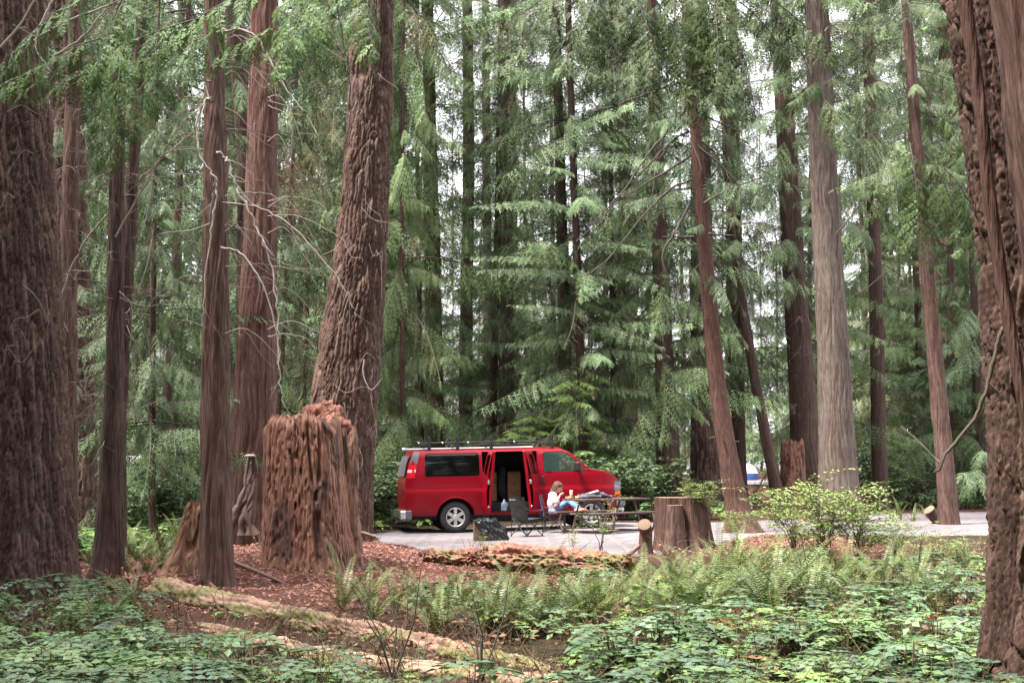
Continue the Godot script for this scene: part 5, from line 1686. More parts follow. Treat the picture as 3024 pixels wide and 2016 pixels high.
func camp_chair(at: Vector3, turn: float, label: String, outer: Color, inner: Color) -> Node3D:
	var o := thing("camp_chair", at, label, "chair", "folding camp chairs at the van")
	o.rotation.y = turn
	var k := Color.WHITE
	for sx in [-1.0, 1.0]:
		for sz in [-1.0, 1.0]:
			var mb := MB.new()
			var f := Vector3(0.25 * sx, 0.012, 0.27 * sz)
			mb.tube([f, Vector3(0.235 * sx, 0.40, 0.262 * sz)], [0.010, 0.010], 6, k)
			mb.tube([f, Vector3(-0.20 * sx, 0.40, 0.258 * sz)], [0.011, 0.011], 6, k)
			mb.tube([f, Vector3(0.235 * sx, 0.41, -0.245 * sz)], [0.011, 0.011], 6, k)
			mb.lathe(f - Vector3(0, 0.012, 0), Vector3.UP, [Vector2(0.0, 0.0), Vector2(0.024, 0.0), Vector2(0.024, 0.02), Vector2(0.0, 0.026)], 8, k)
			part(o, "leg", mb.mesh(), M.black)
	for sz in [-1.0, 1.0]:
		var mb := MB.new()
		mb.tube([Vector3(-0.20, 0.34, 0.26 * sz), Vector3(-0.27, 0.62, 0.262 * sz), Vector3(-0.34, 0.91, 0.262 * sz)], [0.011, 0.011, 0.011], 6, k)
		mb.tube([Vector3(0.24, 0.36, 0.262 * sz), Vector3(0.25, 0.61, 0.272 * sz)], [0.010, 0.010], 6, k)
		part(o, "upright", mb.mesh(), M.black)
		mb = MB.new()
		for q in 8:
			var f0 := q / 8.0; var f1 := (q + 1) / 8.0
			var p0 := Vector3(lerpf(-0.28, 0.27, f0), 0.625 - 0.03 * sin(PI * f0), 0.27 * sz)
			var p1 := Vector3(lerpf(-0.28, 0.27, f1), 0.625 - 0.03 * sin(PI * f1), 0.27 * sz)
			var w := Vector3(0, 0, 0.045); var d := Vector3(0, 0.016, 0)
			mb.quad(p0 - w, p1 - w, p1 + w, p0 + w, inner)
			mb.quad(p0 - w - d, p1 - w - d, p1 - w, p0 - w, inner)
			mb.quad(p0 + w - d, p1 + w - d, p1 + w, p0 + w, inner)
		part(o, "armrest", mb.mesh(), M.plain)
	# slung back and seat, cloth with two faces
	var mb2 := MB.new()
	for side_k in 2:
		var v := PackedVector3Array()
		var c := PackedColorArray()
		for j in 13:
			for i in 13:
				var f := j / 12.0; var g := i / 6.0 - 1.0
				var bag := (1.0 - g * g)
				v.append(Vector3(lerpf(-0.205, -0.345, f) - 0.06 * bag * (1.0 - 0.5 * f) + (0.010 if side_k == 0 else -0.004) + nz.get_noise_2d(f * 4.0, g * 3.0 + turn) * 0.012, lerpf(0.36, 0.915, f) - 0.02 * bag * f, g * 0.262))
				c.append(inner if side_k == 0 else outer)
		mb2.grid(v, c, 13, 13, side_k == 1)
	part(o, "backrest", mb2.mesh(), M.plain)
	mb2 = MB.new()
	for side_k in 2:
		var v := PackedVector3Array()
		var c := PackedColorArray()
		for j in 13:
			for i in 13:
				var f := j / 12.0; var g := i / 6.0 - 1.0
				var bag := (1.0 - g * g)
				v.append(Vector3(lerpf(-0.215, 0.255, f), lerpf(0.385, 0.425, f) - 0.10 * bag * sin(PI * clampf(f * 0.9 + 0.08, 0, 1)) + (0.0 if side_k == 0 else -0.012), g * 0.262))
				c.append(inner if side_k == 0 else inner.darkened(0.1))
		mb2.grid(v, c, 13, 13, side_k == 0)
	part(o, "seat", mb2.mesh(), M.plain)
	return o

func make_camp() -> void:
	var mb: MB
	var k := Color.WHITE
	# picnic table
	var at := Vector3(2.295, pad_h(2.295), -32.4)
	var tb := thing("picnic_table", at, "brown plank picnic table with bent steel tube skids beside the van", "table")
	tb.rotation.y = deg_to_rad(45)
	var wood := [Color(0.115, 0.062, 0.055), Color(0.14, 0.078, 0.068), Color(0.10, 0.056, 0.05)]
	for i in 5:
		mb = MB.new()
		mb.box(Vector3(R(-0.006, 0.006), 0.78 + R(-0.002, 0.002), -0.30 + i * 0.15), Vector3(2.4, 0.045, 0.142), wood[i % 3], Basis.IDENTITY, 0.006)
		part(tb, "top_plank", mb.mesh(), M.wood)
	for sg in [-1.0, 1.0]:
		for i in 2:
			mb = MB.new()
			mb.box(Vector3(R(-0.006, 0.006), 0.465, sg * (0.60 + i * 0.142)), Vector3(2.4, 0.042, 0.135), wood[(i + 1) % 3], Basis.IDENTITY, 0.006)
			part(tb, "bench_plank", mb.mesh(), M.wood)
	var steel := mat(Color(0.10, 0.055, 0.052), 0.6)
	for sx in [-1.0, 1.0]:
		var x: float = sx * 0.74
		mb = MB.new()
		var u := spline([Vector3(x, 0.425, -0.82), Vector3(x, 0.25, -0.86), Vector3(x, 0.08, -0.80), Vector3(x, 0.028, -0.66), Vector3(x, 0.026, 0.0), Vector3(x, 0.028, 0.66), Vector3(x, 0.08, 0.80), Vector3(x, 0.25, 0.86), Vector3(x, 0.425, 0.82)], 4)
		var ur := []
		for q in u: ur.append(0.027)
		mb.tube(u, ur, 8, k)
		part(tb, "skid", mb.mesh(), steel)
		for sz in [-1.0, 1.0]:
			mb = MB.new()
			mb.tube([Vector3(x, 0.755, 0.22 * sz), Vector3(x, 0.03, 0.46 * sz)], [0.026, 0.026], 8, k)
			part(tb, "leg", mb.mesh(), steel)
		mb = MB.new()
		mb.tube([Vector3(x, 0.43, -0.84), Vector3(x, 0.43, 0.84)], [0.024, 0.024], 8, k)
		mb.tube([Vector3(x, 0.745, -0.36), Vector3(x, 0.745, 0.36)], [0.020, 0.020], 8, k)
		mb.tube([Vector3(x, 0.32, 0.0), Vector3(sx * 0.06, 0.745, 0.0)], [0.014, 0.014], 6, k)
		mb.tube([Vector3(x, 0.32, -0.36), Vector3(x, 0.32, 0.36)], [0.018, 0.018], 6, k)
		part(tb, "brace", mb.mesh(), steel)
	var tt := tb.transform
	# tall snack tube
	var can := thing("snack_can", tt * Vector3(-0.95, 0.803, -0.30), "tall narrow white and yellow snack tube on the picnic table", "can")
	mb = MB.new()
	mb.lathe(Vector3.ZERO, Vector3.UP, [Vector2(0.0, 0.001), Vector2(0.036, 0.001), Vector2(0.036, 0.11)], 18, Color(0.60, 0.36, 0.09))
	mb.lathe(Vector3.ZERO, Vector3.UP, [Vector2(0.036, 0.11), Vector2(0.036, 0.185)], 18, Color(0.70, 0.62, 0.50))
	part(can, "tube", mb.mesh(), M.plain)
	mb = MB.new()
	mb.lathe(Vector3(0, 0.183, 0), Vector3.UP, [Vector2(0.039, 0.0), Vector2(0.039, 0.014), Vector2(0.0, 0.016)], 18, k)
	part(can, "lid", mb.mesh(), M.white)
	for q in [[-1.02, -0.33, 0.030, "tan bread crust left of the snack tube on the table"], [-0.83, -0.26, 0.034, "small tan snack pieces right of the snack tube on the table"]]:
		mb = MB.new()
		for i in 3: lump(mb, Vector3((i - 1) * 0.045, q[2] * 0.7, (i % 2) * 0.03), q[2], Color(0.36, 0.17, 0.10), Color(0.52, 0.30, 0.20))
		top("snack", mb.mesh(), M.plain, tt * Vector3(q[0], 0.803, q[1]), q[3], "food")
	# crumpled jacket
	mb = MB.new()
	var fl := Field.new(Vector3(-0.48, -0.02, -0.2), Vector3(0.48, 0.24, 0.22), 0.012)
	for q in [[-0.38, 0.05, 0.0, -0.2, 0.08, 0.02, 0.055], [-0.2, 0.07, 0.03, 0.05, 0.12, -0.02, 0.06], [0.0, 0.12, -0.02, 0.2, 0.10, 0.02, 0.055], [0.15, 0.09, 0.02, 0.40, 0.04, 0.0, 0.045], [-0.3, 0.04, 0.09, 0.1, 0.05, 0.10, 0.045], [-0.05, 0.05, -0.1, 0.3, 0.05, -0.08, 0.05], [-0.1, 0.10, 0.05, 0.1, 0.15, 0.03, 0.03], [-0.35, 0.03, 0.06, -0.30, 0.08, -0.07, 0.04]]:
		fl.capsule(Vector3(q[0], q[1], q[2]), Vector3(q[3], q[4], q[5]), q[6], q[6] * 0.8, 0.03)
	fl.add(mb, Color(0.05, 0.052, 0.075))
	for i in mb.v.size():
		var p := mb.v[i]
		mb.v[i].y = maxf(0.002, p.y + nz.get_noise_3dv(p * 14.0) * 0.014)
		mb.c[i] = Color(0.045, 0.046, 0.06).lerp(Color(0.11, 0.115, 0.15), sm(-0.1, 0.1, nz.get_noise_3dv(p * 5.0)))
	var jk := thing("jacket", tt * Vector3(-0.42, 0.803, -0.02), "crumpled dark blue grey jacket lying on the picnic table", "jacket")
	jk.rotation.y = deg_to_rad(12)
	part(jk, "cloth", mb.mesh(), M.plain)
	mb = MB.new()
	fl = Field.new(Vector3(-0.22, 0.04, -0.06), Vector3(0.14, 0.24, 0.16), 0.010)
	fl.capsule(Vector3(-0.14, 0.125, 0.05), Vector3(0.06, 0.175, 0.03), 0.022, 0.026, 0.02)
	fl.add(mb, Color(0.62, 0.56, 0.60))
	part(jk, "lining", mb.mesh(), M.plain)
	# the empty black chair, its back turned
	var cp := P(1556, 1560, 31.2)
	var ch := camp_chair(Vector3(cp.x, pad_h(cp.x), -31.2), deg_to_rad(42), "empty black folding camp chair turned away, small white mark on its back", Color(0.012, 0.012, 0.014), Color(0.014, 0.014, 0.016))
	mb = MB.new()
	var lg := MB.new()
	lg.tri(Vector3(-0.024, 0, 0), Vector3(0.0, 0.042, 0), Vector3(0.024, 0, 0), k)
	var mk := part(ch, "printed_mark", lg.mesh(), M.white)
	mk.transform = Transform3D(Basis(Vector3.UP, -PI / 2) * Basis(Vector3(1, 0, 0), 0.25), Vector3(-0.392, 0.835, -0.14))
	var tm := TextMesh.new()
	tm.text = "OZARK TRAIL"
	tm.font_size = 16
	tm.pixel_size = 0.0016
	tm.depth = 0.002
	var tx := part(ch, "lettering", tm, M.white)
	tx.transform = Transform3D(Basis(Vector3.UP, -PI / 2) * Basis(Vector3(1, 0, 0), 0.25), Vector3(-0.405, 0.847, -0.025))
	# cardboard box with a black rubbish bag
	var bp := P(1432, 1585, 29.9)
	var bx := thing("cardboard_box", Vector3(bp.x, pad_h(bp.x), -29.9), "brown cardboard box on the gravel holding a black rubbish bag", "box")
	bx.rotation.y = deg_to_rad(6)
	for q in [[0.0, 0.205, 0.2, 0.5, 0.41, 0.006], [0.0, 0.205, -0.2, 0.5, 0.41, 0.006]]:
		mb = MB.new()
		mb.box(Vector3(q[0], q[1], q[2]), Vector3(q[3], q[4], q[5]), Color(0.115, 0.072, 0.055))
		part(bx, "box_wall", mb.mesh(), M.plain)
	for sx in [-0.247, 0.247]:
		mb = MB.new()
		mb.box(Vector3(sx, 0.205, 0), Vector3(0.006, 0.41, 0.39), Color(0.12, 0.075, 0.057))
		part(bx, "box_wall", mb.mesh(), M.plain)
	mb = MB.new()
	mb.box(Vector3(0, 0.006, 0), Vector3(0.49, 0.006, 0.39), Color(0.12, 0.075, 0.057))
	part(bx, "box_floor", mb.mesh(), M.plain)
	var v := PackedVector3Array()
	var c := PackedColorArray()
	var nu := 64
	var nv := 44
	for j in nv + 1:
		for i in nu + 1:
			var f := float(i) / nu; var g := float(j) / nv
			# g runs from the back of the rim over the top and down the front and right
			var x := lerpf(-0.27, 0.42, f)
			var low := clampf(lerpf(0.42, -0.42, sm(0.0, 0.62, f)), 0.012, 0.42)
			var y: float
			var z: float
			if g < 0.4:
				var e := g / 0.4
				z = lerpf(-0.21, 0.215, e)
				y = 0.43 + 0.05 * sin(PI * e) * sin(PI * f) - 0.05 * sm(0.75, 1.0, f)
				if f > 0.74: y = lerpf(y, 0.30, (f - 0.74) / 0.26)
			else:
				var e := (g - 0.4) / 0.6
				z = 0.215 + 0.05 * e
				y = lerpf(0.43 - 0.13 * sm(0.74, 1.0, f), low, e)
				x += 0.12 * e * f
			var fold := nz.get_noise_2d(x * 9.0 + y * 7.0, z * 5.0 - y * 4.0 + 3.0) * 0.030 + absf(nz.get_noise_2d(x * 21.0 + y * 13.0 + 9.0, z * 8.0 - y * 6.0)) * 0.030
			v.append(Vector3(x + fold * 0.3, maxf(0.006, y + (fold if g < 0.45 else fold * 0.3)), z + (fold + 0.01 if g > 0.35 else 0.0)))
			c.append(Color.WHITE)
	mb = MB.new()
	mb.grid(v, c, nu + 1, nv + 1, false)
	var bag := mat(Color(0.014, 0.015, 0.018), 0.25)
	top("rubbish_bag", mb.mesh(), bag, Vector3.ZERO, "shiny black plastic rubbish bag draped over the cardboard box", "bag").transform = bx.transform

# ---------- the person in the chair ----------
func make_person() -> void:
	var cx := P(1638, 1500, 32.85).x
	var at := Vector3(cx, pad_h(cx), -32.85)
	camp_chair(at, deg_to_rad(-6), "blue and maroon folding camp chair with the person sitting in it", Color(0.035, 0.075, 0.26), Color(0.115, 0.016, 0.026))
	var o := thing("person", at, "person in white T-shirt and blue jeans eating, feet up on the bench", "person")
	var skin := Color(0.56, 0.30, 0.235)
	var hip := [Vector3(0.0, 0.49, 0.09), Vector3(0.0, 0.49, -0.09)]
	var knee := [Vector3(0.325, 0.775, 0.13), Vector3(0.375, 0.765, -0.02)]
	var ank := [Vector3(0.545, 0.585, 0.31), Vector3(0.60, 0.590, 0.16)]
	var sho := [Vector3(-0.045, 0.905, 0.165), Vector3(-0.02, 0.905, -0.165)]
	var elb := [Vector3(0.015, 0.645, 0.225), Vector3(0.11, 0.66, -0.22)]
	var wri := [Vector3(0.115, 0.875, 0.12), Vector3(0.27, 0.72, -0.08)]
	var mb := MB.new()
	var f := Field.new(Vector3(-0.25, 0.34, -0.32), Vector3(0.72, 1.06, 0.42), 0.014)
	f.capsule(Vector3(-0.01, 0.50, 0), Vector3(-0.055, 0.70, 0), 0.105, 0.105, 0.04, Vector3(0.95, 1, 1.35))
	f.capsule(Vector3(-0.055, 0.70, 0), Vector3(-0.045, 0.87, 0), 0.105, 0.10, 0.04, Vector3(0.95, 1, 1.45))
	f.capsule(Vector3(-0.03, 0.90, 0), Vector3(0.035, 1.01, 0), 0.055, 0.048, 0.04)
	for i in 2:
		f.capsule(hip[i], knee[i], 0.078, 0.056, 0.03)
		f.capsule(knee[i], ank[i], 0.054, 0.036, 0.02)
		f.capsule(sho[i], elb[i], 0.048, 0.038, 0.03)
		f.capsule(elb[i], wri[i], 0.038, 0.025, 0.015)
	f.add(mb, skin)
	# head on its own finer grid, then turned down towards the hand
	var hd := MB.new()
	f = Field.new(Vector3(-0.13, -0.17, -0.12), Vector3(0.15, 0.15, 0.12), 0.006)
	f.capsule(Vector3(-0.015, 0.030, 0), Vector3(0.005, 0.022, 0), 0.088, 0.085, 0.03, Vector3(1.05, 1.06, 0.88))
	f.capsule(Vector3(0.035, -0.02, 0), Vector3(0.052, -0.075, 0), 0.058, 0.036, 0.03, Vector3(1, 1, 0.95))
	f.capsule(Vector3(0.088, 0.005, 0), Vector3(0.112, -0.026, 0), 0.010, 0.014, 0.014)
	f.capsule(Vector3(0.084, -0.057, -0.016), Vector3(0.084, -0.057, 0.016), 0.010, 0.010, 0.008)
	f.capsule(Vector3(0.082, -0.070, -0.013), Vector3(0.082, -0.070, 0.013), 0.010, 0.010, 0.008)
	f.capsule(Vector3(0.080, 0.022, -0.035), Vector3(0.080, 0.022, 0.035), 0.012, 0.012, 0.02)
	for sz in [-1.0, 1.0]:
		f.capsule(Vector3(0.0, 0.012, 0.080 * sz), Vector3(-0.004, -0.022, 0.078 * sz), 0.015, 0.010, 0.008)
	f.capsule(Vector3(-0.02, -0.06, 0), Vector3(-0.05, -0.15, 0), 0.052, 0.050, 0.03)
	f.add(hd, skin)
	for i in hd.v.size():
		var p := hd.v[i]
		if p.x > 0.075 and absf(p.y + 0.063) < 0.012 and absf(p.z) < 0.026: hd.c[i] = Color(0.45, 0.16, 0.14)
	var hb := Basis(Vector3(0, 0, 1), -0.38)
	var hc := Vector3(0.080, 1.085, 0.0)
	var n0 := mb.v.size()
	for p in hd.v: mb.v.append(hc + hb * p)
	mb.c.append_array(hd.c)
	for i in hd.t: mb.t.append(i + n0)
	# hands
	for h in 2:
		var hm := MB.new()
		f = Field.new(Vector3(-0.04, -0.06, -0.06), Vector3(0.20, 0.08, 0.06), 0.005)
		f.capsule(Vector3(0.0, 0, 0), Vector3(0.02, 0, 0), 0.026, 0.026, 0.02, Vector3(1, 0.75, 1.1))
		f.capsule(Vector3(0.03, 0, -0.018), Vector3(0.075, 0, -0.022), 0.019, 0.014, 0.02)
		f.capsule(Vector3(0.03, 0, 0.012), Vector3(0.075, 0, 0.022), 0.019, 0.014, 0.02)
		for i in 4:
			var z := -0.030 + i * 0.020
			var L: float = [0.062, 0.076, 0.080, 0.072][i]
			var a := Vector3(0.080, 0.0, z)
			var b := a + Vector3(L * 0.42, -L * (0.22 + 0.1 * h), 0)
			var d := b + Vector3(L * 0.10, -L * 0.34, 0)
			var e := d + Vector3(-L * 0.10, -L * 0.24, 0)
			f.capsule(a, b, 0.0095, 0.0088, 0.006)
			f.capsule(b, d, 0.0088, 0.0082, 0.004)
			f.capsule(d, e, 0.0082, 0.007, 0.004)
		f.capsule(Vector3(0.02, -0.005, 0.024), Vector3(0.05, -0.028, 0.038), 0.012, 0.010, 0.008)
		f.capsule(Vector3(0.05, -0.028, 0.038), Vector3(0.085, -0.045, 0.028), 0.010, 0.008, 0.004)
		f.add(hm, skin)
		var fwd: Vector3 = (wri[h] - elb[h]).normalized()
		if h == 0: fwd = (fwd + Vector3(0.25, -0.1, -0.25)).normalized()
		var sd := fwd.cross(Vector3(0.6, -0.2, 0.3) if h == 0 else Vector3(0, 1, 0)).normalized()
		var up := sd.cross(fwd)
		var hbs := Basis(fwd, -up if h == 0 else up, -sd if h == 0 else sd).orthonormalized()
		n0 = mb.v.size()
		for p in hm.v: mb.v.append(wri[h] + hbs * p)
		mb.c.append_array(hm.c)
		for i in hm.t: mb.t.append(i + n0)
	var sk := vmat(0.55)
	sk.subsurf_scatter_enabled = true; sk.subsurf_scatter_strength = 0.1
	part(o, "body", mb.mesh(), sk)
	# T-shirt
	mb = MB.new()
	f = Field.new(Vector3(-0.26, 0.36, -0.32), Vector3(0.22, 1.02, 0.32), 0.011)
	f.capsule(Vector3(-0.005, 0.47, 0), Vector3(-0.055, 0.70, 0), 0.128, 0.122, 0.04, Vector3(0.98, 1, 1.34))
	f.capsule(Vector3(-0.055, 0.70, 0), Vector3(-0.045, 0.88, 0), 0.122, 0.112, 0.04, Vector3(0.95, 1, 1.42))
	for i in 2:
		f.capsule(sho[i], (sho[i] as Vector3).lerp(elb[i], 0.62), 0.064, 0.066, 0.03)
	f.cut(Vector3(0.045, 1.02, 0), 0.088)
	f.cut_plane(Vector3(0.75, -1, 0).normalized(), -0.34)
	f.add(mb, Color(0.74, 0.71, 0.76))
	for i in mb.v.size():
		var p := mb.v[i]
		mb.v[i] += Vector3(0.5, 0, 0.7) * nz.get_noise_3d(p.x * 9.0, p.y * 9.0 + p.x * 8.0, p.z * 7.0) * 0.008
	part(o, "t_shirt", mb.mesh(), M.plain)
	# jeans
	mb = MB.new()
	f = Field.new(Vector3(-0.22, 0.32, -0.28), Vector3(0.72, 0.92, 0.44), 0.012)
	f.capsule(Vector3(-0.03, 0.485, -0.07), Vector3(-0.03, 0.485, 0.07), 0.125, 0.125, 0.04)
	for i in 2:
		f.capsule(hip[i], knee[i], 0.096, 0.073, 0.03)
		f.capsule(knee[i], (knee[i] as Vector3).lerp(ank[i], 0.9), 0.071, 0.058, 0.02)
	f.cut_plane(Vector3(-0.55, 0.84, 0).normalized(), 0.545)
	f.add(mb, Color(0.085, 0.17, 0.40))
	for i in mb.v.size():
		var p := mb.v[i]
		mb.v[i] += Vector3(-0.4, 0.6, 0.5) * nz.get_noise_3d(p.x * 16.0 + p.y * 14.0, p.y * 5.0, p.z * 6.0) * 0.008
		mb.c[i] = Color(0.075, 0.15, 0.37).lerp(Color(0.15, 0.27, 0.52), clampf(0.5 + nz.get_noise_3dv(p * 6.0), 0, 1))
	part(o, "jeans", mb.mesh(), M.plain)
	# shoes
	for i in 2:
		mb = MB.new()
		var a: Vector3 = ank[i]
		var s := Vector3(a.x, 0.513, a.z)
		f = Field.new(s + Vector3(-0.12, -0.02, -0.12), s + Vector3(0.26, 0.14, 0.14), 0.008)
		f.capsule(s + Vector3(-0.045, 0.038, 0), s + Vector3(0.06, 0.036, 0.02), 0.036, 0.040, 0.02)
		f.capsule(s + Vector3(0.06, 0.034, 0.02), s + Vector3(0.155, 0.028, 0.035), 0.040, 0.030, 0.02)
		f.capsule(a + Vector3(-0.01, 0.01, 0), s + Vector3(-0.02, 0.04, 0), 0.042, 0.040, 0.02)
		f.cut_plane(Vector3.DOWN, -s.y)
		f.add(mb, Color(0.72, 0.64, 0.60))
		for q in mb.v.size():
			var p := mb.v[q] - s
			if p.x > 0.095 or (p.x > 0.0 and p.y > 0.055 and p.x < 0.07): mb.c[q] = Color(0.78, 0.10, 0.045)
		part(o, "shoe", mb.mesh(), M.plain)
	# hair to the shoulder, glasses
	mb = MB.new()
	f = Field.new(Vector3(-0.17, -0.24, -0.14), Vector3(0.12, 0.17, 0.14), 0.008)
	f.capsule(Vector3(-0.03, 0.045, 0), Vector3(0.012, 0.05, 0), 0.100, 0.090, 0.03, Vector3(1.02, 1.02, 0.92))
	f.capsule(Vector3(-0.06, 0.0, 0), Vector3(-0.105, -0.14, 0), 0.082, 0.050, 0.03, Vector3(0.8, 1, 1.15))
	for sz in [-1.0, 1.0]:
		f.capsule(Vector3(-0.01, 0.05, 0.074 * sz), Vector3(-0.035, -0.05, 0.080 * sz), 0.026, 0.024, 0.02)
		f.capsule(Vector3(-0.035, -0.05, 0.080 * sz), Vector3(-0.075, -0.16, 0.055 * sz), 0.024, 0.020, 0.02)
	f.cut(Vector3(0.145, -0.025, 0), 0.112)
	f.add(mb, Color(0.09, 0.045, 0.03))
	for i in mb.v.size():
		var p := mb.v[i]
		var s: float = nz.get_noise_3d(p.x * 40.0 + p.y * 10.0, p.y * 8.0, p.z * 60.0)
		mb.v[i] = hc + hb * (p * (1.0 + s * 0.03))
		mb.c[i] = Color(0.055, 0.028, 0.019).lerp(Color(0.11, 0.06, 0.042), clampf(0.5 + s, 0, 1))
	part(o, "hair", mb.mesh(), M.plain)
	mb = MB.new()
	for sz in [-1.0, 1.0]:
		var rg := []
		var rr := []
		for q in 17:
			rg.append(hc + hb * Vector3(0.099 - 0.008 * absf(cos(TAU * q / 16.0)), 0.012 + 0.019 * sin(TAU * q / 16.0), 0.034 * sz + 0.025 * cos(TAU * q / 16.0))); rr.append(0.0022)
		mb.tube(rg, rr, 5, Color.WHITE)
		mb.tube([hc + hb * Vector3(0.093, 0.018, 0.06 * sz), hc + hb * Vector3(0.0, 0.015, 0.083 * sz)], [0.002, 0.002], 5, Color.WHITE)
	mb.tube([hc + hb * Vector3(0.104, 0.016, -0.011), hc + hb * Vector3(0.104, 0.016, 0.011)], [0.002, 0.002], 5, Color.WHITE)
	part(o, "glasses", mb.mesh(), M.black)

# ---------- far things ----------
func make_far_things() -> void:
	var mb: MB
	var k := Color.WHITE
	# dome tent
	var b := P(2200, 1421, 73.0)
	b.y = H(b.x, b.z)
	var o := thing("dome_tent", b, "small white topped blue dome tent far off between two trunks", "tent")
	o.scale = Vector3.ONE * 0.88
	for q in [[0.0, 0.42, "tent_wall", Color(0.05, 0.10, 0.34)], [0.42, 1.08, "tent_fly", Color(0.66, 0.70, 0.74)]]:
		mb = MB.new()
		var pr := []
		for i in 9:
			var y: float = lerpf(q[0], q[1], i / 8.0)
			pr.append(Vector2((0.88 if q[0] > 0 else 0.86) * sqrt(maxf(0.0, 1.0 - pow(y / 1.08, 2.4))), y))
		mb.lathe(Vector3.ZERO, Vector3.UP, pr, 28, q[3])
		part(o, q[2], mb.mesh(), M.plain)
	# wooden post by the far road
	b = P(2946, 1512, 49.0); b.y = H(b.x, b.z) - 0.05
	o = thing("wooden_post", b, "short reddish brown square wooden post at the far road", "post")
	mb = MB.new()
	mb.box(Vector3(0, 0.53, 0), Vector3(0.19, 1.06, 0.19), Color(0.19, 0.085, 0.07), Basis(Vector3.UP, 0.3), 0.015)
	part(o, "shaft", mb.mesh(), M.wood)
	mb = MB.new()
	mb.lathe(Vector3(0, 1.06, 0), Vector3.UP, [Vector2(0.12, 0.0), Vector2(0.0, 0.05)], 4, Color(0.20, 0.09, 0.075))
	part(o, "cap", mb.mesh(), M.wood)
	# white cylinder on a dark stand among the trees
	b = P(2030, 1420, 54.0); b.y = H(b.x, b.z)
	o = thing("gas_cylinder", b + Vector3(0, 0.78, 0), "small white cylinder lying on a dark wooden stand among far trunks", "cylinder")
	mb = MB.new()
	mb.tube([Vector3(-0.16, 0.08, 0), Vector3(-0.13, 0.08, 0), Vector3(0.13, 0.08, 0), Vector3(0.16, 0.08, 0)], [0.03, 0.075, 0.075, 0.03], 12, k, true)
	part(o, "tank", mb.mesh(), M.white)
	o = thing("wooden_stand", b, "dark wooden stand under the small white cylinder among far trunks", "stand")
	mb = MB.new()
	mb.box(Vector3(0, 0.755, 0), Vector3(0.75, 0.05, 0.4), Color(0.07, 0.05, 0.04), Basis.IDENTITY, 0.008)
	part(o, "stand_top", mb.mesh(), M.wood)
	for sx in [-0.3, 0.3]:
		mb = MB.new()
		mb.box(Vector3(sx, 0.365, 0), Vector3(0.08, 0.73, 0.3), Color(0.07, 0.05, 0.04), Basis.IDENTITY, 0.008)
		part(o, "leg", mb.mesh(), M.wood)
	# white car parked far left, seen between the trunks
	b = P(395, 1505, 47.0); b.y = H(b.x, b.z)
	o = thing("parked_car", b, "white parked car glimpsed through leaves between two dark cedars", "car")
	o.rotation.y = deg_to_rad(-8)
	var prof := [[-2.2, 0.35], [-2.25, 0.75], [-2.15, 1.0], [-1.9, 1.08], [-1.6, 1.55], [-1.3, 1.66], [0.2, 1.68], [0.55, 1.6], [1.15, 1.12], [2.0, 1.0], [2.2, 0.8], [2.25, 0.4]]
	mb = MB.new()
	var v := PackedVector3Array()
	var c := PackedColorArray()
	for q in prof:
		for i in 9:
			var g := i / 4.0 - 1.0
			var w := 0.9 - 0.18 * sm(1.0, 1.65, q[1])
			v.append(Vector3(q[0], q[1] + 0.03 * (1.0 - g * g) * sm(0.9, 1.2, q[1]), g * w)); c.append(k)
	mb.grid(v, c, 9, prof.size(), false)
	for sg in [-1.0, 1.0]:
		var pl := PackedVector2Array()
		for q in prof: pl.append(Vector2(q[0], q[1]))
		var ix := Geometry2D.triangulate_polygon(pl)
		for i in range(0, ix.size(), 3):
			var t3 := []
			for j in 3:
				var p := pl[ix[i + j]]
				t3.append(Vector3(p.x, p.y, sg * (0.9 - 0.18 * sm(1.0, 1.65, p.y))))
			mb.tri(t3[0], t3[1], t3[2], k)
	part(o, "body", mb.mesh(), M.white)
	mb = MB.new()
	for sg in [-1.0, 1.0]:
		for q in [[[-1.5, 1.12], [-0.35, 1.12], [-0.35, 1.58], [-1.3, 1.56]], [[-0.28, 1.12], [0.95, 1.12], [0.45, 1.56], [-0.28, 1.58]]]:
			var t4 := []
			for p in q: t4.append(Vector3(p[0], p[1], sg * (0.905 - 0.18 * sm(1.0, 1.65, p[1]))))
			mb.quad(t4[0], t4[1], t4[2], t4[3], k)
	part(o, "side_window", mb.mesh(), M.tint)
	for x in [-1.4, 1.4]:
		for sg in [-1.0, 1.0]:
			mb = MB.new()
			mb.lathe(Vector3(x, 0.33, sg * 0.80), Vector3(0, 0, sg), [Vector2(0.0, -0.1), Vector2(0.33, -0.1), Vector2(0.33, 0.1), Vector2(0.22, 0.115), Vector2(0.0, 0.10)], 22, k)
			part(o, "wheel", mb.mesh(), M.rubber)

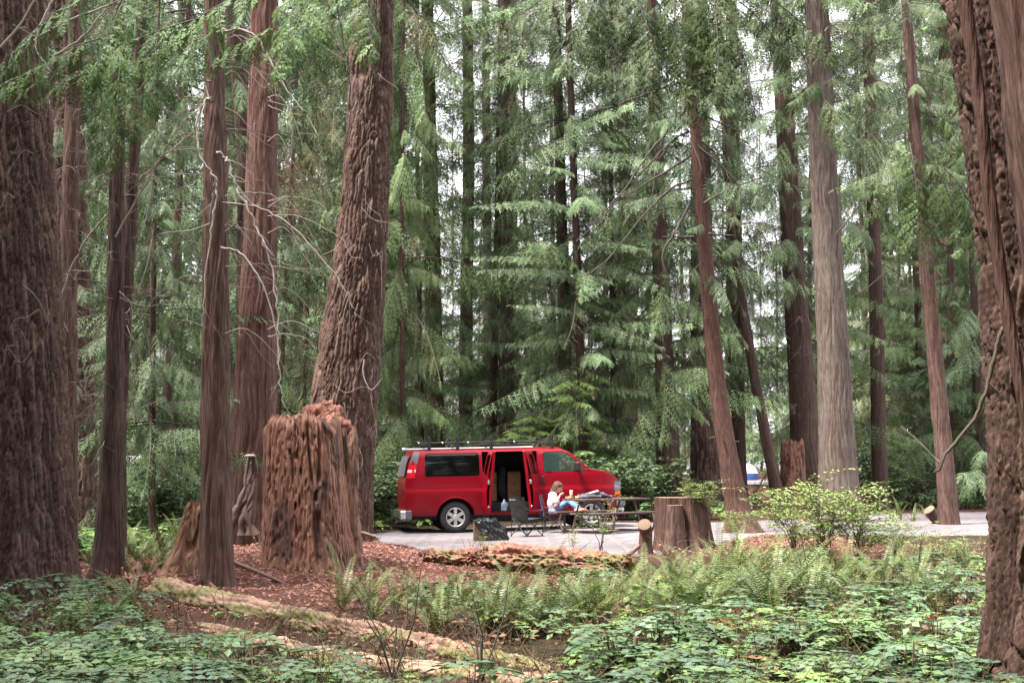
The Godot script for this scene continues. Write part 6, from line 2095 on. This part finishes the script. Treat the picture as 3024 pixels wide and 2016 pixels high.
# ---------- plants ----------
# a feather-shaped leaf: leaflets in pairs along an arching stalk
func pinnate(mb: MB, o: Vector3, az: float, L: float, pairs: int, ll: float, lw: float, rise: float, droop: float, ca: Color, cb: Color, taper := 0.0, fold := 0.2) -> void:
	var d := Vector3(cos(az), rise, sin(az)).normalized()
	var sd := Vector3(-sin(az), 0, cos(az))
	var p := o
	var step := L / (pairs + 1)
	var tint := rng.randf()
	var stalk := [o]
	for k in pairs + 1:
		d = (d + Vector3(0, -droop / (pairs + 1), 0)).normalized()
		p += d * step
		stalk.append(p)
		var up := sd.cross(d).normalized()
		if up.y < 0: up = -up
		var f := (k + 1.0) / (pairs + 1)
		var size := 1.0
		if taper > 0.0: size = minf(1.0, 0.35 + f * 5.0) * (1.0 - taper * pow(f, 1.6))
		var col := ca.lerp(cb, clampf(tint + R(-0.25, 0.25), 0, 1))
		if k < pairs:
			for sg in [-1.0, 1.0]:
				var ld: Vector3 = (sd * sg * 0.95 + d * 0.3 + up * R(-0.12, 0.12)).normalized() * ll * size * R(0.88, 1.1)
				mb.leaf(p, ld, ld.cross(up).normalized() * lw * size, up * -lw * fold, col, 0.42)
		else:
			mb.leaf(p, d * ll * size, sd * lw * size, up * -lw * fold, col, 0.42)
	var rd := []
	for k in stalk.size(): rd.append(lerpf(0.0035, 0.0015, float(k) / stalk.size()))
	mb.tube(stalk, rd, 3, Color(0.14, 0.12, 0.05))

func scatter(parent: Node3D, called: String, m: Mesh, mat_: Material, xs: Array, cs: Array) -> void:
	var o := multi(parent, called, m, mat_, xs, cs)
	o.set_meta("kind", "stuff")

# how leafy the ground is at x, z: 0 on the mound, the pad and the red slopes
func leafy(x: float, z: float) -> float:
	var d := -z
	var y := 0.0
	# outline of the bed in the photograph: its far edge, in metres of depth, by x over depth
	var s := x / d
	var far := 12.0
	var ed := [[-0.45, 15.6], [-0.34, 15.9], [-0.27, 15.2], [-0.22, 13.6], [-0.16, 13.4], [-0.10, 14.0], [-0.02, 15.4], [0.06, 16.2], [0.10, 17.4], [0.17, 17.4], [0.24, 19.0], [0.34, 20.5], [0.45, 20.5]]
	for k in ed.size() - 1:
		if s >= ed[k][0]: far = lerpf(ed[k][1], ed[k + 1][1], clampf((s - ed[k][0]) / (ed[k + 1][0] - ed[k][0]), 0, 1))
	y = sm(far + 0.6, far - 1.4, d + nz.get_noise_2d(x * 0.9, z * 0.9) * 1.2)
	return y

# within the strip of the two fallen logs and just in front of them, as seen from the path
func over_log(x: float, z: float) -> bool:
	var p := Vector2(x, z)
	for q in [[Vector2(-4.3, -16.2), Vector2(-1.7, -13.2), 0.55], [Vector2(-1.7, -13.2), Vector2(0.3, -10.6), 0.42], [Vector2(-3.4, -14.0), Vector2(-1.4, -11.2), 0.35], [Vector2(-1.4, -11.2), Vector2(0.6, -9.4), 0.35]]:
		if p.distance_to(Geometry2D.get_closest_point_to_segment(p, q[0], q[1])) < q[2]: return true
		for k in 3:
			var n := p + Vector2(p.x * 0.04, -0.45) * (k + 1)
			if n.distance_to(Geometry2D.get_closest_point_to_segment(n, q[0], q[1])) < q[2]: return true
	return false

func shrub_mesh(h: float, w: float, stems: int, leaves: int, ls: float, ca: Color, cb: Color, flat := 0.5) -> Array:
	# [stems, leaves]
	var st := MB.new()
	var lf := MB.new()
	for k in stems:
		var az := R(0, TAU)
		var lean := R(0.1, 0.8) * w
		var hh := h * R(0.6, 1.0)
		var pts := []
		var rd := []
		for j in 7:
			var f := j / 6.0
			pts.append(Vector3(cos(az) * lean * f * f + sin(j * 2.1 + k) * 0.025, hh * f, sin(az) * lean * f * f + cos(j * 1.7 + k) * 0.025)); rd.append(lerpf(0.010, 0.003, f))
		st.tube(pts, rd, 4, Color(0.12, 0.095, 0.06))
		for t in 7:
			var f := R(0.35, 1.0) * 6.0
			var i := mini(int(f), 5)
			var o: Vector3 = (pts[i] as Vector3).lerp(pts[i + 1], f - i)
			var a2 := R(0, TAU)
			var tl := w * R(0.25, 0.6)
			var dd := Vector3(cos(a2), R(-0.1, 0.45), sin(a2)).normalized()
			var e := o + dd * tl
			var mid := o + dd * tl * 0.5 + Vector3(0, 0.05 * tl, 0)
			st.tube([o, mid, e], [0.004, 0.003, 0.0015], 3, Color(0.13, 0.10, 0.05))
			var n := int(leaves / float(stems * 7))
			var tint := rng.randf()
			for q in n:
				var g := R(0.1, 1.0)
				var p := o.lerp(mid, g * 2.0) if g < 0.5 else mid.lerp(e, g * 2.0 - 1.0)
				var az3 := R(0, TAU)
				var sub := Vector3(cos(az3), R(-0.3, 0.3), sin(az3)) * R(0.0, 0.09)
				var ld := Vector3(cos(az3), R(-flat, flat * 0.6), sin(az3)).normalized() * ls * R(0.7, 1.3)
				var sdv := ld.cross(Vector3(R(-0.5, 0.5), 1, R(-0.5, 0.5))).normalized() * ls * R(0.27, 0.36)
				lf.leaf(p + sub, ld, sdv, Vector3.ZERO, ca.lerp(cb, clampf(tint + R(-0.3, 0.3), 0, 1)), 0.5)
	return [st.mesh(), lf.mesh()]

func shrub(called: String, kit: Array, at: Vector3, s: float, label: String, group := "", tint := Color.WHITE) -> Node3D:
	var o := thing(called, at, label, "shrub", group)
	o.rotation.y = R(0, TAU)
	o.scale = Vector3.ONE * s
	part(o, "stems", kit[0], M.twig)
	part(o, "foliage", kit[1], M.leaf)
	return o

func make_plants() -> void:
	var mb: MB
	# --- low holly-leaved ground cover
	var kits := []
	for q in [[Color(0.050, 0.105, 0.036), Color(0.13, 0.215, 0.085), 0.34], [Color(0.065, 0.135, 0.036), Color(0.15, 0.26, 0.075), 0.26], [Color(0.045, 0.090, 0.042), Color(0.12, 0.19, 0.105), 0.42], [Color(0.10, 0.19, 0.04), Color(0.18, 0.30, 0.07), 0.22]]:
		mb = MB.new()
		for k in 7:
			var az := TAU * k / 7.0 + R(-0.4, 0.4)
			var hh: float = q[2] * R(0.55, 1.0)
			mb.tube([Vector3.ZERO, Vector3(cos(az) * 0.03, hh, sin(az) * 0.03)], [0.005, 0.003], 3, Color(0.13, 0.10, 0.055))
			pinnate(mb, Vector3(cos(az) * 0.03, hh, sin(az) * 0.03), az, R(0.22, 0.38), 5, R(0.07, 0.095), 0.027, R(0.1, 0.5), R(0.6, 1.2), q[0], q[1], 0.0, 0.25)
		kits.append(mb.mesh())
	var tri := []
	for q in [[Color(0.085, 0.16, 0.045), Color(0.16, 0.26, 0.08)], [Color(0.07, 0.13, 0.05), Color(0.125, 0.20, 0.085)]]:
		mb = MB.new()
		for k in 9:
			var az := R(0, TAU)
			var p := Vector3(cos(az) * R(0.02, 0.16), R(0.08, 0.26), sin(az) * R(0.02, 0.16))
			mb.tube([Vector3(p.x * 0.2, 0, p.z * 0.2), p], [0.003, 0.002], 3, Color(0.14, 0.11, 0.06))
			for m in 3:
				var a2 := az + (m - 1) * 1.35
				var ld := Vector3(cos(a2), R(-0.35, 0.1), sin(a2)).normalized() * R(0.055, 0.085)
				mb.leaf(p, ld, ld.cross(Vector3(R(-0.3, 0.3), 1, R(-0.3, 0.3))).normalized() * 0.024, Vector3(0, -0.006, 0), (q[0] as Color).lerp(q[1], rng.randf()), 0.42)
		tri.append(mb.mesh())
	var all := kits + tri
	var xs := []
	var cs := []
	for k in all.size():
		xs.append([]); cs.append([])
	var placed := 0
	while placed < 5200:
		var d := sqrt(R(6.0 * 6.0, 28.0 * 28.0))
		var x := R(-0.46, 0.46) * d
		var keep := leafy(x, -d)
		var den := 1.0 if d < 11.0 else 0.30
		# lie of the two logs: thin the cover over them
		if rng.randf() > keep * den: 
			placed += 0 if keep > 0.01 else 1
			continue
		placed += 1
		var patch := nf.get_noise_2d(x * 0.5 + 9.0, d * 0.5)
		var w := 0
		var e := rng.randf() + patch * 0.9
		if e < 0.25: w = 5
		elif e < 0.5: w = 1
		elif e < 0.75: w = 0
		elif e < 0.95: w = 2
		else: w = 4
		if rng.randf() < 0.16: w = 3
		var s := R(0.75, 1.2)
		if over_log(x, -d):
			if rng.randf() < 0.3: continue
			s *= 0.45
			if w < 3: w = 4 + w % 2
		xs[w].append(Transform3D(Basis(Vector3.UP, R(0, TAU)).scaled(Vector3(s, s * R(0.8, 1.1), s)), Vector3(x, H(x, -d) - 0.02, -d)))
		var g := R(0.8, 1.2)
		cs[w].append(Color(g * R(0.9, 1.15), g, g * R(0.9, 1.1)))
	var gc := Node3D.new()
	gc.name = "ground_cover"
	add_child(gc)
	tag(gc, "low bed of glossy holly-leaved plants and trailing vines across the foreground", "ground cover")
	gc.set_meta("kind", "stuff")
	for k in all.size(): scatter(gc, "leaves", all[k], M.leaf, xs[k], cs[k])
	# low green cover behind, round the campsite and deep in the forest
	xs = []; cs = []
	for k in all.size():
		xs.append([]); cs.append([])
	for k in 5200:
		var d := R(21.0, 75.0)
		var x := R(-0.42, 0.42) * d
		if pad_dist(x, -d) < 0.25: continue
		if d < 37.0 and x > 1.0: continue
		if d < 39.0 and x > -5.5: 
			if pad_dist(x, -d) > 2.5 and d < 31.0: continue
			if x < 1.0 and d < 31.0: continue
		if absf(x + 3.5) < 3.2 and d < 27.0: continue
		if x > 6.0 and d > 39 and d < 47 and rng.randf() < 0.75: continue
		var w: int = [0, 1, 2, 4, 5][rng.randi() % 5]
		if d > 46.0 and d < 76.0 and absf(x - 0.183 * d) < 2.0: continue
		var s := R(0.9, 1.7)
		xs[w].append(Transform3D(Basis(Vector3.UP, R(0, TAU)).scaled(Vector3(s, s, s)), Vector3(x, H(x, -d) - 0.02, -d)))
		var g := R(0.85, 1.35)
		cs[w].append(Color(g * R(0.9, 1.2), g, g * R(0.85, 1.05)))
	gc = Node3D.new()
	gc.name = "undergrowth"
	add_child(gc)
	tag(gc, "leafy undergrowth covering the forest floor behind the campsite", "undergrowth")
	gc.set_meta("kind", "stuff")
	for k in all.size(): scatter(gc, "leaves", all[k], M.leaf, xs[k], cs[k])
	# --- dry brown leaves and stems lying through the bed
	mb = MB.new()
	for k in 7:
		var az := R(0, TAU)
		var p := Vector3(R(-0.2, 0.2), R(0.02, 0.20), R(-0.2, 0.2))
		var ld := Vector3(cos(az), R(-0.3, 0.3), sin(az)) * R(0.05, 0.10)
		mb.leaf(p, ld, ld.cross(Vector3(R(-0.5, 0.5), 1, R(-0.5, 0.5))).normalized() * 0.022, Vector3(0, -0.008, 0), Color(0.13, 0.065, 0.036).lerp(Color(0.24, 0.14, 0.08), rng.randf()))
	for k in 5:
		var az := R(0, TAU)
		var p := Vector3(R(-0.15, 0.15), 0.0, R(-0.15, 0.15))
		mb.tube([p, p + Vector3(cos(az) * 0.1, 0.18, sin(az) * 0.1), p + Vector3(cos(az) * 0.28, R(0.2, 0.42), sin(az) * 0.28)], [0.004, 0.003, 0.0015], 3, Color(0.16, 0.11, 0.075))
	var dry := mb.mesh()
	var dx := []
	var dc := []
	for k in 1500:
		var d := sqrt(R(36.0, 24.0 * 24.0))
		var x := R(-0.45, 0.45) * d
		if rng.randf() > leafy(x, -d) + 0.1: continue
		var s := R(0.7, 1.2)
		dx.append(Transform3D(Basis(Vector3.UP, R(0, TAU)).scaled(Vector3(s, s, s)), Vector3(x, H(x, -d), -d)))
		var e := R(0.7, 1.25)
		dc.append(Color(e, e * R(0.85, 1.05), e * R(0.8, 1.0)))
	gc = Node3D.new()
	gc.name = "dry_leaves"
	add_child(gc)
	tag(gc, "dry brown leaves and thin stems scattered through the leafy bed", "dry leaves")
	gc.set_meta("kind", "stuff")
	scatter(gc, "leaves", dry, M.twig, dx, dc)
	# --- rusty dead cedar sprays fallen on the bed
	for q in [[1930, 1850, 11.0], [2080, 1880, 10.6], [2120, 1850, 11.0], [2200, 1900, 10.4], [2790, 1835, 11.2], [1985, 1700, 15.0], [2560, 1810, 11.5]]:
		var p := P(q[0], q[1], q[2])
		p.y = H(p.x, p.z) + 0.34
		var o := top("dead_spray", BR[3][0], tinted(Color(1.7, 1.3, 1.1), false), p, "rusty orange dead cedar spray fallen on the leafy bed", "twig", "rusty dead sprays on the leafy bed")
		o.transform = Transform3D((Basis(Vector3.UP, R(0, TAU)) * Basis(Vector3(0, 0, 1), 0.15)).scaled(Vector3.ONE * R(0.12, 0.22)), p)
	# --- sword ferns
	var fr := []
	for q in [[2.0, 1.5], [3.0, 1.9], [1.4, 1.4], [4.5, 1.7]]:
		mb = MB.new()
		pinnate(mb, Vector3.ZERO, 0.0, 0.95, 34, 0.095, 0.0085, q[0], q[1], Color(0.090, 0.135, 0.036), Color(0.20, 0.255, 0.085), 0.75, 0.1)
		fr.append(mb.mesh())
	var frb := mb
	mb = MB.new()
	pinnate(mb, Vector3.ZERO, 0.0, 0.9, 30, 0.09, 0.009, 1.4, 2.2, Color(0.13, 0.125, 0.04), Color(0.20, 0.18, 0.07), 0.75, 0.1)
	var fern_spots := []
	for q in [[1010, 1800], [1060, 1790], [1260, 1830], [1300, 1870], [1330, 1780], [1400, 1860], [1450, 1880], [1480, 1820], [1540, 1870], [1580, 1830], [1610, 1880], [1660, 1860], [1700, 1800], [1740, 1850], [1800, 1800], [1850, 1780], [1870, 1740], [1900, 1790], [1950, 1760], [1990, 1780], [2040, 1760], [2080, 1800], [2130, 1770], [2160, 1830], [2210, 1760], [2240, 1800], [2300, 1780], [2330, 1830], [2390, 1810], [2450, 1780], [2180, 1700], [2250, 1690], [2330, 1700], [2420, 1720], [1920, 1850], [2000, 1870], [2090, 1880], [300, 1900], [200, 1890], [380, 1850], [1220, 1790], [1350, 1820], [1505, 1770], [2520, 1760], [2600, 1790]]:
		fern_spots.append([q[0] + R(-12, 12), q[1] + R(-8, 8), R(0.85, 1.15), "sword fern with arching feather fronds in the leafy foreground bed", "sword ferns in the leafy foreground bed"])
	for k in 46:
		var sx := R(0.0, 1.0)
		fern_spots.append([lerpf(1080, 2780, sx), R(1740, 1880) + 60.0 * (0.5 - sx) * R(0.4, 1.0), R(0.7, 1.05), "sword fern with arching feather fronds in the leafy foreground bed", "sword ferns in the leafy foreground bed"])
	for q in [[290, 1640], [340, 1650], [400, 1655], [440, 1640], [480, 1660], [520, 1645], [380, 1620], [310, 1690], [360, 1700], [430, 1700], [470, 1690], [270, 1660]]:
		fern_spots.append([q[0], q[1] + 25, R(0.6, 0.9), "pale sword fern in the shady hollow behind the slender dark cedar", "ferns in the hollow behind the slender cedar"])
	for q in [[2280, 1470], [2230, 1500], [2700, 1530], [2660, 1520], [2740, 1520], [2640, 1530]]:
		fern_spots.append([q[0], q[1] + 20, R(0.8, 1.1), "dark fern clump at the far side of the road", "ferns across the road"])
	for q in fern_spots:
		var p := G(q[0], q[1], 0.02)
		p.y = H(p.x, p.z)
		var o := thing("sword_fern", p, q[3], "fern", q[4])
		var n := rng.randi_range(9, 14)
		if q[0] > 1180 and q[0] < 1890 and q[1] < 1850: q[2] *= 0.72
		for k in n:
			var i := rng.randi() % 5
			var f := part(o, "frond", fr[i % 4] if i < 4 or rng.randf() < 0.6 else mb_cache(mb), M.leaf)
			var s: float = q[2] * R(0.65, 1.05)
			f.transform = Transform3D((Basis(Vector3.UP, TAU * k / n + R(-0.3, 0.3)) * Basis(Vector3(0, 0, 1), R(-0.35, 0.3))).scaled(Vector3(s, s, s)), Vector3.ZERO)
	# --- huckleberry and other bushes
	var hk := []
	for k in 3: hk.append(shrub_mesh(1.1, 1.05, 12, 3300, 0.042, Color(0.13, 0.195, 0.05), Color(0.26, 0.33, 0.11)))
	var sal := []
	for k in 3: sal.append(shrub_mesh(1.3, 0.9, 10, 1500, 0.085, Color(0.075, 0.13, 0.06), Color(0.15, 0.22, 0.11)))
	var thin := shrub_mesh(1.3, 0.6, 5, 700, 0.032, Color(0.13, 0.21, 0.055), Color(0.24, 0.35, 0.11))
	for q in [[2430, 1720, 19.5, 1.25, 0, "wide yellow green huckleberry bush in front of the pale grey cedar"], [2540, 1730, 19.0, 1.15, 1, "wide yellow green huckleberry bush in front of the pale grey cedar"], [2350, 1700, 21.0, 1.0, 2, "wide yellow green huckleberry bush in front of the pale grey cedar"], [2740, 1760, 18.5, 0.6, 1, "small yellow green huckleberry bush below the tilted log piece"], [2830, 1740, 19.0, 0.5, 0, "small yellow green huckleberry bush below the tilted log piece"], [2640, 1720, 20.0, 0.6, 2, "small yellow green huckleberry bush below the tilted log piece"]]:
		var p := P(q[0], q[1], q[2]); p.y = H(p.x, p.z)
		shrub("huckleberry_bush", hk[q[4]], p, q[3], q[5], q[5])
	var p2 := P(2062, 1478, 24.6); p2.y = H(p2.x, p2.z) + 0.62
	shrub("huckleberry_bush", hk[1], p2, 0.62, "small bright huckleberry bush growing on the wide sawn stump")
	p2 = P(2180, 1610, 26.0); p2.y = H(p2.x, p2.z)
	shrub("huckleberry_bush", hk[2], p2, 0.55, "low bright huckleberry sprig at the foot of the leaning reddish cedar")
	p2 = P(1775, 1690, 21.6); p2.y = H(p2.x, p2.z)
	shrub("huckleberry_sapling", thin, p2, 0.85, "thin see-through sapling in front of the picnic table")
	p2 = P(1690, 1680, 21.9); p2.y = H(p2.x, p2.z)
	shrub("huckleberry_sapling", thin, p2, 0.5, "short thin sapling behind the red rotten log, left of the see-through one")
	p2 = P(1420, 1660, 22.4); p2.y = H(p2.x, p2.z)
	shrub("huckleberry_sapling", thin, p2, 0.35, "tiny sprig on the red rotten log below the cardboard box")
	for q in [[1110, 35.5, 1.2], [1165, 37.0, 1.4], [1215, 38.0, 1.3], [1090, 38.0, 1.5], [1290, 38.5, 1.2], [1060, 35.0, 1.0], [1140, 39.0, 1.6]]:
		var x := P(q[0], 1400, q[1]).x
		shrub("salal_bush", sal[rng.randi() % 3], Vector3(x, H(x, -q[1]), -q[1]), q[2], "pale green leafy bush behind the van's rear bumper", "bushes behind the van's rear bumper")
	for q in [[1790, 38.5, 1.3], [1840, 39.0, 1.5], [1890, 38.4, 1.4], [1930, 40.0, 1.5], [1760, 40.5, 1.6], [1860, 41.0, 1.8], [2030, 41.0, 1.1], [1640, 39.0, 1.5], [1560, 39.5, 1.5], [1480, 39.0, 1.4], [1400, 39.5, 1.5], [1700, 39.2, 1.5]]:
		var x := P(q[0], 1400, q[1]).x
		shrub("salal_bush", sal[rng.randi() % 3], Vector3(x, H(x, -q[1]), -q[1]), q[2], "leafy bush in the thicket behind the van's hood and cab", "thicket behind the van")
	for q in [[280, 33.0, 1.3], [310, 36.0, 1.5], [400, 30.0, 0.9], [440, 32.0, 1.2], [500, 31.0, 1.3], [560, 33.0, 1.4], [270, 30.0, 1.1], [350, 40.0, 1.2], [420, 38.0, 1.5], [520, 36.0, 1.6], [600, 34.0, 1.3]]:
		var x := P(q[0], 1400, q[1]).x
		shrub("salal_bush", sal[rng.randi() % 3], Vector3(x, H(x, -q[1]), -q[1]), q[2], "leafy green bush in the gap between the left dark cedars", "bushes in the gap between left cedars")
	for q in [[2600, 48.0, 1.5], [2540, 50.0, 1.6], [2660, 50.0, 1.5], [2480, 52.0, 1.4], [2720, 49.0, 1.2], [2580, 54.0, 1.9], [2640, 46.5, 1.1], [2760, 52.0, 1.2]]:
		var x := P(q[0], 1400, q[1]).x
		shrub("salal_bush", sal[rng.randi() % 3], Vector3(x, H(x, -q[1]), -q[1]), q[2], "feathery green bush beyond the road behind the pale grey cedar", "bushes beyond the road")
	# young hemlocks behind the van
	for q in [[1690, 40.0, 4.6], [1580, 41.0, 3.4], [1760, 41.5, 3.6], [2620, 48.0, 2.6], [1500, 40.5, 2.8]]:
		var x := P(q[0], 1400, q[1]).x
		var b := Vector3(x, H(x, -q[1]) - 0.05, -q[1])
		var o := thing("hemlock_sapling", b, "feathery bright green young hemlock behind the van" if q[0] < 2000 else "feathery young hemlock beyond the road by the pale grey cedar", "tree", "young hemlocks behind the van" if q[0] < 2000 else "")
		mb = MB.new()
		mb.tube([Vector3.ZERO, Vector3(0.05, q[2] * 0.5, 0), Vector3(0.0, q[2], 0)], [0.05, 0.03, 0.008], 7, Color(0.10, 0.075, 0.06))
		part(o, "trunk", mb.mesh(), M.twig)
		var t := {"node": o, "base": b, "path": [Vector3.ZERO, Vector3(0.05, q[2] * 0.5, 0), Vector3(0, q[2], 0)], "rads": [0.05], "depth": q[1]}
		crown(t, 1, 0.6, q[2], int(q[2] * 9), 1.3, 0.4, Color(1.3, 1.4, 1.0))
	# bare twigs standing in the leafy bed
	for q in [[1160, 1990, 10.0], [2380, 1760, 15.0], [2680, 1700, 16.0], [1420, 1990, 10.2]]:
		var p := P(q[0], q[1], q[2]); p.y = H(p.x, p.z)
		mb = MB.new()
		for k in 4:
			var az := R(0, TAU)
			var e := Vector3(cos(az) * 0.3, R(0.5, 0.9), sin(az) * 0.2)
			mb.tube([Vector3.ZERO, e * 0.5 + Vector3(0.05, 0, 0), e], [0.009, 0.006, 0.002], 5, Color(0.07, 0.055, 0.045))
			for m in 3:
				var o2 := e * R(0.4, 0.9)
				mb.tube([o2, o2 + Vector3(R(-0.2, 0.2), R(0.05, 0.25), R(-0.1, 0.1))], [0.004, 0.0015], 4, Color(0.08, 0.06, 0.05))
		top("bare_twig", mb.mesh(), M.twig, p, "dark leafless twig cluster standing up from the leafy bed", "twig", "leafless twigs in the leafy bed")

var cached_mesh: ArrayMesh
func mb_cache(m: MB) -> ArrayMesh:
	if cached_mesh == null: cached_mesh = m.mesh()
	return cached_mesh
